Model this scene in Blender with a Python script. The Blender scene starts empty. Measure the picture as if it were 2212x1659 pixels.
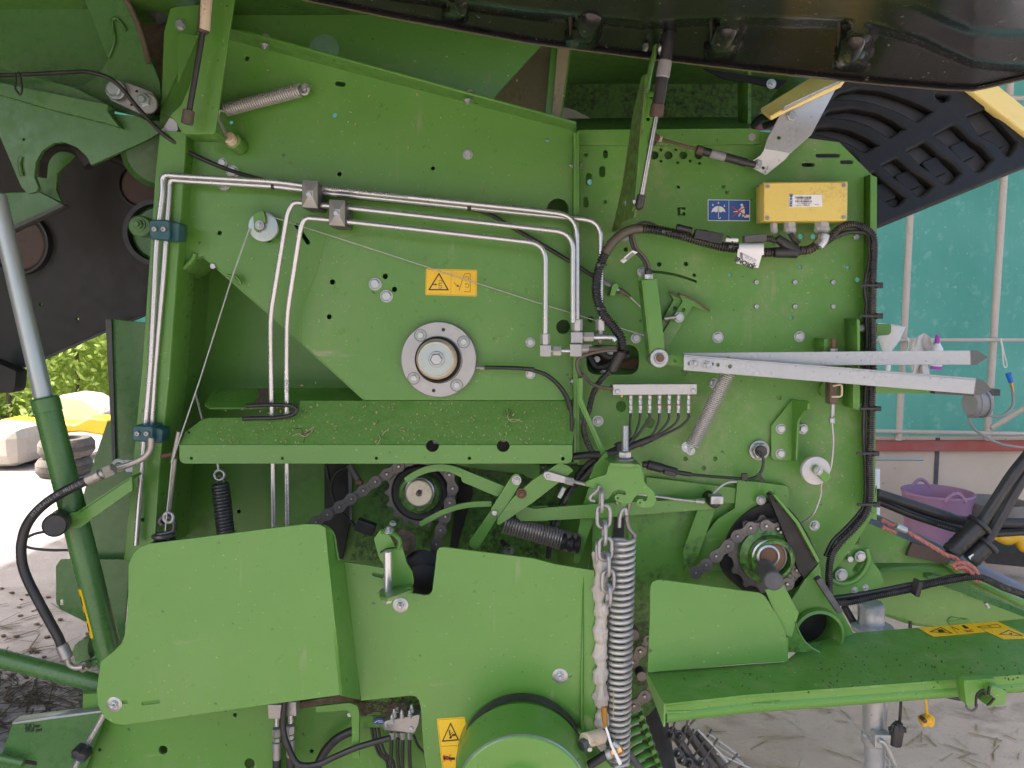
import bpy, bmesh, math, random
from mathutils import Vector, Matrix, noise
random.seed(7)
R = math.radians
S = bpy.context.scene
COL = S.collection

# ------------------------------------------------------------------ camera, sky, sun, exposure
F, CX, CY = 1671.0, 1106.0, 829.5            # photograph measured on a 2212 px wide grid
CAM = Vector((0.0, -1.9, 1.55))
PITCH = R(5.0)
cd = bpy.data.cameras.new('camera'); cam = bpy.data.objects.new('camera', cd); COL.objects.link(cam)
cam.location = CAM; cam.rotation_euler = (R(90) - PITCH, 0, 0)
cd.sensor_width = 36.0; cd.lens = 36.0 * F / 2212.0; cd.clip_start = 0.05; cd.clip_end = 400
S.camera = cam
SUN_EL, SUN_AZ = R(52), R(262)               # sun stands high over the yard on the left
w = bpy.data.worlds.new('World'); S.world = w; w.use_nodes = True
nt = w.node_tree; bg = nt.nodes['Background']
sky = nt.nodes.new('ShaderNodeTexSky'); sky.sky_type = 'NISHITA'; sky.sun_disc = False
sky.sun_elevation = SUN_EL; sky.sun_rotation = SUN_AZ
sky.air_density = 0.8; sky.dust_density = 6.0; sky.ozone_density = 0.6
nt.links.new(sky.outputs[0], bg.inputs[0]); bg.inputs[1].default_value = 0.15
sl = bpy.data.lights.new('sun', 'SUN'); sl.energy = 3.0; sl.angle = R(0.6); sl.color = (1.0, 0.95, 0.87)
so = bpy.data.objects.new('sun', sl); COL.objects.link(so)
sd = Vector((math.sin(SUN_AZ) * math.cos(SUN_EL), math.cos(SUN_AZ) * math.cos(SUN_EL), math.sin(SUN_EL)))
so.rotation_euler = sd.to_track_quat('Z', 'Y').to_euler(); so.location = (-3, -8, 9)
S.view_settings.view_transform = 'Standard'; S.view_settings.look = 'None'
S.view_settings.exposure = 2.0; S.view_settings.gamma = 1.0

# ------------------------------------------------------------------ picture grid -> world
OX = {'0': 0.0, '1': 548.6, '2': 1097.2, '3': 1608.5}
OY = {'0': 0.0, '1': 384.0, '2': 768.1, '3': 1220.1}
KZ = 0.27282
def Q(rc, *a):
    return [(OX[rc[1]] + a[i] * KZ, OY[rc[0]] + a[i + 1] * KZ) for i in range(0, len(a), 2)]
def D(*a):
    return [(a[i], a[i + 1]) for i in range(0, len(a), 2)]
FW = Vector((0, math.cos(PITCH), -math.sin(PITCH))); UP = Vector((0, math.sin(PITCH), math.cos(PITCH)))
def ray(x, y): return Vector(((x - CX) / F, 0, 0)) + UP * ((CY - y) / F) + FW
def at(x, y, Y):
    d = ray(x, y); return CAM + d * ((Y - CAM.y) / d.y)
def mp(px, Y): return px * (Y - CAM.y) / F
class Pl:
    def __init__(s, p, u, v): s.p = p; s.u = u.normalized(); s.n = s.u.cross(v).normalized(); s.v = s.n.cross(s.u)
    def hit(s, x, y):
        d = ray(x, y); return CAM + d * ((s.p - CAM).dot(s.n) / d.dot(s.n))
    def uv(s, P): P = P - s.p; return (P.dot(s.u), P.dot(s.v))
def VP(Y): return Pl(Vector((0, Y, 0)), Vector((1, 0, 0)), Vector((0, 0, 1)))
def HP(z): return Pl(Vector((0, 0, z)), Vector((1, 0, 0)), Vector((0, 1, 0)))
def P3(a, b, c):
    A, B_, C = at(*a), at(*b), at(*c); p = Pl(A, B_ - A, C - A)
    if p.n.dot(CAM - A) < 0: p = Pl(A, B_ - A, A - C)
    return p
def PL(Y): return VP(Y) if isinstance(Y, (int, float)) else Y

# ------------------------------------------------------------------ materials
MATS = {}
def nm(name):
    m = bpy.data.materials.new(name); m.use_nodes = True
    t = m.node_tree; b = t.nodes['Principled BSDF']; MATS[name] = m
    return m, t, b
def tex(t, scale, detail=4, rough=0.55, vec=None, dist=0.0):
    n = t.nodes.new('ShaderNodeTexNoise'); n.inputs['Scale'].default_value = scale
    n.inputs['Detail'].default_value = detail; n.inputs['Roughness'].default_value = rough
    n.inputs['Distortion'].default_value = dist
    if vec is not None: t.links.new(vec, n.inputs['Vector'])
    return n
def ramp(t, src, a, b, lo=0.0, hi=1.0):
    n = t.nodes.new('ShaderNodeMapRange'); n.inputs[1].default_value = a; n.inputs[2].default_value = b
    n.inputs[3].default_value = lo; n.inputs[4].default_value = hi; t.links.new(src, n.inputs[0]); return n.outputs[0]
def mul(t, a, b):
    n = t.nodes.new('ShaderNodeMath'); n.operation = 'MULTIPLY'
    for i, v in enumerate((a, b)):
        if isinstance(v, (int, float)): n.inputs[i].default_value = v
        else: t.links.new(v, n.inputs[i])
    return n.outputs[0]
def mix(t, fac, a, b):
    n = t.nodes.new('ShaderNodeMix'); n.data_type = 'RGBA'
    if isinstance(fac, (int, float)): n.inputs[0].default_value = fac
    else: t.links.new(fac, n.inputs[0])
    for i, v in ((6, a), (7, b)):
        if isinstance(v, tuple): n.inputs[i].default_value = (*v, 1) if len(v) == 3 else v
        else: t.links.new(v, n.inputs[i])
    return n.outputs[2]
def coord(t, scale=None):
    n = t.nodes.new('ShaderNodeTexCoord')
    if scale is None: return n.outputs['Object']
    m = t.nodes.new('ShaderNodeMapping'); m.inputs['Scale'].default_value = scale
    t.links.new(n.outputs['Object'], m.inputs[0]); return m.outputs[0]
def bump(t, b, src, strength, dist=0.001):
    n = t.nodes.new('ShaderNodeBump'); n.inputs['Strength'].default_value = strength; n.inputs['Distance'].default_value = dist
    t.links.new(src, n.inputs['Height']); t.links.new(n.outputs[0], b.inputs['Normal'])
def surf(name, base, rough=0.45, metal=0.0, spots=None, spot_amt=0.3, spot_scale=8, speck=None, speck_amt=0.5, speck_scale=220,
         var=0.12, bumpv=0.0, bump_scale=60, coat=0.0, stretch=None, rvar=0.12, spec=0.5, lo=0.47, scuff=0.0):
    """base colour with soft variation, stain patches of their own colour, fine specks and a little bump"""
    m, t, b = nm(name); v = coord(t, stretch)
    n1 = tex(t, spot_scale, 6, 0.62, v); n2 = tex(t, spot_scale * 9, 5, 0.7, v)
    dk = tuple(c * (1 - var) for c in base); lt = tuple(min(1, c * (1 + var)) for c in base)
    c = mix(t, ramp(t, n1.outputs[0], 0.3, 0.7), dk, lt)
    if spots:
        f = mul(t, ramp(t, n1.outputs[0], lo, lo + 0.21), ramp(t, n2.outputs[0], 0.36, 0.62))
        c = mix(t, mul(t, f, spot_amt), c, spots)
    if speck:
        n3 = tex(t, speck_scale, 2, 0.5, v)
        f = ramp(t, n3.outputs[0], 0.70, 0.74)
        f2 = mul(t, f, ramp(t, n1.outputs[0], 0.35, 0.6, 0.25, 1.0))
        c = mix(t, mul(t, f2, speck_amt), c, speck)
    if scuff:
        s1 = tex(t, 26, 3, 0.6, coord(t, (0.10, 1, 1)), 0.6); s2 = tex(t, 30, 3, 0.6, coord(t, (1, 1, 0.07)), 0.4); s3 = tex(t, 5.5, 4, 0.6, v)
        for sN, am in ((s1, 0.8), (s2, 0.6)):
            f = mul(t, mul(t, ramp(t, sN.outputs[0], 0.66, 0.72), ramp(t, s3.outputs[0], 0.50, 0.62)), scuff * am)
            c = mix(t, f, c, DUST)
        f = mul(t, mul(t, ramp(t, tex(t, 1.7, 6, 0.7, v).outputs[0], 0.52, 0.66), ramp(t, s2.outputs[0], 0.35, 0.62)), scuff * 0.22)
        c = mix(t, f, c, (0.26, 0.25, 0.15))
        f = mul(t, ramp(t, tex(t, 48, 2, 0.5, v).outputs[0], 0.74, 0.77), min(1.0, scuff * 1.3))
        c = mix(t, f, c, (0.035, 0.03, 0.02))
    t.links.new(c, b.inputs['Base Color'])
    t.links.new(ramp(t, n2.outputs[0], 0.3, 0.7, max(0.04, rough - rvar), min(1, rough + rvar)), b.inputs['Roughness'])
    b.inputs['Metallic'].default_value = metal; b.inputs['Specular IOR Level'].default_value = spec
    if coat: b.inputs['Coat Weight'].default_value = coat; b.inputs['Coat Roughness'].default_value = 0.2
    if bumpv:
        n4 = tex(t, bump_scale, 5, 0.6, v); bump(t, b, n4.outputs[0], bumpv)
    return m
DUST = (0.34, 0.29, 0.20); STRAW = (0.62, 0.55, 0.36)
G = (0.088, 0.238, 0.033)
surf('green', G, 0.36, spots=DUST, spot_amt=0.10, spot_scale=3.0, speck=STRAW, speck_amt=0.40, speck_scale=170, var=0.05, bumpv=0.03, bump_scale=500, coat=0.1, scuff=0.55)
surf('green_clean', G, 0.36, spots=DUST, spot_amt=0.05, spot_scale=4, speck=STRAW, speck_amt=0.30, speck_scale=120, var=0.04, bumpv=0.03, bump_scale=500, coat=0.25, scuff=0.55)
surf('green_dusty', G, 0.46, spots=DUST, spot_amt=0.50, spot_scale=3.5, speck=STRAW, speck_amt=0.5, speck_scale=190, var=0.08, bumpv=0.03, bump_scale=400, scuff=0.55)
surf('green_shelf', G, 0.36, spots=DUST, spot_amt=0.35, spot_scale=14, speck=STRAW, speck_amt=0.7, speck_scale=160, var=0.07, bumpv=0.03, bump_scale=400)
surf('green_chaffy', G, 0.40, spots=(0.36, 0.36, 0.22), spot_amt=0.22, spot_scale=20, speck=STRAW, speck_amt=0.8, speck_scale=150, var=0.07, bumpv=0.03, bump_scale=400, lo=0.25)
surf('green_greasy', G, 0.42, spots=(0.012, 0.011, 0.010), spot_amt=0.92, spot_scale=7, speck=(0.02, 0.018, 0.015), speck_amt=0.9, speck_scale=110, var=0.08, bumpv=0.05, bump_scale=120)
surf('green_grime_shade', G, 0.42, spots=(0.012, 0.011, 0.009), spot_amt=0.93, spot_scale=9, speck=(0.02, 0.018, 0.015), speck_amt=0.9, speck_scale=110, var=0.08, bumpv=0.06, bump_scale=120, lo=0.33)  # grime on the drive parts; black patches also stand in for cavity shade
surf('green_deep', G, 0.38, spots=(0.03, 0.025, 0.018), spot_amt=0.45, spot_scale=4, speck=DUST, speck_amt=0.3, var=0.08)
surf('green_rear_shaded', (0.060, 0.162, 0.040), 0.30, spots=DUST, spot_amt=0.10, spot_scale=4, speck=STRAW, speck_amt=0.15, var=0.06)  # darker copy of the green, with the tailgate's shade put into the colour
surf('green_muddy', G, 0.6, spots=(0.10, 0.075, 0.045), spot_amt=0.9, spot_scale=6, var=0.1, lo=0.28)
surf('ram_rod', (0.42, 0.47, 0.455), 0.34, 0.5, var=0.05, spot_scale=3, rvar=0.05)
surf('rod_dark', (0.30, 0.30, 0.31), 0.16, 0.9, var=0.04)
surf('tan_dust', (0.30, 0.255, 0.155), 0.8, spots=(0.10, 0.07, 0.04), spot_amt=0.6, spot_scale=10, speck=(0.1, 0.05, 0.03), speck_amt=0.6, var=0.18, bumpv=0.2)
surf('dust_mud', (0.13, 0.10, 0.065), 0.9, spots=(0.05, 0.04, 0.02), spot_amt=0.6, spot_scale=30, var=0.3, bumpv=0.5)
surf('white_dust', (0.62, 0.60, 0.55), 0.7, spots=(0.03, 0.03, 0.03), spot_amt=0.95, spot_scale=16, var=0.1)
surf('pipe', (0.55, 0.56, 0.56), 0.26, 0.75, spots=(0.42, 0.38, 0.33), spot_amt=0.3, spot_scale=2.2, var=0.04, rvar=0.02)
surf('pipe_old', (0.40, 0.37, 0.33), 0.38, 0.6, spots=(0.18, 0.11, 0.06), spot_amt=0.7, spot_scale=14, var=0.15)
surf('zinc', (0.42, 0.44, 0.44), 0.33, 0.75, spots=(0.25, 0.22, 0.18), spot_amt=0.35, spot_scale=30, var=0.10, rvar=0.05)
surf('zinc_blue', (0.36, 0.43, 0.42), 0.33, 0.6, spots=(0.38, 0.24, 0.11), spot_amt=0.35, spot_scale=9, var=0.06, rvar=0.05)
surf('cast_steel', (0.36, 0.36, 0.35), 0.42, 0.7, spots=(0.20, 0.15, 0.10), spot_amt=0.3, spot_scale=8, var=0.06, bumpv=0.03, bump_scale=200, rvar=0.06)
surf('spring', (0.48, 0.47, 0.45), 0.34, 0.40, spots=(0.26, 0.21, 0.15), spot_amt=0.35, spot_scale=9, var=0.08, rvar=0.05)
surf('spring_dark', (0.10, 0.10, 0.10), 0.36, 0.6, spots=(0.035, 0.025, 0.02), spot_amt=0.7, spot_scale=30, var=0.2)
surf('spring_rusty', (0.23, 0.205, 0.185), 0.4, 0.5, spots=(0.07, 0.05, 0.04), spot_amt=0.7, spot_scale=14, var=0.15)
surf('chain_dark', (0.16, 0.148, 0.138), 0.44, 0.55, spots=(0.02, 0.018, 0.016), spot_amt=0.8, spot_scale=26, var=0.2, bumpv=0.1, bump_scale=160)
surf('chain_grey', (0.34, 0.34, 0.34), 0.40, 0.5, spots=(0.22, 0.18, 0.14), spot_amt=0.4, spot_scale=14, var=0.10)
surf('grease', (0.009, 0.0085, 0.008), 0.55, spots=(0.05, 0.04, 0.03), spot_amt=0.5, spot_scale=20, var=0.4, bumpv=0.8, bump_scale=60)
surf('black_hood', (0.008, 0.008, 0.008), 0.24, spots=(0.05, 0.037, 0.023), spot_amt=0.16, spot_scale=7, speck=STRAW, speck_amt=0.30, speck_scale=75, var=0.2, bumpv=0.015, bump_scale=120, rvar=0.05)
surf('hood_dusty', (0.055, 0.042, 0.028), 0.4, spots=(0.008, 0.008, 0.008), spot_amt=0.9, spot_scale=6, var=0.3)
surf('black_cover', (0.011, 0.0115, 0.011), 0.45, spots=(0.035, 0.03, 0.026), spot_amt=0.35, spot_scale=4, var=0.2, spec=0.16)
surf('rear_black', (0.034, 0.030, 0.027), 0.55, spots=(0.030, 0.05, 0.033), spot_amt=0.5, spot_scale=2.5, var=0.2, spec=0.35)
surf('rubber', (0.022, 0.022, 0.023), 0.42, spots=(0.07, 0.06, 0.05), spot_amt=0.4, spot_scale=20, var=0.2)
surf('rubber_grey', (0.075, 0.075, 0.08), 0.6, spots=(0.18, 0.16, 0.13), spot_amt=0.4, spot_scale=20, var=0.2)
surf('conduit', (0.024, 0.024, 0.025), 0.36, spots=(0.28, 0.23, 0.15), spot_amt=0.45, spot_scale=9, speck=STRAW, speck_amt=0.3, speck_scale=200, var=0.2)
surf('conduit_dusty', (0.10, 0.085, 0.06), 0.55, spots=(0.03, 0.03, 0.03), spot_amt=0.7, spot_scale=12, var=0.2)
surf('foil', (0.45, 0.45, 0.45), 0.28, 0.7, var=0.2)
surf('brown_rust', (0.16, 0.085, 0.05), 0.65, 0.2, spots=(0.05, 0.03, 0.02), spot_amt=0.6, spot_scale=40, var=0.25)
surf('brown_plate', (0.085, 0.055, 0.042), 0.6, spots=(0.03, 0.02, 0.02), spot_amt=0.4, var=0.2)
surf('yellow', (0.72, 0.55, 0.125), 0.36, spots=(0.25, 0.17, 0.06), spot_amt=0.5, spot_scale=16, speck=(0.2, 0.14, 0.06), speck_amt=0.4, var=0.05)
surf('yellow_trim', (0.74, 0.57, 0.18), 0.42, spots=(0.30, 0.2, 0.08), spot_amt=0.3, spot_scale=12, var=0.06)
surf('sticker_yellow', (0.80, 0.50, 0.012), 0.30, spots=(0.3, 0.2, 0.05), spot_amt=0.10, spot_scale=30, var=0.02)
surf('sticker_blue', (0.018, 0.085, 0.32), 0.35, var=0.03)
surf('sticker_white', (0.78, 0.78, 0.77), 0.4, spots=(0.5, 0.46, 0.38), spot_amt=0.25, spot_scale=50, var=0.03)
surf('ink', (0.012, 0.012, 0.012), 0.45, var=0.02)
surf('ink_red', (0.55, 0.03, 0.025), 0.45, var=0.02)
surf('ink_grey', (0.23, 0.23, 0.23), 0.5, var=0.02)
surf('galv', (0.42, 0.435, 0.435), 0.38, 0.5, spots=(0.27, 0.285, 0.285), spot_amt=0.75, spot_scale=14, speck=(0.10, 0.085, 0.065), speck_amt=0.55, speck_scale=70, var=0.12, rvar=0.08)
surf('galv_dark', (0.10, 0.105, 0.095), 0.6, 0.2, spots=(0.04, 0.04, 0.035), spot_amt=0.7, spot_scale=30, var=0.2)
surf('alu', (0.46, 0.46, 0.45), 0.42, 0.45, spots=(0.36, 0.29, 0.21), spot_amt=0.4, spot_scale=9, var=0.06, rvar=0.05)
surf('gland', (0.36, 0.38, 0.38), 0.42, spots=(0.25, 0.22, 0.18), spot_amt=0.4, spot_scale=30, var=0.1)
surf('clamp_teal', (0.012, 0.085, 0.098), 0.42, spots=(0.20, 0.16, 0.10), spot_amt=0.35, spot_scale=25, var=0.15)
surf('cream', (0.62, 0.53, 0.38), 0.5, spots=(0.22, 0.13, 0.07), spot_amt=0.8, spot_scale=22, var=0.12)
surf('brass', (0.62, 0.36, 0.12), 0.32, 0.8, var=0.1)
surf('tape', (0.43, 0.40, 0.35), 0.38, 0.0, spots=(0.20, 0.15, 0.09), spot_amt=0.7, spot_scale=12, speck=(0.62, 0.60, 0.56), speck_amt=0.3, speck_scale=60, var=0.25, bumpv=0.6, bump_scale=40, stretch=(4, 4, 0.5))
surf('tape_stain', (0.42, 0.20, 0.03), 0.4, var=0.25)
surf('straw', (0.50, 0.43, 0.24), 0.8, var=0.3, spot_scale=40)
surf('mulch', (0.105, 0.078, 0.05), 0.95, var=0.45, spot_scale=60)
surf('rope', (0.40, 0.135, 0.10), 0.8, spots=(0.50, 0.34, 0.26), spot_amt=0.6, spot_scale=40, var=0.2)
surf('cable_steel', (0.42, 0.42, 0.39), 0.45, 0.5, var=0.15, spot_scale=50)
surf('beam_blue', (0.125, 0.14, 0.19), 0.4, var=0.1)
# place
def teal():
    m, t, b = nm('teal_sheet'); v = coord(t)
    n1 = tex(t, 1.2, 5, 0.6, v); n2 = tex(t, 9, 6, 0.7, v); n3 = tex(t, 30, 3, 0.6, v)
    c = mix(t, ramp(t, n1.outputs[0], 0.3, 0.7), (0.11, 0.37, 0.315), (0.17, 0.44, 0.38))
    c = mix(t, mul(t, ramp(t, n2.outputs[0], 0.55, 0.72), 0.6), c, (0.36, 0.58, 0.54))
    c = mix(t, mul(t, ramp(t, n3.outputs[0], 0.66, 0.72), 0.45), c, (0.40, 0.62, 0.58))
    t.links.new(c, b.inputs['Base Color']); b.inputs['Roughness'].default_value = 0.5
    bump(t, b, tex(t, 2.2, 3, 0.5, coord(t, (2, 2, 0.6))).outputs[0], 0.5, 0.06)
    tr = t.nodes.new('ShaderNodeBsdfTranslucent'); t.links.new(c, tr.inputs[0]); ms = t.nodes.new('ShaderNodeMixShader'); ms.inputs[0].default_value = 0.5
    t.links.new(b.outputs[0], ms.inputs[1]); t.links.new(tr.outputs[0], ms.inputs[2]); t.links.new(ms.outputs[0], t.nodes['Material Output'].inputs[0])
teal()
def ground(name, A, B_, dark, pale, pit):
    m, t, b = nm(name); v = coord(t)
    n1 = tex(t, 0.9, 7, 0.62, v); n2 = tex(t, 7, 7, 0.7, v); n3 = tex(t, 60, 4, 0.7, v); n4 = tex(t, 2.6, 5, 0.6, coord(t, (1, 1.6, 1)))
    c = mix(t, ramp(t, n1.outputs[0], 0.35, 0.65), A, B_)
    c = mix(t, mul(t, ramp(t, n4.outputs[0], 0.52, 0.66), 0.6), c, dark)
    c = mix(t, mul(t, ramp(t, n2.outputs[0], 0.52, 0.72), 0.55), c, pale)
    c = mix(t, mul(t, ramp(t, n3.outputs[0], 0.58, 0.70), 0.5), c, pit)
    t.links.new(c, b.inputs['Base Color']); b.inputs['Roughness'].default_value = 0.75
    bump(t, b, n3.outputs[0], 0.5, 0.01)
ground('ground_concrete', (0.22, 0.195, 0.185), (0.31, 0.28, 0.27), (0.15, 0.125, 0.11), (0.36, 0.335, 0.325), (0.12, 0.10, 0.085))
ground('floor_concrete', (0.56, 0.42, 0.32), (0.70, 0.55, 0.43), (0.20, 0.145, 0.105), (0.74, 0.62, 0.51), (0.33, 0.24, 0.17))
surf('concrete', (0.62, 0.51, 0.40), 0.85, spots=(0.56, 0.52, 0.47), spot_amt=0.6, spot_scale=2.2, speck=(0.12, 0.09, 0.06), speck_amt=0.6, speck_scale=22, var=0.12, bumpv=0.2, bump_scale=30)
surf('red_beam', (0.40, 0.085, 0.062), 0.6, spots=(0.22, 0.20, 0.22), spot_amt=0.9, spot_scale=1.8, var=0.15)
surf('pole', (0.56, 0.50, 0.44), 0.55, 0.1, spots=(0.30, 0.22, 0.15), spot_amt=0.6, spot_scale=10, var=0.1)
surf('shade_wall_dark', (0.085, 0.065, 0.05), 0.8, spots=(0.04, 0.035, 0.03), spot_amt=0.5, spot_scale=3, var=0.2, stretch=(1, 1, 0.1))  # dark colour for the added wall that shades the tailgate
surf('roof_sheet', (0.55, 0.54, 0.52), 0.6, var=0.08)
surf('tub_pink', (0.34, 0.19, 0.31), 0.55, spots=(0.30, 0.24, 0.28), spot_amt=0.5, spot_scale=5, var=0.08)
surf('tub_grey', (0.23, 0.21, 0.19), 0.6, spots=(0.38, 0.35, 0.30), spot_amt=0.5, spot_scale=8, var=0.1)
surf('tub_black', (0.03, 0.03, 0.033), 0.5, var=0.1)
surf('white_plastic', (0.74, 0.75, 0.76), 0.4, var=0.05)
surf('cloth', (0.72, 0.69, 0.65), 0.9, spots=(0.35, 0.28, 0.22), spot_amt=0.5, spot_scale=12, var=0.1)
surf('purple', (0.36, 0.06, 0.42), 0.4, var=0.05)
surf('blue_plastic', (0.02, 0.16, 0.55), 0.35, var=0.05)
surf('grey_plastic', (0.30, 0.29, 0.28), 0.5, var=0.12)
surf('tyre', (0.085, 0.075, 0.065), 0.85, spots=(0.24, 0.20, 0.16), spot_amt=0.7, spot_scale=6, var=0.2)
surf('machine_yellow', (0.75, 0.42, 0.02), 0.45, var=0.06)
surf('pale_bag', (0.50, 0.45, 0.38), 0.8, spots=(0.3, 0.25, 0.2), spot_amt=0.4, spot_scale=5, var=0.15)
surf('bark', (0.10, 0.075, 0.05), 0.9, var=0.3)
def leafmat():
    m, t, b = nm('leaf'); oi = t.nodes.new('ShaderNodeObjectInfo'); v = coord(t)
    n = tex(t, 2.2, 4, 0.6, v); n2 = tex(t, 23, 3, 0.6, v)
    c = mix(t, ramp(t, n.outputs[0], 0.35, 0.65), (0.16, 0.28, 0.035), (0.36, 0.50, 0.08))
    c = mix(t, ramp(t, n2.outputs[0], 0.45, 0.7), c, (0.52, 0.60, 0.12))
    t.links.new(c, b.inputs['Base Color']); b.inputs['Roughness'].default_value = 0.55
    tr = t.nodes.new('ShaderNodeBsdfTranslucent'); t.links.new(c, tr.inputs[0]); ms = t.nodes.new('ShaderNodeMixShader'); ms.inputs[0].default_value = 0.45
    t.links.new(b.outputs[0], ms.inputs[1]); t.links.new(tr.outputs[0], ms.inputs[2]); t.links.new(ms.outputs[0], t.nodes['Material Output'].inputs[0])
leafmat()

# ------------------------------------------------------------------ mesh makers (all return a mesh in world space)
def from_bm(bm, smooth=0):
    me = bpy.data.meshes.new('m'); bm.to_mesh(me); bm.free()
    if smooth:
        me.shade_smooth(); me.set_sharp_from_angle(angle=R(smooth))
    return me
def fillet(pts, r, n=4):
    if not r: return list(pts)
    out = []; L = len(pts)
    for i in range(L):
        p = Vector(pts[i]); a = Vector(pts[i - 1]) - p; b = Vector(pts[(i + 1) % L]) - p
        la, lb = a.length, b.length
        if la < 1e-6 or lb < 1e-6: continue
        d = min(r, la * 0.48, lb * 0.48); A = p + a * (d / la); B_ = p + b * (d / lb)
        for k in range(n + 1):
            s = k / n; out.append(tuple(A * (1 - s) ** 2 + p * 2 * s * (1 - s) + B_ * s * s))
    return out
def area(l): return 0.5 * sum(l[i - 1][0] * l[i][1] - l[i][0] * l[i - 1][1] for i in range(len(l)))
def flat(loops, t, bev):
    cu = bpy.data.curves.new('c', 'CURVE'); cu.dimensions = '2D'; cu.fill_mode = 'BOTH'
    bev = min(bev, t * 0.4); cu.extrude = max(t / 2 - bev, 1e-5); cu.bevel_depth = bev; cu.bevel_resolution = 1
    for k, l in enumerate(loops):
        if (area(l) > 0) != (k == 0): l = l[::-1]
        sp = cu.splines.new('POLY'); sp.points.add(len(l) - 1); sp.use_cyclic_u = True
        for i, q in enumerate(l): sp.points[i].co = (q[0], q[1], 0, 1)
    o = bpy.data.objects.new('c', cu); me = bpy.data.meshes.new_from_object(o)
    bpy.data.objects.remove(o); bpy.data.curves.remove(cu); me.materials.clear()
    return me
def frame(u, v, n, p): return Matrix(((u.x, v.x, n.x, p.x), (u.y, v.y, n.y, p.y), (u.z, v.z, n.z, p.z), (0, 0, 0, 1)))
def circ(x, y, r, n=20, ry=None): return [(x + r * math.cos(2 * math.pi * k / n), y + (ry or r) * math.sin(2 * math.pi * k / n)) for k in range(n)]
def slot(x0, y0, x1, y1, r, n=6):
    a = math.atan2(y1 - y0, x1 - x0); o = []
    for (x, y, s) in ((x1, y1, a - math.pi / 2), (x0, y0, a + math.pi / 2)):
        for k in range(n + 1): o.append((x + r * math.cos(s + math.pi * k / n), y + r * math.sin(s + math.pi * k / n)))
    return o
def plate(pts, Y, t=0.005, holes=(), r=0, bev=0.0009):
    """outline and holes on the photograph's grid, cut from a sheet whose front face lies in plane Y"""
    pl = PL(Y); loops = [[pl.uv(pl.hit(*q)) for q in fillet(pts, r)]]
    for h in holes:
        if isinstance(h[0], (int, float)): h = circ(*h)
        loops.append([pl.uv(pl.hit(*q)) for q in h])
    me = flat(loops, t, bev); me.transform(frame(pl.u, pl.v, pl.n, pl.p - pl.n * (t / 2)))
    return me
def cr(pts, n=8):
    P = [Vector(p) for p in pts]; P = [P[0] * 2 - P[1]] + P + [P[-1] * 2 - P[-2]]; o = []
    for i in range(1, len(P) - 2):
        for k in range(n):
            s = k / n; a, b, c, d = P[i - 1:i + 3]
            o.append(0.5 * (2 * b + (c - a) * s + (2 * a - 5 * b + 4 * c - d) * s * s + (3 * b - a - 3 * c + d) * s ** 3))
    o.append(P[-2]); return o
def bendpath(pts, r, n=7):
    P = [Vector(p) for p in pts]; o = [P[0]]
    for i in range(1, len(P) - 1):
        a = P[i - 1] - P[i]; b = P[i + 1] - P[i]; d = min(r, a.length * 0.48, b.length * 0.48)
        A = P[i] + a.normalized() * d; B_ = P[i] + b.normalized() * d
        for k in range(n + 1):
            s = k / n; o.append(A * (1 - s) ** 2 + P[i] * 2 * s * (1 - s) + B_ * s * s)
    o.append(P[-1]); return o
def resample(path, step):
    L = [0.0]
    for a, b in zip(path, path[1:]): L.append(L[-1] + (b - a).length)
    n = max(2, int(L[-1] / step)); o = []; j = 0
    for i in range(n + 1):
        d = L[-1] * i / n
        while j < len(L) - 2 and L[j + 1] < d: j += 1
        o.append(path[j].lerp(path[j + 1], (d - L[j]) / max(1e-9, L[j + 1] - L[j])))
    return o
def sweep(path, r, sides=10, cap=True, closed=False, squash=None):
    bm = bmesh.new(); rings = []; n = len(path); N = None
    for i, p in enumerate(path):
        if closed: T = (path[(i + 1) % n] - path[i - 1])
        else: T = path[min(i + 1, n - 1)] - path[max(i - 1, 0)]
        T = T.normalized() if T.length > 1e-9 else Vector((0, 0, 1))
        if N is None:
            N = T.cross(Vector((0, 1, 0)));
            if N.length < 1e-3: N = T.cross(Vector((1, 0, 0)))
        N = (N - T * N.dot(T)).normalized(); Bn = T.cross(N)
        rr = r[i] if isinstance(r, (list, tuple)) else r; sq = squash or 1.0
        rings.append([bm.verts.new(p + N * (rr * math.cos(2 * math.pi * k / sides)) + Bn * (rr * sq * math.sin(2 * math.pi * k / sides))) for k in range(sides)])
    for i in range(n if closed else n - 1):
        a, b = rings[i], rings[(i + 1) % n]
        for k in range(sides): bm.faces.new((a[k], a[(k + 1) % sides], b[(k + 1) % sides], b[k]))
    if cap and not closed:
        bm.faces.new(rings[0][::-1]); bm.faces.new(rings[-1])
    bmesh.ops.recalc_face_normals(bm, faces=bm.faces)
    return from_bm(bm, 50)
def pts3(seq):  # (x, y, Y) triples flat
    return [at(*seq[i:i + 3]) for i in range(0, len(seq), 3)]
def qp(rc, Y, *a): return [at(x, y, Y) for x, y in Q(rc, *a)]
def coil(A, B_, rad, turns, wr, sides=6, seg=14, r2=None):
    ax = (B_ - A); L = ax.length; T = ax.normalized(); N = T.cross(Vector((0, 1, 0)))
    if N.length < 1e-3: N = T.cross(Vector((1, 0, 0)))
    N.normalize(); Bn = T.cross(N); n = int(turns * seg); P = []
    for i in range(n + 1):
        s = i / n; a = 2 * math.pi * turns * s; rr = rad if r2 is None else rad + (r2 - rad) * s
        P.append(A + T * (L * s) + N * (rr * math.cos(a)) + Bn * (rr * math.sin(a)))
    return sweep(P, wr, sides)
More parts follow.
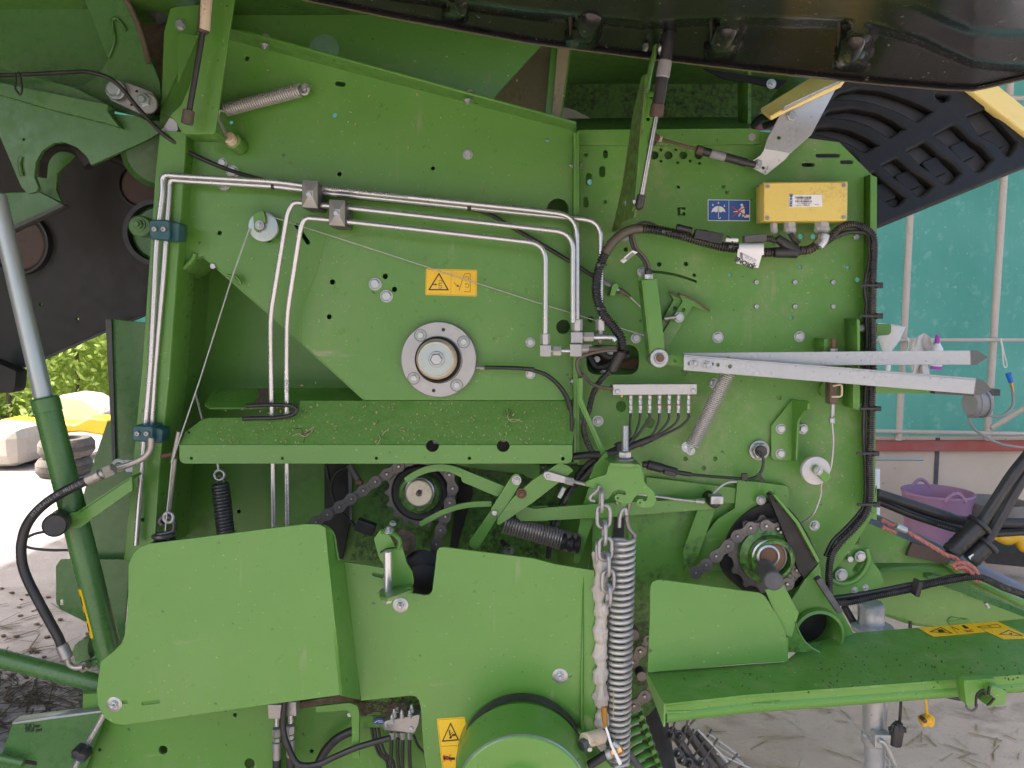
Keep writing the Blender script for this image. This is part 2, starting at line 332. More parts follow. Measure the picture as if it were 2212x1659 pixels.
def lathe(prof, pos, axis=(0, -1, 0), n=28, smooth=35):
    bm = bmesh.new(); rings = []
    for r, h in prof:
        rings.append([bm.verts.new((r * math.cos(2 * math.pi * k / n), r * math.sin(2 * math.pi * k / n), h)) for k in range(n)] if r > 1e-7 else [bm.verts.new((0, 0, h))])
    for a, b in zip(rings, rings[1:]):
        for k in range(n):
            k2 = (k + 1) % n
            v = [a[k % len(a)], a[k2 % len(a)], b[k2 % len(b)], b[k % len(b)]]
            u = list(dict.fromkeys(v))
            if len(u) > 2: bm.faces.new(u)
    bmesh.ops.recalc_face_normals(bm, faces=bm.faces)
    me = from_bm(bm, smooth); me.transform(Matrix.Translation(pos) @ Vector(axis).to_track_quat('Z', 'Y').to_matrix().to_4x4()); return me
def rod(A, B_, r, n=14, r2=None):
    ax = B_ - A; L = ax.length; r2 = r if r2 is None else r2; e = min(r * 0.15, L * 0.2)
    return lathe([(0, 0), (r - e, 0), (r, e), (r2, L - e), (r2 - e, L), (0, L)], A, ax, n)
def disc(x, y, Y, rpx, depth, n=32, e=0.12, axis=(0, -1, 0)):
    r = mp(rpx, Y); b = min(r * e, depth * 0.3)
    return lathe([(r, -depth), (r, -b), (r - b, 0), (0, 0)], at(x, y, Y), axis, n)
def box(c, sx, sy, sz, rot=None, bev=0.002):
    bm = bmesh.new(); bmesh.ops.create_cube(bm, size=1, matrix=Matrix.Diagonal((sx, sy, sz, 1)))
    if bev: bmesh.ops.bevel(bm, geom=bm.edges[:], offset=min(bev, min(sx, sy, sz) * 0.3), segments=2, affect='EDGES', profile=0.5)
    me = from_bm(bm); M = Matrix.Translation(c)
    if rot: M = M @ rot
    me.transform(M); return me
def merge(*mm):
    """[(mesh, material name), ...] -> one mesh with its material slots"""
    bm = bmesh.new(); names = []
    for me, mt in mm:
        if mt not in names: names.append(mt)
        k = names.index(mt); s = len(bm.faces); bm.from_mesh(me); bm.faces.ensure_lookup_table()
        for f in bm.faces[s:]: f.material_index = k
        bpy.data.meshes.remove(me)
    me = bpy.data.meshes.new('m'); bm.to_mesh(me); bm.free()
    for q in names: me.materials.append(MATS[q])
    return me
def text(s, x, y, Y, h, rot=0, mat='ink', bold=0.0, sx=1.0):
    pl = PL(Y); cu = bpy.data.curves.new('t', 'FONT'); cu.body = s; cu.align_x = 'CENTER'; cu.align_y = 'CENTER'
    P = pl.hit(x, y); cu.size = h; cu.extrude = 0.0002; cu.offset = bold
    o = bpy.data.objects.new('t', cu); me = bpy.data.meshes.new_from_object(o); bpy.data.objects.remove(o); bpy.data.curves.remove(cu)
    me.materials.clear()
    me.transform(frame(pl.u, pl.v, pl.n, P + pl.n * 0.0008) @ Matrix.Rotation(R(rot), 4, 'Z') @ Matrix.Diagonal((sx, 1, 1, 1)))
    return (me, mat)
def mark(pts, Y, mat, lift=0.0006, holes=()):
    pl = PL(Y); p2 = Pl(pl.p + pl.n * lift, pl.u, pl.v); p2.n = pl.n; p2.v = pl.v
    return (plate(pts, p2, 0.0004, holes, bev=0.0), mat)
def line(pts, Y, wpx, mat, closed=False, lift=0.0006):
    o = []
    P = list(pts) + ([pts[0]] if closed else [])
    for a, b in zip(P, P[1:]):
        o.append(mark(slot(*a, *b, wpx / 2, 2), Y, mat, lift)); lift += 0.00002
    return o

# ------------------------------------------------------------------ objects
def wl(o):
    v = Vector((0, 0, 0))
    while o: v = v + o.location; o = o.parent
    return v
def obj(name, me, mat=None, parent=None, label=None, cat=None, group=None, kind=None):
    if isinstance(me, list): me = merge(*me)
    if mat: me.materials.clear(); me.materials.append(MATS[mat])
    vs = [v.co for v in me.vertices]
    c = Vector([(min(v[i] for v in vs) + max(v[i] for v in vs)) / 2 for i in range(3)])
    if parent is None and kind is None: c.z = min(v.z for v in vs)
    me.transform(Matrix.Translation(-c)); me.name = name
    o = bpy.data.objects.new(name, me); COL.objects.link(o)
    if parent: o.parent = parent
    o.location = c - wl(parent)
    for k, v in (('label', label), ('category', cat), ('group', group), ('kind', kind)):
        if v: o[k] = v
    return o
def thing(name, loc, label, cat, group=None):
    o = bpy.data.objects.new(name, None); COL.objects.link(o); o.location = loc; o.empty_display_size = 0.1
    o['label'] = label; o['category'] = cat
    if group: o['group'] = group
    return o
PROTO = {}
def unit(kind):
    if kind in PROTO: return PROTO[kind]
    z = Vector((0, 0, 0)); hexp = [(0, 0.72), (0.80, 0.72), (0.98, 0.60), (0.98, 0.0)]
    if kind == 'hex': mm = [lathe(hexp, z, n=6, smooth=0), lathe([(0.72, 0.722), (0.55, 0.70), (0, 0.70)], z, n=16), lathe([(0, 0.16), (1.15, 0.16), (1.22, 0.10), (1.22, -0.05)], z, n=24)]
    elif kind == 'plain': mm = [lathe(hexp, z, n=6, smooth=0), lathe([(0.74, 0.722), (0.55, 0.69), (0, 0.69)], z, n=16)]
    elif kind == 'nut': mm = [lathe(hexp, z, n=6, smooth=0), lathe([(0, 0.16), (1.25, 0.16), (1.3, 0.10), (1.3, -0.05)], z, n=24), lathe([(0, 1.15), (0.42, 1.15), (0.5, 1.05), (0.5, 0.5)], z, n=14)]
    elif kind == 'washer': mm = [lathe([(0, 0.12), (1.95, 0.12), (2.05, 0.06), (2.05, -0.05)], z, n=30), lathe([(0, 0.80), (0.8, 0.80), (0.98, 0.70), (0.98, 0.1)], z, n=6, smooth=0), lathe([(0, 0.3), (1.25, 0.3), (1.3, 0.1)], z, n=24), lathe([(0, 1.5), (0.4, 1.5), (0.5, 1.4), (0.5, 0.5)], z, n=14)]
    elif kind == 'cap': mm = [lathe([(0.0, 0.35), (0.45, 0.35), (0.45, 0.9), (0.85, 0.9), (1.0, 0.7), (1.0, 0)], z, n=18)]
    bm = bmesh.new()
    for me in mm: bm.from_mesh(me)
    me = bpy.data.meshes.new(kind + '_bolt'); bm.to_mesh(me); bm.free(); PROTO[kind] = me
    return me
BM = {}
def bolt(x, y, Y, rpx, parent, kind='hex', mat='zinc', name='hex_bolt', axis=(0, -1, 0), spin=None, label=None):
    k = (kind, mat)
    if k not in BM:
        me = unit(kind).copy(); me.materials.clear(); me.materials.append(MATS[mat]); BM[k] = me
    o = bpy.data.objects.new(name, BM[k]); COL.objects.link(o); o.parent = parent
    o.location = at(x, y, Y) - wl(parent); s = mp(rpx, Y); o.scale = (s, s, s)
    q = Vector(axis).to_track_quat('-Y', 'Z'); a = random.uniform(-25, 25) if spin is None else spin
    o.rotation_mode = 'QUATERNION'; o.rotation_quaternion = q @ Matrix.Rotation(R(a), 3, 'Y').to_quaternion()
    if label: o['label'] = label
    return o
def bolts(rc, Y, r, parent, *a, **k):
    for x, y in Q(rc, *a): bolt(x, y, Y, r, parent, **k)
def tube(name, path, rpx, Y, mat, parent, sides=10, label=None):
    return obj(name, sweep(path, mp(rpx, Y) if not isinstance(rpx, list) else rpx, sides), mat, parent, label)
def conduit(name, path, rpx, Y, mat, parent, pitch=4.2, label=None):
    pitch *= 1.2
    """ribbed plastic conduit: ridges and grooves are real rings"""
    st = mp(pitch, Y); P = resample(path, st / 4); r = mp(rpx, Y); k = [1.0, 1.0, 0.74, 0.74]
    return obj(name, sweep(P, [r * k[i % 4] for i in range(len(P))], 12), mat, parent, label)

# ================================================================== THE PLACE
WY = 3.7                                     # back wall of the shed
bm = bmesh.new(); bmesh.ops.create_grid(bm, x_segments=2, y_segments=2, size=60, matrix=Matrix.Translation((0, 20, 0)))
obj('ground', from_bm(bm), 'ground_concrete', kind='structure')
XL = at(262, 900, WY).x
bm = bmesh.new(); bmesh.ops.create_grid(bm, x_segments=2, y_segments=2, size=1, matrix=Matrix.Translation(((-1.5 + 5) / 2, 1.1, 0.004)) @ Matrix.Diagonal(((5 + 1.5) / 2, 2.7, 1, 1)))
obj('shed_floor', from_bm(bm), 'floor_concrete', kind='structure')
obj('concrete_wall', box(Vector(((XL + 5) / 2, WY + 0.09, 0.335)), 5 - XL, 0.16, 0.67, bev=0.004), 'concrete', label='pale concrete wall panels along the foot of the shed wall', cat='wall')
j = at(2094 - 440, 1050, WY)
cw = bpy.data.objects['concrete_wall']
xj = at(2022, 1050, WY).x
obj('panel_joint', box(Vector((xj, WY + 0.008, 0.335)), 0.03, 0.01, 0.66, bev=0), 'rubber_grey', cw)
zb = at(1990, 973, WY).z; zt = at(1990, 951, WY).z
obj('wall_beam', box(Vector(((XL + 5) / 2, WY + 0.02, (zb + zt) / 2)), 5 - XL, 0.12, zt - zb, bev=0.006), 'red_beam', label='weathered red steel beam on top of the concrete wall', cat='beam')
# teal sheet wall, softly waved between its poles
bm = bmesh.new(); nx, nz = 90, 40; V = []
for i in range(nx + 1):
    for k in range(nz + 1):
        x = XL + (5 - XL) * i / nx; z = zt + (4.3 - zt) * k / nz
        y = WY + 0.06 + 0.025 * noise.noise(Vector((x * 0.8, z * 0.5, 3))) + 0.012 * noise.noise(Vector((x * 3, z * 1.2, 8)))
        V.append(bm.verts.new((x, y, z)))
for i in range(nx):
    for k in range(nz):
        a = i * (nz + 1) + k; bm.faces.new((V[a], V[a + nz + 1], V[a + nz + 2], V[a + 1]))
g = bmesh.ops.solidify(bm, geom=bm.faces[:], thickness=0.004)
obj('sheet_wall', from_bm(bm, 60), 'teal_sheet', label='speckled teal sheet cladding of the shed wall', cat='cladding')
obj('shed_roof', box(Vector(((XL - 3.7 + 4.4) / 2, 1.2, 4.4)), 8.1 - XL, 5.4, 0.08), 'roof_sheet', label='pale sheet roof covering the shed above the machine', cat='roof')
obj('shade_wall', box(Vector((XL + 0.1, -0.2, 2.17)), 0.08, 3.0, 4.34, bev=0.004), 'shade_wall_dark', label='dark wall added out of view to shade the tailgate', cat='wall')  # unseen wall, added to keep light from the left off the tailgate
def pole(name, a, b, rpx, label, mat='pole', group=None):
    A, B_ = at(*a), at(*b)
    return obj(name, rod(A, B_, mp(rpx, a[2]), 16), mat, label=label, cat='pole', group=group)
PY = WY - 0.08
gp = 'upright poles of the sheet wall'
pole('scaffold_pole', (1980, 200, PY), (1941, 951, PY), 7, 'upright wall pole nearest the green side panel, behind the zinc bars', group=gp)
pole('scaffold_pole', (2185, 130, PY), (2132, 951, PY), 7.5, 'upright wall pole carrying the hose reel on the right', group=gp)
pole('scaffold_rail', (1880, 735, PY - 0.06), (2330, 734, PY - 0.06), 4, 'thin horizontal pole across the uprights, hung with the white rag')
pole('scaffold_rail', (1880, 931, PY - 0.02), (2330, 939, PY - 0.02), 4.5, 'grey rail running just above the red beam')
pole('diagonal_brace', (2142, 925, PY - 0.03), (2330, 810, PY - 0.3), 6, 'slanting brown brace pole meeting the upright beside the hose reel')
pole('scaffold_rail', (2178, 212, PY - 0.06), (2330, 213, PY - 0.06), 5, 'short horizontal pole clamped high on the right upright')
pole('steel_tube', (1880, 991, 3.2), (1994, 992, 3.2), 4, 'short grey steel tube standing out in front of the concrete wall', 'gland')
# wall-side odds and ends
fun = thing('funnel', at(1930, 740, 3.2), 'white plastic funnel hung on the wall rail next to the green panel', 'funnel')
c = at(1925, 690, 3.2)
obj('funnel_bowl', lathe([(mp(28, 3.2), 0), (mp(27, 3.2), -0.01), (mp(22, 3.2), -0.09), (mp(7, 3.2), -0.19), (mp(6, 3.2), -0.19), (mp(20, 3.2), -0.09)], at(1926, 702, 3.2), (0.1, -0.1, 1), 28), 'white_plastic', fun)
obj('funnel_spout', rod(at(1920, 755, 3.2), at(1917, 835, 3.2), mp(6, 3.2), 14, mp(4, 3.2)), 'white_plastic', fun)
def sheet(grid, th=0.004):
    bm = bmesh.new(); vv = [[bm.verts.new(p) for p in row] for row in grid]
    for a, b in zip(vv, vv[1:]):
        for k in range(len(a) - 1): bm.faces.new((a[k], a[k + 1], b[k + 1], b[k]))
    bmesh.ops.recalc_face_normals(bm, faces=bm.faces); bmesh.ops.solidify(bm, geom=bm.faces[:], thickness=th)
    return from_bm(bm, 60)
rows = []
for k in range(15):
    s = k / 14; y = 728 + 82 * s; row = []
    for i in range(15):
        u = i / 14; x = 1957 + (60 - 22 * s) * u + 8 * s + 4 * math.sin(5 * u + 9 * s)
        row.append(at(x, y + 5 * math.sin(7 * u) * (1 - s) - 14 * math.sin(math.pi * u) * max(0, 0.25 - s), 3.33 + 0.025 * math.sin(11 * u + 2 * s) + 0.01 * math.sin(23 * u)))
    rows.append(row)
obj('rag', sheet(rows), 'cloth', label='crumpled white rag hung over the wall rail', cat='rag')
sb = thing('squeeze_bottle', at(2022, 795, 3.2), 'white bottle with purple cap and purple base beside the rag', 'bottle')
c = at(2022, 795, 3.2); q = lambda n: mp(n, 3.2)
obj('bottle_body', lathe([(0, 0), (q(11), 0), (q(11.5), q(10)), (q(11), q(42)), (q(5), q(52)), (q(4), q(56)), (0, q(56))], c, (0.03, 0, 1), 24), 'white_plastic', sb)
obj('bottle_cap', lathe([(0, q(18)), (q(4), q(18)), (q(5), q(10)), (q(5.5), 0), (0, 0)], at(2024, 742, 3.2), (0.03, 0, 1), 20), 'purple', sb)
obj('base_ring', lathe([(0, -q(3)), (q(11.8), -q(3)), (q(11.8), q(4)), (0, q(4))], c, (0.03, 0, 1), 24), 'purple', sb)
hr = thing('hose_reel', at(2110, 900, 3.3), 'dirty grey hose reel on the right upright pole, its hose looping to an air gun', 'hose reel')
c = at(2112, 872, 3.3); q = lambda n: mp(n, 3.3)
obj('reel_case', [(lathe([(0, q(20)), (q(24), q(20)), (q(28), q(14)), (q(29), -q(14)), (q(24), -q(20)), (0, -q(20))], c, (1, 0.15, 0), 30), 'grey_plastic')] + [(lathe([(q(29), q(3) + d), (q(31), q(3) + d), (q(31), -q(3) + d), (q(29), -q(3) + d)], c, (1, 0.15, 0), 30), 'grey_plastic') for d in (-q(10), q(10))], None, hr)
obj('reel_bracket', box(at(2122, 845, 3.42), q(40), 0.2, q(14)), 'rubber_grey', hr)
obj('air_hose', sweep(cr(qp('23', 3.25, 1820, 330, 1850, 400, 1930, 470, 2020, 480, 2090, 440, 2125, 380, 2125, 290)), q(3)), 'grey_plastic', hr)
obj('supply_hose', sweep(cr(qp('23', 3.3, 1770, 490, 1800, 560, 1870, 620, 2000, 690, 2130, 720, 2300, 735)), q(3)), 'grey_plastic', hr)
ag = thing('air_gun', at(2180, 830, 3.25), 'air gun with bright blue grip hanging from the rail by a cord', 'air gun')
obj('gun_grip', rod(at(2178, 806, 3.25), at(2184, 826, 3.25), q(6), 14, q(5)), 'blue_plastic', ag)
obj('gun_nozzle', rod(at(2184, 826, 3.25), at(2188, 846, 3.25), q(3.5), 12, q(2.5)), 'brass', ag)
obj('hanging_cord', sweep(cr(qp('13', 3.25, 2025, 1275, 2040, 1350, 2050, 1480, 2070, 1500, 2075, 1470, 2050, 1370, 2030, 1270)), q(1.6), 6), 'cloth', ag)
def tub(name, x0, x1, yt, yb, Y, mat, inner, label, taper, handles=True):
    cx = (x0 + x1) / 2; r = mp((x1 - x0) / 2, Y); h = at(cx, yt, Y).z; T = thing(name, at(cx, yb, Y), label, 'tub')
    p = at(cx, yb, Y); p.z = 0.004; H = at(cx, (yt), Y).z
    obj('tub_body', lathe([(0, 0), (r * taper, 0), (r * (taper + 0.03), 0.02), (r, H - 0.02), (r * 1.03, H - 0.012), (r * 1.03, H), (r * 0.97, H), (r * taper * 0.98, 0.03), (0, 0.025)], p, (0, 0, 1), 44), mat, T)
    if handles:
        for s in (-1, 1):
            a = [Vector((p.x + r * 0.30 * k, p.y + s * r * math.sqrt(max(0, 1 - 0.09 * k * k)), H - 0.02 + 0.055 * (1 - k * k))) for k in [i / 8 - 1 for i in range(17)]]
            obj('handle', sweep(a, 0.012, 8), mat, T)
    return T
tub('tub', 1950, 2092, 1062, 1150, 3.05, 'tub_pink', 'tub_pink', 'large faded pink rubber tub on the shed floor', 0.76)
tub('tub', 2082, 2206, 1082, 1150, 3.0, 'tub_grey', 'tub_black', 'smaller grey tub partly behind the black hoses, right of the pink one', 0.82, False)
obj('white_post', rod(at(1888, 1125, 2.6), at(1888, 1012, 2.6), mp(12, 2.6), 20), 'white_plastic', label='white painted post behind the edge of the green side panel', cat='post')
yj = thing('yellow_tool', at(2180, 1180, 2.6), 'yellow and black tool lying on the floor behind the hoses', 'tool')
obj('tool_body', sweep(cr(qp('23', 2.4, 2000, 1420, 2080, 1460, 2150, 1440, 2215, 1520, 2330, 1600)), mp(12, 2.4), 10), 'machine_yellow', yj)
obj('tool_base', box(at(2195, 1196, 2.5), 0.35, 0.25, 0.08, Matrix.Rotation(R(-20), 4, 'Z')), 'rubber', yj)
# yard on the left
def hedge():
    bm = bmesh.new(); x0, x1 = -11.5, -3.6; random.seed(3)
    for i in range(26000):
        x = random.uniform(x0, x1); z = random.random() ** 0.8 * 4.4
        y = 9.3 + 0.25 * noise.noise(Vector((x * 1.1, z * 1.1, 0))) * 2 + random.uniform(-0.08, 0.5) - 0.04 * z
        s = random.uniform(0.03, 0.075)
        a = Vector((random.uniform(-1, 1), random.uniform(-0.5, 0.5), random.uniform(-0.9, 0.5))).normalized() * s
        b = a.cross(Vector((random.uniform(-.5, .5), -1, random.uniform(-.2, 1.0)))).normalized() * s * 0.42
        P = Vector((x, y, z))
        bm.faces.new([bm.verts.new(P + d) for d in (-a, b - a * .1, a, -b - a * .1)])
    fo = from_bm(bm)
    T = thing('hedge', Vector((-7.5, 9.5, 0)), 'tall clipped hedge in bright sun at the back of the yard', 'hedge')
    obj('foliage', fo, 'leaf', T)
    obj('inner_growth', box(Vector((-7.6, 10.3, 2.0)), 8.6, 0.9, 4.0, bev=0.2), 'leaf', T)
    obj('branches', merge(*[(rod(Vector((x, 9.62 + random.uniform(-.05, .05), 0)), Vector((x + random.uniform(-.2, .2), 9.7, 4.1)), 0.035, 7, 0.01), 'bark') for x in [x0 + 0.5 * k for k in range(16)]]), None, T)
hedge()
def tyre(x, y, z, r, lab):
    h = r * 0.70; p = Vector((x, y, z))
    return obj('tyre', lathe([(r * .55, 0), (r * .86, 0), (r * .99, h * .25), (r, h * .35)] + [(r * (1 if k % 2 else .975), h * (.36 + .03 * k)) for k in range(10)] + [(r * .99, h * .75), (r * .86, h), (r * .55, h), (r * .58, h * .5), (r * .55, 0)], p, (0, 0, 1), 40), 'tyre', label=lab, cat='tyre', group='old tyres stacked in the yard')
tp = at(140, 1016, 5.6)
for k, l in enumerate(('bottom tyre of the front stack in the sunny yard', 'top tyre of the front stack in the sunny yard')):
    tyre(tp.x + 0.03 * k, 5.6, 0.19 * k, 0.25, l)
tp = at(78, 1010, 6.4)
for k, l in enumerate(('lower tyre of the stack further left in the yard', 'upper tyre of the stack further left in the yard')):
    tyre(tp.x, 6.4, 0.21 * k, 0.28, l)
bagp = at(5, 1012, 5.9)
obj('bulk_bag', box(Vector((bagp.x, 6.0, 0.24)), 0.55, 0.5, 0.42, bev=0.13), 'pale_bag', label='pale bulk bag standing left of the tyres in the yard', cat='bag')
yl = thing('yellow_attachment', at(190, 915, 6.5), 'yellow steel machine attachment resting across the tyres in the yard', 'machine part')
obj('yellow_arm', plate(Q('20', 0, 520, 600, 560, 700, 505, 850, 520, 820, 620, 640, 590, 500, 600, 0, 590), 6.3, 0.3, r=6, bev=0.02), 'machine_yellow', yl)
obj('pale_hood', plate(Q('20', 430, 400, 480, 330, 640, 350, 820, 480, 560, 530, 440, 520), 6.6, 0.5, r=8, bev=0.03), 'pale_bag', yl)
# straw lying on the yard and the floor
def litter(name, n, spots, mat, label, smin, smax, wide=1.0):
    bm = bmesh.new()
    for i in range(n):
        pl, (x0, y0, x1, y1) = random.choice(spots); P = pl.hit(random.uniform(x0, x1), random.uniform(y0, y1)) + pl.n * 0.003
        a = random.uniform(0, math.pi); L = random.uniform(smin, smax)
        d = pl.u * math.cos(a) + pl.v * math.sin(a); e = d.cross(pl.n) * random.uniform(0.0007, 0.002) * wide; b = pl.n * random.uniform(0, 0.004)
        vs = [bm.verts.new(P + v) for v in (-d * L - e, -d * L + e, d * L + e + b, d * L - e + b)]
        f = bm.faces.new(vs)
    bmesh.ops.solidify(bm, geom=bm.faces[:], thickness=0.0008)
    o = obj(name, from_bm(bm), mat, kind='stuff'); o['label'] = label; o['category'] = 'straw'; return o
g0 = HP(0.006)
litter('straw', 240, [(g0, (-30, 1400, 240, 1560)), (g0, (-30, 1480, 230, 1600)), (g0, (-30, 1300, 240, 1560))], 'mulch', 'loose dark straw scattered over the yard by the left edge', 0.03, 0.11, 2.2)
litter('straw', 60, [(g0, (1500, 1530, 2230, 1680))], 'straw', 'a few straws on the shed floor under the drawbar', 0.02, 0.06, 1.8)
bm = bmesh.new()
for i in range(55):
    x, y = random.choice(((random.uniform(0, 200), random.uniform(1270, 1420)), (random.uniform(0, 100), random.uniform(1400, 1520))))
    P = g0.hit(x, y); s = random.uniform(0.005, 0.013)
    bmesh.ops.create_icosphere(bm, subdivisions=1, radius=s, matrix=Matrix.Translation(P) @ Matrix.Diagonal((1.4, 1, 0.6, 1)))
for v in bm.verts: v.co += noise.noise_vector(v.co * 40) * 0.006
o = obj('mud_clods', from_bm(bm), 'mulch', kind='stuff'); o['label'] = 'small clods of mud scattered over the pale yard'; o['category'] = 'mud'

# ================================================================== THE BALER
B = thing('round_baler', Vector((0, 0.3, 0)), 'green round baler with its side hood raised over pipes, chains and springs', 'baler')
def part(name, me, mat=None, label=None, parent=None): return obj(name, me, mat, parent or B, label)

# ---- side panels
A1 = D(385,72, 495,86, 1243,284, 1243,864, 791,864, 452,562, 440,552, 425,556, 408,578, 384,592)
h = [(705,108,9), (722,248.5,6.5), (533,126,6), (935,363.5,5), (733,376,5.5), (474,503,5.5), (718,609,6.5), (711,684,6), (832,597,6.5), (852,625,6.5),
     (1183,303,5), (1205,452,24), (1217,706,16), slot(729,180,741,182,6), slot(640,486,665,524,5), (499,264,5), (582,520,4.5)]
panel = part('side_panel', plate(A1, 0.0, 0.006, h[1:]), 'green')
part('top_flange', plate(D(495,62, 1243,268, 1243,284.5, 495,87), P3((495,86.5,0.002), (1243,284.5,0.002), (495,56,-0.115)), 0.006), 'green', None, panel)
def xbolt(x, y, Y, r, par, side=-1, kind='nut'): return bolt(x, y, Y, r, par, kind, axis=(side, 0, 0), name='hex_bolt')
for x, y in ((573, 98), (1012, 217)):
    b = bolt(x - 1, y - 1, -0.06, 8, panel, 'nut', axis=(0, 0.0, -1), name='flange_bolt')
    b = bolt(x + 2, y - 17, -0.06, 7.5, panel, 'hex', axis=(0, 0.0, 1), name='flange_bolt')
bolts('01', 0.0, 9, panel, 1692, 1222)
bolts('00', 0.0, 8.5, panel, 1762, 1290); bolts('00', 0.0, 11, panel, 1842, 1360, 1772, 1460)
bolts('11', 0.0, 11.5, panel, 960, 842, 1050, 937); bolts('12', 0.0, 9, panel, 178, 1303, 178, 1553)
bolts('10', 0.0, 7, panel, 1690, 700, kind='plain')
part('weld_bead', sweep(cr(qp('10', -0.004, 1545, 600, 1520, 650, 1470, 700, 1405, 745)), [mp(6, 0) * (1 + 0.12 * math.sin(i * 1.9)) for i in range(25)], 8), 'green', None, panel)
part('cable_guide', sweep(cr(qp('10', -0.02, 1800, 770, 1850, 790, 1890, 830, 1905, 835, 1880, 790, 1840, 765)), mp(3.5, 0), 8), 'green', None, panel)
part('crease', sweep(qp('11', 0.0005, 565, 480, 500, 740, 410, 950, 378, 1070, 375, 1290), 0.0012, 6), 'green_clean', None, panel)

A3 = D(1248,284, 1615,280, 1745,299, 1813,308, 1884,379, 1893,383, 1889,1108, 1846,1176, 1795,1240, 1760,1290, 1700,1345, 1280,1345, 1280,1004, 1248,1004)
h3 = [(1465.5,404,4), (1563,403,4.5), (1570,415,4.5), (1424,571,5.5), (1482,570,5.5), (1500,594,4.5), (1577,594,4.8), (1352,539,5.5), (1478,805,7),
      (1728.5,577,5), (1832,577,5), (1852.6,604,6), (1710,687,5), (1730,511,6.5), (1757,511,6.5), (1810,511,6.5), (1684,859,5), (1342,878,12), (1403,913,12),
      (1481,991,5.5), (1545,991,5.5), (1520.6,1011,5.5), (1843,1070,3), (1859,640,2.5), (1859,686,2.5), (1772,1089,3), (1861,874,2.5), (1870,511,2.5),
      slot(1766,336,1811,336,5), slot(1736,356,1756,356,5), slot(1819,350,1839,350,5), slot(1308,329,1308,337,6), slot(1301,365,1301,376,7.5), slot(1272,380,1272,394,7.5),
      (1265.5,334,5.5), slot(1265,431,1266,443,6), (1307,436,5), fillet(D(1266,744, 1381,744, 1381,810, 1266,810), 26), (1276,690,7), (1575,816,2)]
for x in (1413.7, 1444, 1476, 1509): h3.append(circ(x, 335, 9.5))
for x, y in ((1428,323), (1460,323), (1428,348), (1464,351), (1491,347), (1511,353), (1396,322)): h3.append((x, y, 3.8))
h3.append(D(1463,447, 1481,447, 1481,453, 1473,453, 1473,450, 1470,450, 1470,462, 1474,462, 1474,458, 1481,458, 1481,466, 1463,466))
h3.append([(1405 + 102 * s, 583 + 23 * s ** 1.8) for s in [i / 10 for i in range(11)]] + [(1505 - 100 * s, 612 - 22 * (1 - (1 - s) ** 1.8)) for s in [i / 10 for i in range(11)]])
rpan = part('front_panel', plate(A3, 0.02, 0.006, h3), 'green_dusty', 'dusty front side panel full of holes and slots')
part('panel_edge', plate(D(1881,378, 1894,384, 1890,1108, 1878,1100), -0.015, 0.035), 'green_dusty', None, rpan)
part('seam_flange', plate(D(1239.5,288, 1245,288, 1245,1000, 1239.5,1000), -0.03, 0.05), 'green', None, panel)
part('seam_flange', plate(D(1246.5,284, 1250.5,284, 1250.5,1000, 1246.5,1000), -0.03, 0.05), 'green_dusty', None, rpan)
part('backing_plate', plate(D(1380,290, 1540,295, 1540,640, 1340,640, 1340,500), 0.045, 0.005), 'green_deep', None, rpan)
for y in (357, 824, 909, 957): xbolt(1238, y, -0.01, 7, panel, -1); 
for y in (358, 826, 910): bolt(1252, y, -0.01, 7, rpan, 'plain', axis=(1, 0, 0))
bolts('02', 0.02, 10, rpan, 1925, 1090); bolts('02', 0.02, 9, rpan, 630, 1098, kind='plain')
bolts('12', 0.02, 10.5, rpan, 1662, 1262); bolts('12', 0.02, 9.5, rpan, 1015, 1270); bolts('12', 0.02, 6, rpan, 1250, 1293, kind='plain')
bolts('13', 0.02, 10, rpan, 435, 1257); bolts('13', 0.02, 7, rpan, 882, 470, kind='plain')
for y in (828, 1020): bolts('13', 0.02, 5, rpan, 90, y, 395, y, 697, y, kind='cap', name='stud')
bolts('22', 0.02, 9.5, rpan, 712, 518, kind='nut'); bolts('22', 0.02, 10, rpan, 1272, 1055); bolts('22', 0.02, 9, rpan, 1632, 220, kind='nut')
bolts('23', 0.02, 9, rpan, 552, 1345, kind='nut'); bolts('12', 0.02, 8, rpan, 925, 468, kind='nut')
# stiffening fold along the upper part of the front panel
part('fold_strip', plate(D(1250,281, 1614,278, 1640,281, 1640,311, 1250,313), 0.012, 0.007), 'green_dusty', None, rpan)

# ---- behind the panels: recess, chamber and far side
part('recess_panel', plate(D(340,500, 1300,500, 1300,1250, 320,1250), 0.26, 0.006, [(516,1105,4.5)]), 'green_deep', 'dark recessed panel below the diagonal edge')
part('recess_strip', plate(Q('10', 1425, 790, 1500, 830, 1420, 1609, 1330, 1609), 0.245, 0.012), 'green_deep')
m_ = plate(D(340,300, 1150,330, 1150,1190, 340,1190), 0.34, 0.02)
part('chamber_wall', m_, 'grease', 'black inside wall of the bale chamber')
part('recess_wall', sheet([[at(x, y, 0.007), at(x, y, 0.007) + Vector((0, 0.25, 0))] for x, y in D(440,552, 452,562, 560,657, 685,768, 791,864)], 0.005), 'green')
part('recess_wall', sheet([[at(x, y, 0.06), at(x, y, 0.06) + Vector((0, 0.2, 0))] for x, y in D(395,385, 366,815, 345,1010, 333,1200)], 0.005), 'green')
part('inner_panel', plate(D(1150,380, 1250,380, 1250,770, 1150,770), 0.10, 0.006), 'green')
part('half_pipe', sheet([[at(x, y, 0.008), at(x, y, 0.008) + Vector((0, 0.12, 0))] for x, y in D(384,593, 400,586, 412,574, 425,557, 440,552, 452,562)], 0.004), 'green')
part('far_side_wall', plate(D(1252,320, 1690,320, 1690,1330, 1252,1330), 1.15, 0.01, [(1577,594,7), (1275,393,7)]), 'green', 'green far side wall seen through the holes')
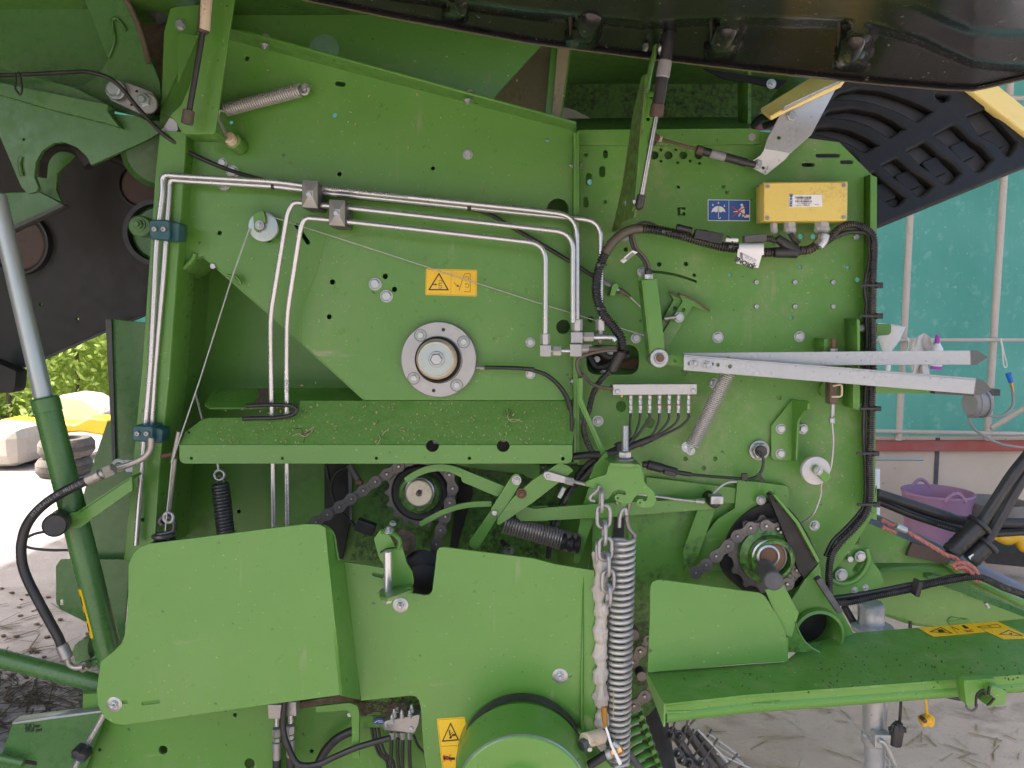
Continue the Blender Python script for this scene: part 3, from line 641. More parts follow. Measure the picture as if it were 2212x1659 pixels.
part('inner_box', plate(D(1262,738, 1384,738, 1384,816, 1262,816), 0.13, 0.01), 'green_clean')
part('inner_crossbar', box(at(1330, 780, 0.11), 0.16, 0.02, 0.03, Matrix.Rotation(R(10), 4, 'Y')), 'brown_rust')
part('inner_hose', sweep(cr(qp('12', 0.07, 640, 1420, 700, 1500, 800, 1480, 900, 1400)), mp(9, 0), 10), 'rubber')
part('inner_hose', sweep(cr(qp('12', 0.08, 630, 1350, 720, 1370, 800, 1420, 960, 1410)), mp(12, 0), 10), 'rubber')
for k, (x, y) in enumerate(((1290, 776), (1302, 800), (1318, 762))): bolt(x, y, 0.07, 5, B, 'nut')

# ---- upper back plates behind the flange
back = part('upper_back_plate', plate(D(470,-40, 1330,-40, 1250,20, 1168,98, 1064,214, 1000,260, 480,180), 0.16, 0.006, [(700,106,33)]), 'green')
part('dust_plate', plate(D(1171,97, 1215,60, 1200,300, 1180,300, 1058,225), 0.36, 0.006), 'tan_dust', 'plate caked with tan dust behind the flange')
up = part('upright_bar', plate(D(1192,90, 1236,90, 1212,262, 1178,262), 0.26, 0.06), 'green_deep')
part('bar_face', plate(D(1205,96, 1231,100, 1208,262, 1192,262), 0.252, 0.006), 'tan_dust', None, up)
iw = part('inner_wall', plate(D(1225,60, 1708,60, 1690,180, 1640,245, 1628,330, 1190,330), 0.75, 0.01), 'green_grime_shade', 'dark inner wall under the raised hood')  # black patches put the shade under the hood into the wall colour
part('chaff_patch', plate(Q('02', 440, 850, 520, 870, 640, 930, 770, 1010, 800, 1040, 480, 1060, 410, 950), 0.745, 0.004, r=5), 'white_dust', 'pale dust patch', iw)
part('inner_rib', plate(D(1616,150, 1622,150, 1622,276, 1616,276), 0.35, 0.1), 'green_greasy')  # blackened colour stands in for shade under the hood
part('guard_strip', plate(Q('02', 1560, 545, 2212, 640, 2140, 700, 1900, 650, 1700, 620), 0.10, 0.006), 'black_cover')
bolts('02', 0.10, 8, B, 2085, 665, kind='nut')
part('shade_deck', box(Vector((-0.45, 0.26, 2.33)), 2.9, 1.5, 0.02), 'green_deep')  # unseen sheet added to stop light falling in behind the hood
part('inner_floor', plate(D(1225,280, 1720,276, 1720,230, 1225,230), P3((1225,284,0.04), (1720,280,0.04), (1225,262,0.55)), 0.006), 'green_grime_shade')  # blackened like the inner wall, shade put into the colour

# ---- raised hood: one moulded shell with ribs
def interp(T, x):
    for (a, b), (c, d) in zip(T, T[1:]):
        if x <= c: return b + (d - b) * max(0, (x - a)) / (c - a)
    return T[-1][1]
RIM = D(-1700,-230, -300,-170, 560,-18, 663,0, 857,40, 1152,94, 1411,127, 1701,161, 1900,181, 2040,193, 2100,195, 2135,188, 2212,170, 2330,140)  # far left run is out of view, added to shade the tailgate
BND = D(-1700,30, -300,30, 560,40, 1000,60, 1234,72, 1386,76, 1600,112, 1840,130, 1900,124, 1990,106, 2072,74, 2154,46, 2212,30, 2330,20)
RIBS = ((984, 30, 17), (1262, 62, 27), (1560, 78, 26), (1838, 95, 27))
def sm(a, b, x):
    s = max(0.0, min(1.0, (x - a) / (b - a))); return s * s * (3 - 2 * s)
rows = []
NX, NV = 300, 56
for i in range(NX + 1):
    x = (-1700 + 1940 * i / 60) if i < 60 else 240 + (2430 - 240) * (i - 60) / (NX - 60); ry = interp(RIM, x); bd = interp(BND, x); row = []
    for k in range(NV + 1):
        v = 300 * (k / NV) ** 1.25
        rel = sm(bd - 9, bd + 12, v)
        for c, d, wd in RIBS:
            e = abs(x - c - 0.25 * (v - 40)) / wd
            rel = max(rel, (1 - sm(0.62, 1.15, e)) * sm(bd - d - 8, bd - d + 14, v))
        rel2 = sm(bd + 60, bd + 84, v) * (0.5 + 0.5 * math.sin(x * 0.012 + 1)) * 0.5
        y = -0.16 - 0.0016 * v - 0.15 * rel - 0.08 * rel2 - 0.02 * sm(8, 0, v) + 0.004 * noise.noise(Vector((x * .01, v * .01, 0)))
        row.append(at(x, ry - v, y))
    e = row[-1]; row += [e + Vector((0, -0.25, 0.02)), e + Vector((0, -0.5, 0.02)), e + Vector((0, -0.7, 0))]  # overhang out of view, lengthened to shade the upper panels
    rows.append(row)
def relief(x, v):
    bd = interp(BND, x); rel = sm(bd - 9, bd + 12, v)
    for c, d, wd in RIBS:
        e = abs(x - c - 0.25 * (v - 40)) / wd; rel = max(rel, (1 - sm(0.62, 1.15, e)) * sm(bd - d - 8, bd - d + 14, v))
    return rel
hood = part('hood', sheet(rows, 0.006), 'black_hood', 'raised black moulded hood dusted with chaff')
for (tx, tv, ux, uv, wd) in ((994, 25, 1004, 90, 13), (1265, 27, 1290, 120, 22), (1549, 28, 1592, 130, 21), (1828, 33, 1862, 140, 23)):
    P, rr = [], []
    for i in range(17):
        s = i / 16; x = tx + (ux - tx) * s; v = tv + 8 + (uv - tv) * s; P.append(at(x, interp(RIM, x) - v, -0.305 - 0.0016 * v + 0.045 * max(0, s - .45) / .55)); rr.append(mp(wd, -.25) * math.sqrt(max(0.02, 1 - (1 - min(1, s * 3.2 + .04)) ** 2)) * (1 - .75 * max(0, s - .5) ** 1.0 / .5))
    part('hood_rib', sweep(P, rr, 18), 'black_hood', None, hood)
RG = []
for x in range(560, 2331, 4):
    v = 1.0
    while v < 190 and relief(x, v) < 0.55: v += 1.5
    RG.append(at(x, interp(RIM, x) - v, -0.16 - 0.0016 * v - 0.098))
part('hood_ridge', sweep(RG[::1], mp(4.6, -.3), 8), 'hood_dusty', None, hood)
part('hood_rim', sweep([at(x, interp(RIM, x) + 0.5, -0.165) for x in range(240, 2331, 15)], mp(2.4, -.16), 6), 'dust_mud', None, hood)

# ---- far front hood with pockets, yellow trim and its bracket
cov = P3((1900, 300, 0.55), (2200, 300, 0.75), (1900, 450, 0.45))
out = D(1812,165, 2110,150, 2212,235, 2330,310, 2330,318, 2212,356, 1897,484, 1860,500, 1735,330, 1750,290)
pk = [fillet(q, 7) for q in (Q('03', 660,800, 740,720, 900,680, 1100,700, 1300,765, 1450,830, 1530,880, 1370,980, 1200,890, 1000,820, 850,800),
  Q('03', 600,920, 660,860, 850,835, 1050,870, 1200,940, 1300,1020, 1150,1110, 1000,1010, 850,960, 700,945),
  Q('03', 540,1030, 570,990, 700,980, 850,1010, 1000,1080, 1095,1145, 960,1225, 850,1160, 700,1100, 560,1075),
  Q('03', 740,1120, 850,1180, 925,1265, 900,1300, 760,1250),
  Q('03', 1740,910, 1930,830, 2180,1110, 2150,1190, 2100,1260, 2050,1230, 1990,1150, 1860,1090, 1800,1000),
  Q('03', 1480,1060, 1650,970, 1700,985, 1800,1090, 1900,1150, 1990,1260, 1890,1370, 1820,1370, 1740,1290, 1640,1200, 1560,1130),
  Q('03', 1265,1190, 1420,1105, 1460,1120, 1560,1210, 1680,1290, 1740,1370, 1640,1470, 1580,1470, 1500,1390, 1400,1330),
  Q('03', 1065,1300, 1200,1230, 1240,1250, 1340,1340, 1460,1410, 1520,1470, 1430,1560, 1370,1570, 1280,1480, 1180,1420),
  Q('03', 975,1360, 1030,1335, 1100,1400, 1200,1480, 1300,1560, 1240,1640, 1160,1650, 1060,1560, 985,1480),
  Q('03', 1500,720, 1640,735, 1640,800, 1560,830, 1500,770))]
fh = part('front_hood', [(plate(out, cov, 0.03, pk, bev=0.009), 'black_cover'), (plate(out, Pl(cov.p - cov.n * 0.031, cov.u, cov.v), 0.01), 'rear_black')], None, 'black ribbed underside of the far front hood')
for q in pk[4:9]:
    xs = [p[0] for p in q]; ys = [p[1] for p in q]; x0, y0 = sum(xs) / len(q), sum(ys) / len(q)
    part('rib', plate([(x0 - 30, y0 - 2), (x0 - 2, y0 - 14), (x0 + 22, y0 + 16), (x0 - 8, y0 + 28)], Pl(cov.p - cov.n * 0.014, cov.u, cov.v), 0.016, r=4, bev=0.004), 'black_cover', None, fh)
part('yellow_trim', plate(Q('03', 1790,690, 1990,670, 2212,850, 2420,1020, 2420,1180, 2212,1022), Pl(cov.p + cov.n * 0.02, cov.u, cov.v), 0.03, r=2, bev=0.006), 'yellow_trim', 'yellow edge of the far front hood', fh)
part('yellow_trim', plate(Q('03', 550,600, 790,600, 750,655, 320,850, 205,912, 135,855, 180,828), P3((1645,240,-0.02), (1820,172,-0.02), (1660,250,-0.06)), 0.012, r=2, bev=0.003), 'yellow_trim', 'yellow edge of the far front hood', fh)
part('trim_end', sweep(cr(qp('03', 0.03, 60, 1005, 130, 930, 230, 920, 285, 885, 240, 960, 150, 1000)), mp(7, 0), 8), 'black_cover', None, fh)
part('trim_end', plate(Q('03', 45,1010, 130,985, 240,980, 250,1000, 200,1020, 60,1020), 0.04, 0.01), 'tub_pink', None, fh)
gb = part('hood_bracket', plate(Q('03', 745,652, 718,706, 525,1066, 360,1212, 160,1178, 182,1098, 275,925, 320,852), -0.03, 0.005, [(1682.5,297.5,5)]), 'galv', 'galvanised bracket carrying the front hood')
part('bracket_foot', plate(Q('03', 360,1212, 320,1262, 165,1386, 65,1330, 60,1278, 130,1228, 160,1178), P3((1652,321,-0.03), (1707,331,-0.03), (1653,378,-0.01)), 0.005, [(1649,363,4)], r=3), 'galv', None, gb)
part('bracket_flange', plate(Q('03', 318,850, 748,648, 725,704, 300,893), P3((1692,244,-0.032), (1812,180,-0.032), (1693,233,-0.09)), 0.004), 'galv', None, gb)
bolts('03', -0.03, 10, gb, 368, 925); bolts('03', -0.015, 9, gb, 102, 1295, kind='nut')

# ---- hood arm and gas struts on the right
arm = part('hood_arm', plate(D(1398,198, 1418,201, 1409,270, 1399,283, 1396,300, 1397,318, 1390,345, 1374,443, 1366,456, 1372,440, 1386,250), -0.20, 0.006, [(1408,211,4.5), (1400,257,5)], r=2), 'green_clean')
part('arm_side', plate(D(1395,160, 1387,246, 1374,440, 1368,470, 1346,478, 1330,496, 1322,500, 1344,400, 1368,240, 1386,165), P3((1390,200,-0.205), (1380,400,-0.205), (1334,470,-0.03)), 0.006, r=2), 'green_muddy', 'arm side caked with brown dirt', arm)
part('arm_link', sweep(bendpath(qp('02', -0.21, 1290, 115, 1235, 150, 1180, 300, 1165, 400, 1125, 560, 1100, 720), 0.02), mp(5.5, -.2), 8, squash=2.2), 'green', None, arm)
part('end_lug', plate(Q('02', 1230, -60, 1345, -60, 1300, 110, 1190, 180, 1210, 60), -0.2, 0.006), 'green_deep', None, arm)
part('end_lug', plate(Q('02', 1405, -60, 1440, -60, 1425, 90, 1400, 120, 1380, 115, 1405, 60), -0.24, 0.05, r=2), 'green', None, arm)
for x, y, s in ((1397, 102, -1), (1424, 106, 1), (1490, 14, 1), (1476, 12, -1)): bolt(x, y, -0.22, 9, arm, 'nut' if s > 0 else 'plain', axis=(s, -0.3, 0))
bolt(1357, 437, -0.1, 9, arm, 'nut', axis=(-1, -0.5, 0)); bolt(1369, 434, -0.2, 7, arm, 'plain', axis=(1, -.5, 0))
def strut(name, body, a, b, rb, ra, rr, Yb, mb, mr, lab, ends=(), collar=None):
    A, C_, E = pts3(body)
    s = part(name, rod(A, C_, mp(rb, Yb), 18), mb, lab)
    obj('piston_rod', rod(C_, E, mp(rr, Yb), 12), mr, s)
    return s
gs = strut('gas_strut', (1466,-40,-.27, 1417.5,249,-.25, 1384,432,-.23), 0, 0, 13, 0, 5.5, -.25, 'rubber', 'rod_dark', 'black gas strut holding up the hood arm')
obj('strut_label', rod(at(1437.5, 130, -.262), at(1431, 168, -.26), mp(14.2, -.25), 18), 'ink_grey', gs)
obj('strut_collar', rod(at(1421, 225, -.252), at(1417, 252, -.25), mp(14.5, -.25), 18), 'brown_plate', gs)
obj('ball_socket', [(rod(at(1386, 421, -.232), at(1381, 446, -.23), mp(9.5, -.23), 16), 'rubber'), (lathe([(0, mp(10, -.2)), (mp(7, -.2), mp(7, -.2)), (mp(10, -.2), 0), (mp(7, -.2), -mp(7, -.2)), (0, -mp(10, -.2))], at(1381, 444, -.23), (0, -1, 0), 18, 60), 'rubber')], None, gs)
g2 = part('gas_strut', rod(at(1514, 325, -.06), at(1613, 352, -.05), mp(9, -.05), 16), 'rubber', 'short dusty gas strut reaching the galvanised bracket')
obj('piston_rod', rod(at(1421, 299, -.05), at(1514, 325, -.06), mp(3.4, -.05), 10), 'dust_mud', g2)
obj('strut_end', rod(at(1613, 352, -.05), at(1632, 356, -.05), mp(7, -.05), 12), 'rubber', g2)
obj('ball_socket', [(disc(1417, 297, -.07, 9, .05), 'brown_plate'), (rod(at(1419, 298, -.06), at(1430, 301, -.06), mp(6, -.05), 12), 'cream')], None, g2)
obj('strut_collar', rod(at(1504, 322.5, -.06), at(1518, 326, -.06), mp(9.5, -.05), 14), 'brown_plate', g2)
obj('strut_label', rod(at(1534, 331, -.059), at(1566, 340, -.058), mp(9.3, -.05), 16), 'ink_grey', g2)

# ---- left top: tailgate, arm plates, link, bracket with strut
TG = part('tailgate_side', plate(D(-60,240, 20,250, 345,270, 350,400, 348,664, 319,677, 232,713, 95,774, -60,832), 0.30, 0.01, [(87.5,657.5,4), (167,689,4)]), 'rear_black', 'dark side of the raised tailgate')
part('tailgate_edge', sweep([at(x, y, 0.295) for x, y in D(-60,833, 95,775, 232,714, 319,678, 345,667)], mp(3, .3), 8), 'rubber_grey', None, TG)
for x, y, r, mt in ((38, 525, 62, 'brown_plate'), (305, 400, 45, 'brown_plate')):
    part('belt_roller', [(disc(x, y, 0.28, r, 0.03, 40), mt), (lathe([(mp(r, .28), -.02), (mp(r, .28), .004), (mp(r + 5, .28), .004), (mp(r + 5, .28), -.02)], at(x, y, .28), n=40), 'rubber')], None, None, TG)
rr_ = part('support_roller', [(lathe([(mp(60, .2), -.04), (mp(60, .2), .02), (mp(70, .2), .02), (mp(71, .2), -.04)], at(343, 504, .22), n=48), 'rubber'), (disc(343, 504, .22, 60, .03, 44), 'green_rear_shaded')])
part('roller_cap', rod(at(320, 492, .2), at(303, 489, -.0), mp(22, .1), 26), 'green_rear_shaded', None, rr_)
bolt(300, 485, 0.0, 11, rr_, 'nut', 'green_rear_shaded')
part('lower_bracket', plate(D(-40,770, 34,802, 31,838, 25,848, -40,848), 0.2, 0.05, r=4), 'rear_black')
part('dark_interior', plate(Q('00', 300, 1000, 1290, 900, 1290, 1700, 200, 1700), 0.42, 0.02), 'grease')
part('belt_edge', sweep(qp('00', 0.28, 850, 1230, 1100, 1340, 1280, 1460), mp(9, .25), 8), 'rear_black')
part('green_drum', [(rod(at(345, 330, .36), at(345, 330, .2), mp(72, .3), 36), 'green_rear_shaded')])
gp_ = part('gate_plate', plate(Q('00', -80, -60, 700, -60, 850, 480, 850, 620, 700, 720, 480, 720, 300, 640, -80, 560), 0.12, 0.008), 'green_rear_shaded')
gm = part('gate_arm', plate(Q('00', 650, -60, 985, -60, 1080, 180, 1262, 650, 1272, 770, 1180, 920, 1100, 915, 850, 860, 500, 775, 470, 745, 490, 710, 640, 680, 760, 620, 840, 500, 855, 470), 0.06, 0.012, r=3), 'green_rear_shaded')
part('weld_bead', sweep(cr(qp('00', 0.055, 860, 450, 905, 330, 895, 230, 890, 160, 930, 150, 1000, 240)), mp(3.5, 0), 8), 'green_rear_shaded', None, gm)
part('edge_strip', sweep(cr(qp('00', 0.05, 1000, 0, 1060, 120, 1130, 300, 1180, 500)), mp(6, 0), 8), 'dust_mud', None, gm)
gh = part('gate_hinge_plate', plate(Q('00', -80, 700, 0, 740, 860, 900, 1100, 925, 1230, 990, 1258, 1050, 1150, 1110, 720, 1305, 690, 1240, 610, 1165, 500, 1122, 420, 1132, 330, 1190, 280, 1280, 268, 1400, 300, 1480, 280, 1520, 220, 1530, 170, 1480, 0, 1080, -80, 900), 0.0, 0.012, [(51,301,3.5)], r=3), 'green_rear_shaded')
part('weld_bead', sweep(cr(qp('00', -0.004, 165, 1240, 155, 1290, 165, 1350, 175, 1390)), mp(4, 0), 8), 'green_rear_shaded', None, gh)
part('stiffener_bar', plate(Q('00', -80, 630, 0, 655, 850, 830, 845, 880, 935, 1000, 840, 970, 400, 860, 0, 745, -80, 720), -0.03, 0.035, r=1.5), 'green_rear_shaded', None, gm)
part('upper_ledge', plate(Q('00', -80, 530, 0, 545, 300, 620, 600, 700, 850, 830, 0, 655, -80, 635), 0.0, 0.02), 'green_rear_shaded', None, gm)
part('cutout_rim', sweep(cr(qp('00', 0.10, 720, 1310, 620, 1180, 500, 1140, 400, 1170, 330, 1260, 310, 1400)), mp(16, .1), 6), 'rear_black')
part('cutout_wall', plate(Q('00', 280, 1180, 520, 1120, 640, 1180, 560, 1260, 450, 1370, 440, 1500, 500, 1640, 330, 1640, 250, 1500), 0.16, 0.01), 'green_deep')
lb = part('lower_box', plate(Q('10', -60, 130, 90, 120, 240, 115, 300, 110, 495, 212, 60, 420, 20, 260, -60, 240), 0.08, 0.02, r=2), 'green_rear_shaded')
part('box_edge', plate(Q('10', 60, 400, 495, 208, 500, 222, 72, 422), 0.07, 0.03), 'galv_dark', None, lb)
lk = part('hinge_link', plate(Q('00', 848, 715, 875, 660, 930, 640, 985, 650, 1215, 735, 1242, 800, 1190, 882, 1120, 905, 870, 790), 0.03, 0.012, Q('00', 1082, 720) and [(295.2,196.5,3.5), (284.3,226,3.5)], r=7), 'cast_steel', 'grey steel hinge link with two big bolts')
bolt(*Q('00', 915, 712)[0], 0.018, 17, lk, 'hex', 'zinc_blue'); b = bolt(*Q('00', 1150, 800)[0], 0.018, 15, lk, 'nut', 'zinc_blue')
part('washer', disc(*Q('00', 1165, 818)[0], 0.012, 21, 0.006), 'cast_steel', None, lk)
# chaff-choked gap
part('gap_wall', plate(Q('00', 960, -60, 1400, -60, 1400, 1200, 1240, 1200, 1000, 300), 0.22, 0.02), 'mulch')
part('gap_beam', rod(at(290, -20, .16), at(350, 40, .16), mp(17, .15), 12), 'galv_dark')
bp = part('strut_back_plate', plate(Q('00', 1350, 70, 1400, 55, 1600, 40, 1600, 400, 1400, 940, 1290, 1008, 1262, 985, 1282, 760, 1300, 260), 0.05, 0.006, r=4), 'green_deep')
bolts('00', 0.05, 10, bp, 1430, 195)
br = part('strut_bracket', plate(Q('00', 1690, -60, 1862, -60, 1702, 1045, 1440, 1045, 1395, 962, 1350, 915, 1440, 830, 1500, 690, 1590, 300), -0.14, 0.005, [(*Q('00', 1795, 42)[0], 3), (*Q('00', 1760, 350)[0], 2.2), (*Q('00', 1645, 822)[0], 2.2), (*Q('00', 1684, 856)[0], 2.2)], r=3), 'green_clean')
part('bracket_side', plate(Q('00', 1620, -60, 1692, -60, 1592, 300, 1502, 690, 1442, 830, 1352, 915, 1295, 890, 1278, 835, 1300, 760, 1560, 90), P3((460,80,-0.138), (408,200,-0.138), (352,240,0.03)), 0.005, r=4), 'green', None, br)
part('bracket_lip', plate(Q('00', 1440, 1040, 1702, 1040, 1680, 1058, 1450, 1058), -0.138, 0.08), 'green', None, br)
part('steel_foot', plate(Q('00', 1345, 930, 1400, 965, 1405, 1030, 1345, 1085, 1270, 1045, 1310, 990), -0.03, 0.03, r=3), 'galv', None, br)
gl = part('gas_strut', rod(at(449, -40, -.19), at(438, 71, -.185), mp(12, -.19), 18), 'brown_plate', 'gas strut with peeling tan paint on the green bracket')
obj('piston_rod', rod(at(438, 71, -.185), at(407, 250, -.18), mp(6, -.18), 14), 'rubber', gl)
obj('ball_socket', [(rod(at(408, 238, -.18), at(404, 268, -.18), mp(12, -.18), 16), 'conduit_dusty')], None, gl)
obj('tan_patch', rod(at(448.5, -35, -.1915), at(441, 66, -.1865), mp(11.9, -.19), 18), 'cream', gl)

# ---- post on the left
post = part('corner_post', plate(D(346,285, 404,285, 397,390, 366,820, 345,1013, 333,1205, 268,1212, 308,790, 336,384), -0.04, 0.10, [(308,1123,4.5)]), 'green')
part('post_fold', sweep([at(x, y, -0.042) for x, y in D(401,288, 395,390, 364,820, 343,1013, 332,1200)], mp(2.2, 0), 6), 'green_clean', None, post)
part('side_skirt', plate(D(228,691, 240,690, 318,698, 311,823, 300,985, 252,1003, 235,780), 0.10, 0.006), 'green_rear_shaded')
part('skirt_edge', plate(D(228,691, 240,691, 249,1000, 244,1000), 0.092, 0.006), 'galv_dark')
part('lower_skirt', plate(Q('20', 850, 525, 900, 520, 1090, 800, 1060, 1700, 560, 1700, 565, 1560, 680, 1330, 660, 1110, 705, 960), 0.12, 0.006), 'green_rear_shaded')
part('rear_guard', plate(Q('30', 445, 10, 480, -40, 1030, -40, 970, 640, 720, 472, 480, 352, 445, 300), 0.09, 0.006, [Q('30', 465, 278, 500, 272, 503, 322, 465, 326)], r=3), 'green_rear_shaded')

# ---- hydraulic pipes
def pipe(lab, Y, rad, *a):
    P = [at(a[i], a[i + 1], a[i + 2] if False else Y) for i in range(0, len(a), 2)]
    return part('hydraulic_pipe', sweep(bendpath(P, rad), mp(6, Y), 14), 'pipe', lab)
p1 = pipe('outer bright hydraulic pipe', -0.062, 0.045, 294,1177, 308,986, 325,793, 338,520, 352,411, 350,377, 382,380, 603,393, 696,407, 1152,454, 1246,466, 1246.5,697)
p2 = part('hydraulic_pipe', sweep(bendpath([at(*q) for q in ((318,985,-.05), (325.5,943,-.05), (335,793,-.05), (354.6,575,-.05), (366,411,-.05), (366,388,-.05), (395,391,-.05), (603,403,-.05), (696,416,-.05), (1152,463,-.045), (1298,477,-.04), (1298,698,-.04))], 0.04), mp(6, -.05), 14), 'pipe', 'inner bright hydraulic pipe')
p3 = part('hydraulic_pipe', sweep(bendpath(pts3((591,1139,-.017, 589.5,1013,-.017, 585,795,-.017, 584,682,-.055, 621,460,-.075, 633,436,-.075, 672,441,-.075, 712,444.5,-.075, 1097,487,-.075, 1237.7,503,-.075, 1237.7,697,-.075)), 0.04), mp(6, -.075), 14), 'pipe')
p4 = part('hydraulic_pipe', sweep(bendpath(pts3((621,1139,-.017, 619.5,1013,-.017, 619,795,-.017, 620,682,-.055, 648,498,-.085, 657,470,-.085, 690,473,-.085, 745,478,-.085, 1097,517.5,-.085, 1178.5,527,-.085, 1177.7,727,-.085)), 0.04), mp(6, -.085), 14), 'pipe')
for s, x, y, rot in (('EN 10305-4  E235  +N  3261  CrE-free  MADE IN GERMANY', 775, 414, -6.0),): part('pipe_print', [text(s, x, y, -0.072, 0.009, rot, 'ink_grey')], None, None, p1)
part('pipe_print', [text('15x1,5  EN 10305-4  MADE IN GERMANY', 620.5, 1085, -0.026, 0.008, -90, 'ink_grey')], None, None, p4)
part('pipe_print', [text('DIN 2391', 619.5, 835, -0.026, 0.008, -90, 'ink_grey')], None, None, p4)
for y0 in (445,): part('pipe_sleeve', rod(at(1010, 448, -.05), at(1018, 449, -.05), mp(6.6, -.05), 12), 'rubber', None, p2)
part('pipe_sleeve', rod(at(586, 402, -.05), at(594, 403, -.05), mp(6.6, -.05), 12), 'rubber', None, p2)
def clampblock(x0, y0, x1, y1):
    c = part('pipe_clamp', [(plate(D(x0, y0 + 3, x1, y0 + 4, x1 + 1, y1 - 1, x0 - 1, y1 - 2), -0.10, 0.08, r=2), 'rubber_grey')])
    cx, cy = (x0 + x1) / 2, (y0 + y1) / 2; bm = bmesh.new()
    V = [bm.verts.new(at(*q, -0.102)) for q in ((x0, y0), (x1, y0 + 2), (x1, y1), (x0 - 1, y1 - 3))]; t = [bm.verts.new(at(cx + dx, cy + dy, -0.118)) for dx, dy in ((-6, -8), (6, -8), (6, 8), (-6, 8))]
    for k in range(4): bm.faces.new((V[k], V[(k + 1) % 4], t[(k + 1) % 4], t[k]))
    bm.faces.new(t); bm.faces.new(V[::-1]); bmesh.ops.recalc_face_normals(bm, faces=bm.faces)
    obj('cover_plate', from_bm(bm), 'alu', c); bolt(cx - 2, cy + 1, -0.118, 6.5, c, 'plain'); return c
clampblock(653.6, 389, 686, 450); clampblock(711.5, 431, 745, 489)
def tealclamp(x0, y0, x1, y1):
    w_ = x1 - x0; c = part('pipe_clamp', [(plate(D(x0, y0, x0 + w_ * .64, y0 + 1, x0 + w_ * .64, y1 - 2, x0, y1 - 4), -0.10, 0.075, r=5, bev=0.003), 'clamp_teal'), (plate(D(x0 + w_ * .5, y0 + 2, x1, y0 + 7, x1 - 2, y1, x0 + w_ * .5, y1 - 2), -0.085, 0.045, r=3, bev=0.003), 'clamp_teal')], None, 'dusty teal pipe clamp')
    for k in (0.16, 0.49): bolt(x0 + w_ * k, (y0 + y1) / 2 - 2, -0.10, 5.6, c, 'cap', 'cast_steel', name='socket_screw')
tealclamp(325, 476.5, 385, 518); tealclamp(288, 922, 348, 955)
# pipe ends and fittings
def nut(x, y, Y, r, h, par, ax=(0, 0, 1), mat='alu'):
    s = mp(r, Y); return obj('union_nut', lathe([(0, -h / 2), (s * .9, -h / 2), (s, -h / 2 + s * .1), (s, h / 2 - s * .1), (s * .9, h / 2), (0, h / 2)], at(x, y, Y), ax, 6, 0), mat, par)
nut(1246.5, 702, -.062, 12, .028, p1); nut(1298, 702, -.04, 11.5, .028, p2); nut(1177.7, 733, -.085, 10.5, .026, p4)
ft = part('elbow_fitting', [(box(at(1245, 729, -.062), .028, .028, .028), 'cast_steel'), (rod(at(1246, 712, -.062), at(1246, 722, -.062), mp(8, -.06)), 'cast_steel'), (box(at(1243, 756, -.07), .028, .028, .03), 'cast_steel'), (rod(at(1244, 735, -.066), at(1243, 750, -.07), mp(7, -.06)), 'cast_steel'),
   (rod(at(1250, 728, -.06), at(1270, 728, -.06), mp(8, -.06)), 'cast_steel')], None)
nut(1271, 727.5, -.06, 11, .024, ft, (1, 0, 0)); nut(1267, 753, -.07, 10, .024, ft, (1, 0, 0))
part('elbow_fitting', [(box(at(1178, 757, -.085), .026, .026, .028), 'cast_steel'), (rod(at(1178, 738, -.085), at(1178, 750, -.085), mp(7, -.08)), 'cast_steel'), (rod(at(1180, 758, -.085), at(1196, 758, -.085), mp(7, -.08)), 'cast_steel')])
nut(1203, 758, -.085, 11, .02, ft, (1, 0, 0)); part('connecting_pipe', rod(at(1203, 757.5, -.082), at(1236, 757.5, -.075), mp(5.5, -.08)), 'pipe')
part('connecting_pipe', sweep(bendpath(qp('12', -.06, 660, 1262, 830, 1262, 850, 1290), .015), mp(6.5, -.06), 12), 'pipe')
part('elbow_fitting', [(rod(at(1297, 706, -.04), at(1298, 724, -.04), mp(7.5, -.04)), 'cast_steel'), (rod(at(1290, 728, -.03), at(1300, 738, -.03), mp(9, -.04)), 'cast_steel')])
part('connecting_hose', sweep(cr(qp('12', -.075, 640, 1355, 720, 1360, 800, 1350, 860, 1355)), mp(7, -.07), 10), 'conduit_dusty')
part('grease_line', sweep(cr(qp('12', -.08, 860, 1365, 760, 1368, 640, 1395, 570, 1425, 545, 1480, 575, 1570) + qp('22', -.05, 590, 150, 660, 220, 740, 250, 830, 262)), mp(4, -.06), 8), 'conduit_dusty', 'dusty brown grease line')

# ---- cables, pulleys, tension spring
def pulley(x, y, Y, r, mat, lab, strap, nutpos):
    p = part('pulley', lathe([(0, -.012), (mp(r, Y), -.012), (mp(r * .86, Y), -.006), (mp(r, Y), 0), (mp(r * .8, Y), .001), (0, .001)], at(x, y, Y), n=40), mat, lab)
    obj('pulley_strap', plate(strap, Y - .012, .005, r=1), 'green', p); bolt(*nutpos, Y - .012, 7.5, p, 'nut'); return p
pulley(568.3, 489.5, -.03, 31, 'zinc_blue', 'zinc pulley at the upper left', Q('10', 2005, 290, 2075, 262, 2090, 345, 2040, 430, 2015, 410), Q('10', 2055, 375)[0])
part('strap_base', plate(Q('10', 2070, 262, 2085, 268, 2100, 350, 2085, 345), -.045, .045), 'green')
part('control_cable', sweep([at(*q) for q in ((539,494,-.035), (502,597,-.035), (431,823,-.06), (372,996,-.09), (357,1147,-.09))], mp(1.6, -.03), 6), 'cable_steel', 'thin steel cable running down from the pulley')
part('control_cable', sweep([at(*q) for q in ((570,460,-.035), (590,469,-.03), (1152,651,-.015), (1400,727,-.01))], mp(1.3, -.03), 6), 'cable_steel', 'thin steel cable crossing the panel to the sensor arm')
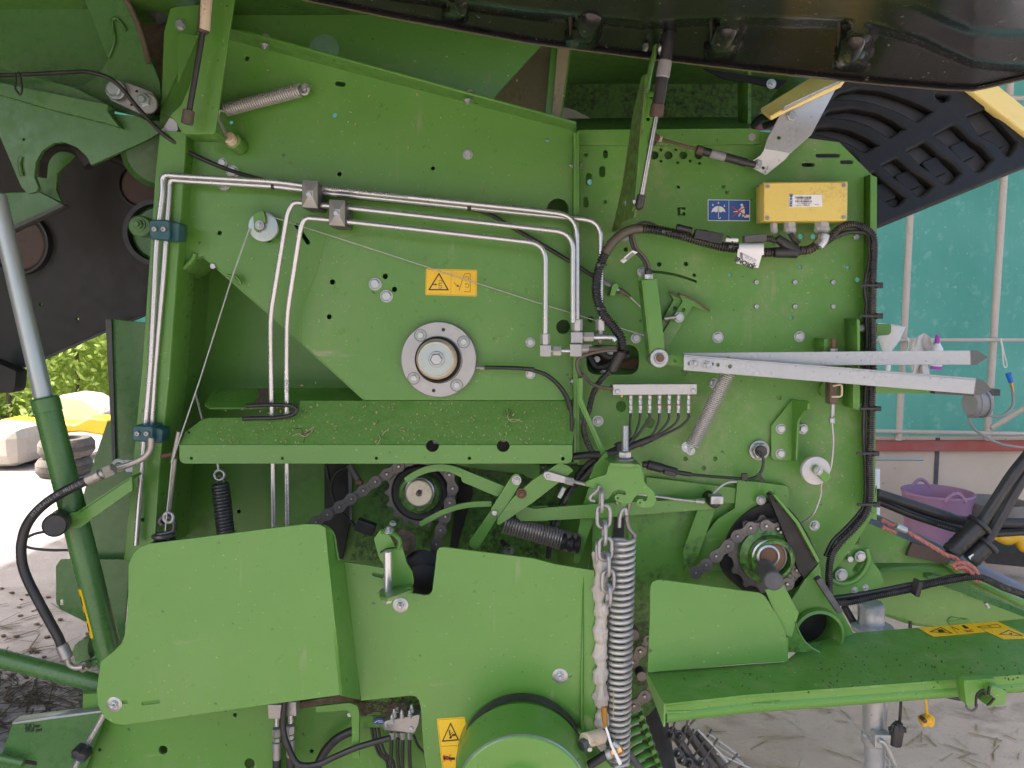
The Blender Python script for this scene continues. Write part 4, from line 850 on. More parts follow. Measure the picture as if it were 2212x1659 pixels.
part('cable_rod', [(rod(at(386, 932, -.08), at(372, 1000, -.08), mp(4.5, -.08)), 'pipe_old'), (rod(at(378, 990, -.08), at(365, 1102, -.08), mp(5, -.08)), 'pipe_old'), (sweep([at(364, 1118, -.08) + Vector((mp(10, 0) * math.cos(a), 0, mp(11, 0) * math.sin(a))) for a in [i * math.pi / 9 for i in range(18)]], mp(3.5, 0), 8, closed=True), 'spring')])
part('rod_bracket', rod(at(350, 985, -.05), at(385, 978, -.05), mp(5, 0)), 'brown_rust')
hk = part('post_spring', [(coil(at(354, 1152, -.05), at(352, 1215, -.05), mp(19, 0), 4.2, mp(6, 0), 8, 20), 'spring_dark'), (sweep(cr(qp('20', -.05, 1285, 1340, 1265, 1310, 1290, 1280, 1340, 1275, 1380, 1330, 1370, 1390, 1310, 1410, 1250, 1420)), mp(6, 0), 8), 'spring_dark')])
part('pull_rod', rod(at(422, 850, .05), at(437, 905, .03), mp(3, 0)), 'pipe_old')
rs = part('recess_spring', coil(at(476, 1046, .06), at(489, 1165, .06), mp(15.5, .06), 17, mp(4.2, .06), 8, 16), 'spring_dark', 'black tension spring hanging in the dark recess')
obj('eye_bolt', [(sweep([at(474, 1026, .06) + Vector((mp(11, .06) * math.cos(a), 0, mp(11, .06) * math.sin(a))) for a in [i * math.pi / 9 for i in range(18)]], mp(3.6, .06), 8, closed=True), 'zinc'), (rod(at(472, 1014, .06), at(468, 990, .06), mp(3.2, .06)), 'zinc')], None, rs)
obj('spring_hook', sweep(cr(qp('20', .06, 1725, 1010, 1720, 970, 1745, 950, 1770, 980, 1775, 1030)), mp(3.4, .06), 8), 'spring_dark', rs)
ts = part('tension_spring', coil(at(487, 237, -.03), at(648, 195, -.03), mp(12.5, -.03), 33, mp(2.1, -.03), 6, 14), 'spring', 'bright close-wound spring at the upper left')
obj('spring_hook', sweep(cr(qp('00', -.03, 1780, 880, 1740, 875, 1728, 920, 1745, 970, 1790, 1060)), mp(3.4, -.03), 8), 'spring', ts)
obj('spring_hook', sweep(cr(qp('01', -.03, 360, 715, 385, 745, 420, 740, 430, 700)), mp(2.6, -.03), 8), 'spring', ts)
bolt(659, 192, -.02, 8.5, panel, 'nut')
kn = part('spring_knob', [(rod(at(500, 302, -.05), at(520, 318, 0.0), mp(17, 0), 18), 'green_dusty'), (rod(at(494, 296, -.065), at(503, 306, -.045), mp(12, 0), 14), 'cream')], None, 'greasy green knob holding the spring rod')
part('black_cable', sweep(cr([at(*q) for q in ((-40,162,-.02), (0,162.5,-.03), (90,159,-.04), (150,156,-.05), (191,155.5,-.06), (246,175,-.06), (300,235,-.05), (346,284,-.05), (372,304,-.04), (420,335,-.02), (500,369,-.012), (576,390,-.012), (700,418,-.012), (900,440,-.012), (1034,455,-.012), (1114,496,-.012), (1182,535,-.012), (1233,566,-.02), (1283,597,-.01), (1306,610,-.01))]), mp(4.2, 0), 10), 'rubber', 'thin black cable crossing the tailgate arm and panel')
part('cable_tie', sweep(cr(qp('00', -.07, 120, 580, 128, 640, 122, 700, 160, 748, 175, 700, 160, 600, 140, 570)), mp(2.2, 0), 6), 'ink')
ca = part('cable_adjuster', [(rod(at(1303, 606, -.01), at(1320, 617, -.01), mp(5.5, 0), 6), 'cast_steel'), (plate(Q('12', 830, 850, 860, 835, 875, 860, 840, 930, 812, 930), -.03, .05), 'green'), (rod(at(1322, 619, -.012), at(1340, 628, -.012), mp(4.5, 0)), 'cast_steel'), (rod(at(1338, 627, -.012), at(1362, 641, -.012), mp(6.5, 0), 12, mp(3, 0)), 'conduit_dusty'), (rod(at(1360, 640, -.012), at(1396, 674, -.012), mp(1.8, 0), 8), 'cable_steel')])

# ---- control box, stickers, wiring on the front panel
bx = part('control_box', [(plate(Q('13', 160, 46, 805, 40, 801, 332, 160, 336), -.062, .06, r=1.5, bev=.002), 'yellow'), (plate(Q('13', 150, 40, 812, 34, 808, 338, 150, 342), -.020, .032, r=1.5, bev=.002), 'yellow')], None, 'yellow control box with grey cable glands')
for x, y in Q('13', 180, 70, 785, 60, 783, 312, 180, 320): bolt(x, y, -.062, 4, bx, 'cap', 'cast_steel', name='lid_screw')
def barcode(x0, y0, x1, y1, Y, n, seed, mat='ink'):
    rr = random.Random(seed); o = []; x = x0
    while x < x1:
        w_ = rr.choice((.5, .8, 1.2)); o.append(mark([(x, y0), (x + w_, y0), (x + w_, y1), (x, y1)], Y, mat)); x += w_ + rr.choice((.6, .9, 1.3))
    return o
lbq = Q('13', 352, 138, 612, 134, 614, 228, 352, 232); Yb = -.063
obj('box_label', [(plate(lbq, Yb, .0008, r=1, bev=0), 'sticker_white')] + barcode(1718, 424.5, 1753, 429, Yb, 30, 1) + barcode(1718, 433, 1753, 437, Yb, 30, 2) +
    [text('KRONE', 1708.8, 433, Yb, .0085, 90, 'sticker_blue', .0004), text('Mat.-Nr. 20268657', 1736, 431, Yb, .0042, 0, 'ink_grey'), text('S.-Nr. 0000001439', 1736, 440, Yb, .0042, 0, 'ink_grey'), text('Code-Nr. 10000118', 1733, 443.8, Yb, .0042, 0, 'ink_grey'), text('03/21', 1764, 442, Yb, .004, 0, 'ink_grey')], None, bx)
def gland(x, y0, y1, r):
    A = at(x, y0, -.03); g = obj('cable_gland', [(lathe([(0, 0), (mp(r * .95, -.03), 0), (mp(r * .95, -.03), .012), (0, .012)], A, (0, 0, -1), 6, 0), 'gland')], None, bx)
    n = 22; rr = mp(r, -.03); L = (A - at(x, y1, -.03)).length; bm = bmesh.new(); rg = []
    for s, h in ((.9, .012), (1, .016), (1, L * .8), (.72, L), (0.6, L)):
        rg.append([bm.verts.new(A + Vector((rr * s * (1 if k % 2 else .93) * math.cos(2 * math.pi * k / n), rr * s * (1 if k % 2 else .93) * math.sin(2 * math.pi * k / n), -h))) for k in range(n)])
    for a, b in zip(rg, rg[1:]):
        for k in range(n): bm.faces.new((a[k], a[(k + 1) % n], b[(k + 1) % n], b[k]))
    bm.faces.new(rg[-1]); bmesh.ops.recalc_face_normals(bm, faces=bm.faces); obj('gland_nut', from_bm(bm), 'gland', bx)
gland(1672, 482, 505, 8.5); gland(1706.5, 480, 505, 13.5); gland(1776, 479, 503, 16.5)
YS = .0185
bl = Q('12', 1583, 172, 1917, 176, 1917, 343, 1583, 341)
um = [(1552 + 15 * math.cos(a), 459 - 14 * math.sin(a)) for a in [math.pi * i / 14 for i in range(15)]]
sc = [(1537 + 30 * i / 24, 459 - 2.2 * abs(math.sin(math.pi * i / 8))) for i in range(25)]
drops = [mark([(x, y - 3.4), (x + 1.6, y + .8), (x, y + 1.8), (x - 1.6, y + .8)], YS, 'sticker_white') for x, y in ((1540, 443), (1552, 438.5), (1565, 445))]
mn = [mark(circ(1602.5, 443, 3, 12), YS, 'sticker_white'), mark(D(1600,447, 1607,446, 1608.5,454, 1609,460, 1606,468, 1603,468, 1604,461, 1601,461, 1597,468, 1594.5,467, 1599,457), YS, 'sticker_white'), mark(D(1601,448, 1594,455, 1584,457, 1584,458, 1595,457.5, 1602,452), YS, 'sticker_white'), mark(D(1608,464, 1619,464, 1619,470, 1608,470), YS, 'sticker_white')]
part('warning_sticker', [(plate(bl, YS, .0012, r=2, bev=0), 'sticker_white'), mark([(x + (1.3 if x < 1570 else -1.3), y + (1.3 if y < 450 else -1.3)) for x, y in bl], YS, 'sticker_blue', .0003), mark(um + sc[::-1][0:0] + sc, YS, 'sticker_white'), *line(D(1552,445, 1552,470), YS, 1.3, 'sticker_white'), *line(D(1552,470, 1553.5,472.5, 1556,472, 1556.5,469), YS, 1.3, 'sticker_white'),
    *line(D(1574.5,432, 1574.5,477), YS, .8, 'sticker_white'), *drops, *mn, *line(D(1582,447, 1611,466), YS, 2.4, 'ink_red', lift=.0011), *line(D(1611,447, 1582,467), YS, 2.4, 'ink_red', lift=.0011)], None, 'blue sticker with umbrella and crossed-out washing man')
def triangle(P, Y, mat='ink'):
    c = (sum(p[0] for p in P) / 3, sum(p[1] for p in P) / 3); I = [(c[0] + (p[0] - c[0]) * .80, c[1] + (p[1] - c[1]) * .80) for p in P]
    return mark(fillet(P, 1.5), Y, mat, .0005, [I])
def arcarrow(x, y, r, a0, a1, Y, w=.9):
    P = [(x + r * math.cos(R(a0 + (a1 - a0) * i / 9)), y + r * math.sin(R(a0 + (a1 - a0) * i / 9))) for i in range(10)]
    e = P[-1]; d = Vector(P[-1]) - Vector(P[-2]); d.normalize(); n_ = Vector((-d.y, d.x))
    return line(P, Y, w, 'ink') + [mark([tuple(Vector(e) + d * 2.6), tuple(Vector(e) + n_ * 1.8), tuple(Vector(e) - n_ * 1.8)], Y, 'ink', .0009)]
YS = -.0012
st = Q('11', 1362, 718, 1768, 730, 1764, 940, 1356, 928)
part('warning_sticker', [(plate(st, YS, .0012, r=2.5, bev=0), 'sticker_yellow'), *line([(st[0][0] + 2, st[0][1] + 2), (st[1][0] - 2, st[1][1] + 2), (st[2][0] - 2, st[2][1] - 2), (st[3][0] + 2, st[3][1] - 2)], YS, .45, 'ink', True, .0003), *line([(974.5, 584.5), (974, 636)], YS, .45, 'ink', lift=.0003),
    triangle(Q('11', 1465, 750, 1545, 892, 1378, 890), YS), *arcarrow(951, 609, 3.6, 200, 480, YS), *arcarrow(951, 619.5, 3.6, 160, -120, YS), mark(circ(941, 614.5, 2.6, 10, 2), YS, 'ink'), mark(D(938,613, 933,614.5, 938,616), YS, 'ink'),
    *line(Q('11', 1622, 893, 1668, 760, 1712, 760, 1712, 903, 1662, 902), YS, .9, 'ink'), *arcarrow(1008, 601, 4, 200, 480, YS), *arcarrow(1009, 617, 4, 160, -120, YS), *line(D(981,609, 984,615, 990,618), YS, .8, 'ink'), mark(D(993,619, 988,614.5, 986.5,619.5), YS, 'ink')], None, 'yellow sticker warning of rotating rollers')

YH = -.05
hb = qp('12', YH, 1880, 560, 1720, 548, 1600, 520, 1480, 488, 1330, 445, 1180, 414, 1030, 402, 925, 432, 835, 505, 770, 600, 722, 720, 700, 850, 708, 960, 752, 1075, 835, 1180, 895, 1270, 905, 1360)
cdt = conduit('conduit', cr(hb, 6), 11, YH, 'conduit', B, 4.6, 'thick ribbed conduit curving down the front panel')
obj('dusty_length', sweep([p + Vector((0, -.0035, .0)) for p in cr(qp('12', YH, 1060, 402, 990, 408, 925, 432, 880, 466, 835, 505, 800, 550, 770, 600), 6)], mp(9.3, YH), 12), 'conduit_dusty', cdt)
part('conduit_sleeve', rod(at(1343, 757, -.05), at(1322, 800, -.03), mp(11.5, YH), 14), 'rubber')
conduit('conduit', cr(qp('22', -.03, 800, 130, 735, 195, 680, 290, 655, 370, 640, 440, 612, 510, 600, 590, 625, 680, 668, 765), 6), 7, -.03, 'conduit', B, 3.6)
for a in ((740, 690), (735, 1035), (1250, 425), (1780, 545)):
    x, y = Q('12', *a)[0]; part('cable_tie', [(box(at(x, y, YH - .012), .026, .012, .005), 'rubber'), (box(at(x - 6, y, YH - .016), .008, .01, .008), 'rubber_grey')])
h1 = qp('12', -.04, 1880, 556, 2000, 590, 2120, 588)
conduit('conduit', cr(h1, 6), 10.5, -.045, 'conduit', B, 4.6)
YJ = part('y_connector', [(rod(at(1672, 545, -.05), at(1722, 545, -.05), mp(11, -.05), 16, mp(13, -.05)), 'rubber'), (rod(at(1678, 514, -.05), at(1722, 545, -.05), mp(9, -.05), 16, mp(13, -.05)), 'rubber'), (disc(1722, 545, -.062, 9, .03), 'rubber')])
conduit('conduit', cr(qp('13', -.05, 440, 575, 500, 572, 560, 540, 600, 490, 615, 440), 6), 10, -.05, 'conduit', B, 4.6)
part('foil_sleeve', sweep(cr(qp('13', -.052, 580, 545, 610, 505, 628, 450), 5), mp(13, -.05), 14), 'foil', 'silver foil sleeve below the control box')
conduit('conduit', cr(qp('13', -.045, 430, 520, 390, 490, 362, 440), 6), 6.5, -.045, 'conduit', B, 3.6)
conduit('conduit', cr(qp('13', -.035, 600, 545, 680, 470, 740, 410, 800, 378, 870, 372, 950, 400, 1005, 445, 1022, 480, 1026, 560, 1020, 700, 1016, 900, 1014, 1100, 1015, 1300, 1015, 1480) + qp('23', -.035, 1018, 100, 1006, 300, 1000, 600, 990, 850, 992, 1050, 985, 1170, 950, 1265, 860, 1375, 770, 1465, 690, 1580) + qp('33', -.035, 668, 60, 672, 220), 6), 8.4, -.035, 'conduit', B, 3.9, 'long ribbed conduit down the front edge of the panel')
part('loose_cable', sweep(cr(qp('13', -.03, 600, 550, 700, 480, 800, 435, 900, 430, 980, 450) + qp('13', -.02, 990, 560, 985, 700, 965, 780, 955, 900, 970, 1000, 965, 1100, 970, 1300) + qp('23', -.02, 960, 250, 950, 420, 945, 640, 960, 900, 955, 1160, 900, 1260, 800, 1370, 700, 1470, 640, 1590)), mp(5, -.02), 8), 'rubber')
for a in ((1020, 852), (1020, 1095)): 
    x, y = Q('13', *a)[0]; part('cable_tie', [(box(at(x - 6, y, -.048), .055, .004, .006), 'rubber'), (box(at(x + 12, y, -.042), .016, .012, .014), 'rubber')])
for a in ((1010, 420), (995, 775), (1000, 1180)):
    x, y = Q('23', *a)[0]; part('cable_tie', [(box(at(x - 6, y, -.048), .055, .004, .006), 'rubber'), (box(at(x + 12, y, -.042), .014, .012, .012), 'rubber')])
# plug row above the conduit
part('inline_plug', [(rod(at(1461, 490, -.065), at(1494, 498, -.065), mp(7, -.06)), 'rubber'), (box(at(1516, 508, -.068), .036, .02, .022, Matrix.Rotation(R(12), 4, 'Y')), 'rubber'), (box(at(1545, 514, -.068), .032, .02, .024, Matrix.Rotation(R(12), 4, 'Y')), 'rubber'), (box(at(1515, 499, -.07), .03, .01, .006, Matrix.Rotation(R(6), 4, 'Y')), 'rubber')])
part('inline_plug', [(rod(at(1567, 518, -.06), at(1594, 519, -.06), mp(4.5, -.06)), 'sticker_white'), (box(at(1630, 515, -.062), .052, .02, .017, Matrix.Rotation(R(-4), 4, 'Y')), 'rubber_grey')])
conduit('conduit', cr(qp('12', -.05, 1940, 490, 2060, 480, 2120, 500), 6), 7, -.05, 'conduit', B, 3.6)
part('thin_cable', sweep(cr(qp('12', -.062, 1735, 460, 1770, 490, 1785, 540)), mp(2, -.06), 6), 'rubber')
part('thin_cable', sweep(cr(qp('12', -.055, 960, 440, 1040, 360, 1110, 352, 1180, 380, 1240, 410)), mp(2.5, -.06), 6), 'rubber')
tg = part('hose_tag', [(sheet([[at(x, y, Y) for x in (1597, 1612, 1627, 1641, 1650)] for y, Y in ((526, -.045), (525.5, -.062), (530, -.072), (540, -.075), (551, -.070))] ), 'sticker_white'), (sheet([[at(1594, 538, -.072), at(1646, 551, -.072)], [at(1591, 569, -.068), at(1638, 579, -.068)]], .001), 'sticker_white')], None, 'white bar-coded tag on the conduit')
pt = P3((1594, 538, -.0735), (1646, 551, -.0735), (1591, 569, -.0695))
obj('tag_print', [text('KRONE', 1608, 567.5, pt, .0145, 180 - 12, 'ink', .0005), *[mark([(1598.5 + .1 * i, 545 + i * 1.8), (1604 + .1 * i, 546.3 + i * 1.8), (1604 + .1 * i, 547.3 + i * 1.8), (1598.5 + .1 * i, 546 + i * 1.8)], pt, 'ink') for i in range(8)], text('Mat.-Nr. 20271513', 1618, 555, pt, .005, 168, 'ink_grey'), text('WL 100 / 2021', 1619, 560, pt, .004, 168, 'ink_grey'), *line([(1630 + 4 * math.cos(a), 572 + 4 * math.sin(a)) for a in [i * .6 for i in range(10)]], pt, 1, 'ink'), *line(D(1630,569, 1630.5,575), pt, 1, 'ink')], None, tg)

# ---- sensor arm, sector plates, bearing pin
sa = part('sensor_arm', plate(Q('12', 1068, 812, 1178, 800, 1212, 1080, 1245, 1395, 1240, 1412, 1135, 1412, 1128, 1300), -.065, .012, r=1), 'green_clean')
part('arm_return', plate(Q('12', 1060, 812, 1070, 812, 1137, 1400, 1126, 1395), -.066, .05), 'green_deep', None, sa)
pv = part('pivot_bush', lathe([(mp(20, 0), -.05), (mp(20, 0), 0), (mp(18.5, 0), .002), (mp(12, 0), .002), (mp(11, 0), .010), (mp(10, 0), .011), (0, .011)], at(1424, 774, -.07), n=36), 'zinc', None, sa)
part('pin_end', lathe([(mp(8.5, 0), -.02), (mp(8.5, 0), .012), (mp(7.5, 0), .014), (0, .013)], at(1424, 773, -.07), n=24), 'brown_rust', None, sa)
part('cable_sensor', [(rod(at(1401, 604, -.04), at(1401, 592, -.04), mp(10, -.04), 6), 'zinc'), (rod(at(1401, 594, -.04), at(1399, 582, -.04), mp(8, -.04), 14), 'rubber')], None, None, sa)
for d in (0, 7): part('sensor_cable', sweep(cr([at(1397 + d, 586, -.04)] + [at(x + d * .8, y - d * .5, -.04) for x, y in Q('12', 1085, 680, 1050, 625, 1005, 580, 980, 520, 970, 450, 1000, 385)]), mp(3.4, -.04), 8), 'conduit_dusty' if d else 'rubber')
part('cable_tag', [(plate(Q('12', 890, 655, 985, 575, 1030, 590, 1005, 605, 915, 677), -.05, .001, r=1, bev=0), 'sticker_white'), mark(Q('12', 928, 640, 985, 590, 1005, 603, 948, 655), -.0505, 'ink_grey'), text('CE', *Q('12', 912, 648)[0], -.051, .007, 40, 'ink')], None, 'white tag on the sensor cable')
part('sensor_tab', plate(Q('12', 1030, 720, 1060, 697, 1085, 700, 1085, 820, 1030, 820), .0, .005, r=4), 'green_clean'); bolts('12', .0, 9, B, 1062, 745)
part('sector_plate', plate(Q('12', 1352, 914, 1410, 940, 1490, 975, 1597, 1054, 1555, 1052, 1462, 1014, 1252, 1368, 1222, 1240, 1386, 978), -.006, .008, [(*Q('12', 1390, 1045)[0], 4.5)]), 'green_dusty')
part('sector_plate', plate(Q('12', 1278, 906, 1362, 944, 1384, 978, 1230, 1228, 1205, 1160, 1316, 965), .004, .006, [(*Q('12', 1322, 1034)[0], 5)]), 'green_dusty')
part('sector_edge', sweep(qp('12', -.012, 1352, 914, 1410, 938, 1490, 973, 1598, 1054), mp(2.2, 0), 6), 'dust_mud'); part('sector_edge', sweep(qp('12', -.004, 1276, 906, 1362, 944), mp(2, 0), 6), 'dust_mud')
part('clevis_pin', rod(at(1434, 688, -.02), at(1460, 685, -.02), mp(4.5, 0)), 'cast_steel'); bolt(1466.5, 685.5, -.012, 9.5, B, 'hex')
part('link_plate', plate(Q('12', 1205, 1400, 1400, 1408, 1400, 1492, 1205, 1470), -.055, .008, [(*Q('12', 1320, 1447)[0], 4), (*Q('12', 1385, 1445)[0], 4)]), 'green_clean')
# galvanised needle bars
b1 = part('zinc_bar', plate(D(1477,763, 2096,758, 2097,787, 1608,789, 1477,786), -.085, .004, [(1573,774,4.5)]), 'galv', 'upper of the two long pointed zinc bars')
part('bar_tip', plate(D(2096,758, 2112,758, 2134,772, 2111,787, 2097,787), P3((2096,758,-.085), (2097,787,-.085), (2134,772,-.05)), .004), 'galv_dark', None, b1)  # bent tip's shade put into a darker zinc colour
b2 = part('zinc_bar', plate(D(1478,769, 1608,780, 2108,820, 2104,851, 1608,810, 1478,799), -.12, .004, [slot(1489,785,1498,786,4.5), (1538,786,4.5), (1551,788,4.5), (1577,791.5,5)]), 'galv', 'lower of the two long pointed zinc bars')
part('bar_tip', plate(D(2108,820, 2124,821, 2142,841, 2120,852, 2104,851), P3((2108,820,-.12), (2104,851,-.12), (2142,841,-.08)), .004), 'galv_dark', None, b2)  # same darker colour standing in for shade on the bent tip
part('bar_lip', plate(D(1478,767, 2108,818, 2108,821, 1478,770), -.12, .02), 'galv', None, b2)
part('bar_lip', plate(D(2020,846, 2104,851, 2103,855, 2020,850), -.10, .02), 'galv_dark', None, b2)
for x, y in ((1500, 785), (1527, 788)): bolt(x, y, -.12, 8.5, b2, 'nut')
part('bar_backing', plate(D(1893,833, 2030,843, 2030,849, 1893,849), -.06, .004), 'green_clean')
part('end_bracket', plate(Q('13', 1050, 1160, 1155, 1160, 1160, 1175, 1158, 1225, 1140, 1242, 1050, 1250), .05, .006, r=2), 'green_deep')
fp = part('guide_fin', plate(Q('13', 858, 1122, 905, 1120, 905, 1560, 858, 1560), -.02, .03, r=3), 'green_deep'); part('fin_edge', plate(Q('13', 890, 1120, 911, 1130, 911, 1530, 903, 1530), -.075, .07), 'green', None, fp)
part('guide_fin', plate(Q('23', 862, 232, 912, 235, 912, 420, 905, 430, 862, 415), -.05, .06, r=2), 'green_deep')
bolts('13', -.01, 6, B, 935, 1190, kind='nut')
part('bar_guide', [(plate(Q('13', 630, 1278, 668, 1275, 668, 1380, 630, 1380), -.05, .06), 'green_deep'), (rod(at(1800, 732, -.06), at(1800, 765, -.06), mp(5, -.06)), 'brown_rust'), (rod(at(1800, 752, -.06), at(1800, 762, -.06), mp(9, -.06), 6), 'cast_steel'), (rod(at(1801, 764, -.06), at(1801, 767, -.06), mp(14, -.06)), 'cast_steel')])
part('guide_nut', rod(at(1802, 796, -.06), at(1802, 802, -.06), mp(12, -.06)), 'brown_rust'); part('spool', lathe([(mp(20, 0), -.03), (mp(20, 0), 0), (0, 0)], at(1790, 842, .01), n=24), 'green_deep')
cb = part('cable_clevis', [(plate(Q('23', 680, 205, 735, 215, 735, 385, 680, 385), -.05, .03, r=2), 'dust_mud'), (sweep(bendpath(qp('23', -.06, 700, 240, 770, 225, 770, 325, 690, 325), .008), mp(2.5, -.06), 8), 'cream')], None, 'rusty clevis with wire loop below the zinc bars')
part('control_cable', sweep(cr([at(*q) for q in ((1799,872,-.05), (1797,905,-.05), (1800,950,-.045), (1798,985,-.04), (1793,1015,-.035), (1775,1045,-.03), (1773,1070,-.025), (1760,1105,-.02), (1745,1122,-.01), (1728,1132,-.0))]), mp(2.3, -.04), 8), 'cable_steel', 'steel cable round the large grey pulley')
part('cable_ferrule', [(rod(at(1799, 873, -.05), at(1798, 898, -.05), mp(4.5, -.05)), 'galv'), (rod(at(1797, 902, -.05), at(1797, 914, -.05), mp(6.5, -.05)), 'galv')])
pulley(1763, 1017, -.04, 31, 'alu', 'grey pulley at the front of the panel', Q('23', 540, 905, 570, 865, 690, 960, 640, 1010), Q('23', 585, 913)[0])
ab = part('angle_bracket', plate(Q('23', 215, 555, 380, 350, 405, 350, 405, 830, 235, 828, 212, 800), .008, .006, r=2), 'green')
part('bracket_wing', plate(Q('23', 372, 350, 490, 360, 498, 380, 495, 425, 465, 435, 418, 530, 408, 830, 365, 828, 385, 500), P3((1713,863,.005), (1711,990,.005), (1741,865,-.06)), .006, r=1.5), 'green_deep', None, ab)
part('bracket_edge', sweep(qp('23', -.03, 495, 425, 465, 437, 420, 530, 408, 828), mp(2, 0), 6), 'green_clean', None, ab)
bolts('23', .008, 9.5, ab, 287, 580, 284, 776); bolts('23', .01, 9.5, rpan, 462, 582)
# bar spring, sensor plug, manifold
sp = part('bar_spring', coil(at(1573, 806, -.06), at(1495, 962, -.03), mp(13.5, -.05), 41, mp(1.7, -.05), 6, 14), 'spring', 'long thin spring between the zinc bars and the panel')
obj('spring_hook', sweep(cr(qp('22', -.07, 1735, 140, 1750, 90, 1756, 130, 1750, 60)), mp(1.8, -.06), 6), 'spring', sp)
bolt(1484, 966, -.01, 9, sp, 'nut', axis=(-.5, -1, .2)); bolt(1492, 974, -.04, 7.5, sp, 'nut')
sn = part('sensor_socket', [(lathe([(mp(22, 0), -.005), (mp(22, 0), .004), (mp(17, 0), .005), (0, .005)], at(1639.5, 972.5, .014), n=40), 'cast_steel'), (lathe([(0, .014), (mp(16.5, 0), .014), (mp(18.5, 0), .011), (mp(18.5, 0), 0)], at(1639.5, 972.5, .010), n=6, smooth=0), 'zinc'), (lathe([(0, .02), (mp(12, 0), .02), (mp(13, 0), .016), (mp(13, 0), 0)], at(1640, 972.5, .008), n=28), 'rubber')], None, 'round sensor screwed through the panel')
obj('sensor_cable', sweep(cr(qp('23', -.015, 105, 760, 140, 790, 148, 850, 130, 920, 90, 960, 10, 985) + qp('22', -.015, 1860, 975, 1650, 960, 1450, 942)), mp(3.2, 0), 8), 'rubber', sn)
part('inline_plug', [(rod(at(1493, 1025, -.02), at(1462, 1020, -.02), mp(5, 0)), 'rubber'), (rod(at(1462, 1020, -.02), at(1430, 1011, -.02), mp(9, 0)), 'rubber'), (rod(at(1432, 1012, -.02), at(1398, 1003, -.02), mp(10.5, 0)), 'rubber'), (rod(at(1398, 1003, -.02), at(1388, 1003, -.02), mp(7, 0)), 'rubber'), (box(at(1447, 1022, -.03), .03, .01, .012, Matrix.Rotation(R(15), 4, 'Y')), 'rubber')])
part('cable_flag', plate(Q('23', 92, 935, 120, 928, 160, 990, 135, 1012), -.02, .001, bev=0), 'rubber'); part('cable_tie', box(at(1608, 1030, -.02), .014, .01, .018), 'rubber')
mf = part('grease_manifold', plate(Q('22', 836, 233, 1492, 228, 1492, 303, 836, 309), -.05, .03, bev=.0015), 'alu', 'bright grease manifold bar with seven outlets')
bolts('22', -.05, 5.5, mf, 866, 285, 1466, 280, kind='plain')
part('end_fitting', rod(at(1318, 838, -.035), at(1326, 838, -.035), mp(7, -.04), 6), 'brown_rust', None, mf); part('brass_plug', rod(at(1342.5, 853, -.035), at(1342.5, 858, -.035), mp(3.5, -.04)), 'brass', None, mf)
for i, x in enumerate((972, 1048, 1122, 1200, 1277, 1350, 1430)):
    X, y0 = Q('22', x, 308)[0]; q = lambda a: mp(a, -.035)
    f = obj('grease_outlet', [(lathe([(0, 0), (q(3.2), 0), (q(3.2), q(2)), (q(5), q(3)), (q(5), q(11)), (q(4.4), q(12)), (q(5), q(13)), (q(5), q(21)), (q(4), q(22)), (q(4), q(24)), (q(5.2), q(25)), (q(5.2), q(34)), (q(4.6), q(35)), (q(5), q(36)), (q(5), q(41)), (0, q(41))], at(X, y0 - 1, -.035), (0, 0, -1), 14), 'zinc')] + ([(lathe([(q(5.3), q(22)), (q(5.3), q(23.5))], at(X, y0 - 1, -.035), (0, 0, -1), 14), 'ink_red')] if i in (3, 4, 5) else []), None, mf)
    E = ((960, 650), (985, 655), (1000, 660), (1130, 640), (1150, 645), (1160, 650), (1165, 660))[i]; M = ((965, 560), (1030, 560), (1070, 570), (1180, 560), (1240, 560), (1300, 560), (1350, 570))[i]
    obj('grease_line', sweep(cr([at(X, y0 + 40, -.035), at(*Q('22', x - 3, 500)[0], -.033), at(*Q('22', *M)[0], -.03), at(*Q('22', *E)[0], -.028), at(*Q('22', E[0] - 120, E[1] + 60)[0], -.028)]), mp(2.7, 0), 8), 'rubber', f)
part('line_sleeve', sweep(cr(qp('22', -.032, 1140, 655, 1020, 700, 940, 735, 860, 760, 760, 778, 640, 785, 520, 800)), mp(7.5, 0), 10), 'rubber'); part('line_sleeve', sweep(cr(qp('22', -.03, 990, 665, 950, 700, 870, 730, 800, 760)), mp(5, 0), 10), 'rubber')
part('cable_tie', box(at(1337, 964, -.045), .014, .01, .02), 'rubber')
for off in (0, 9, 17): part('hose_bundle', sweep(cr(qp('22', .02 + off * .001, 480 + off, 800 + off * 3, 600, 790 + off * 4, 720, 800 + off * 5, 690, 860, 600, 960, 500, 1060, 430, 1180, 370, 1300, 340, 1420, 320, 1600)), mp(7, 0), 8), 'rubber')
conduit('conduit', cr(qp('22', .0, 690, 820, 640, 850, 570, 920, 520, 1020, 470, 1120, 430, 1220, 390, 1340), 5), 5.5, 0, 'conduit', B, 3.4)
part('white_ferrule', rod(*qp('22', .0, 445, 1045, 405, 1125), mp(5, 0)), 'sticker_white')
part('seam_hose', sweep(cr(qp('11', -.05, 1830, 1500, 2000, 1505, 2212, 1515) + qp('22', -.05, 180, 110, 300, 150, 400, 230, 470, 330, 500, 440, 505, 560, 500, 700, 498, 800)), mp(4, -.04), 8), 'rubber')

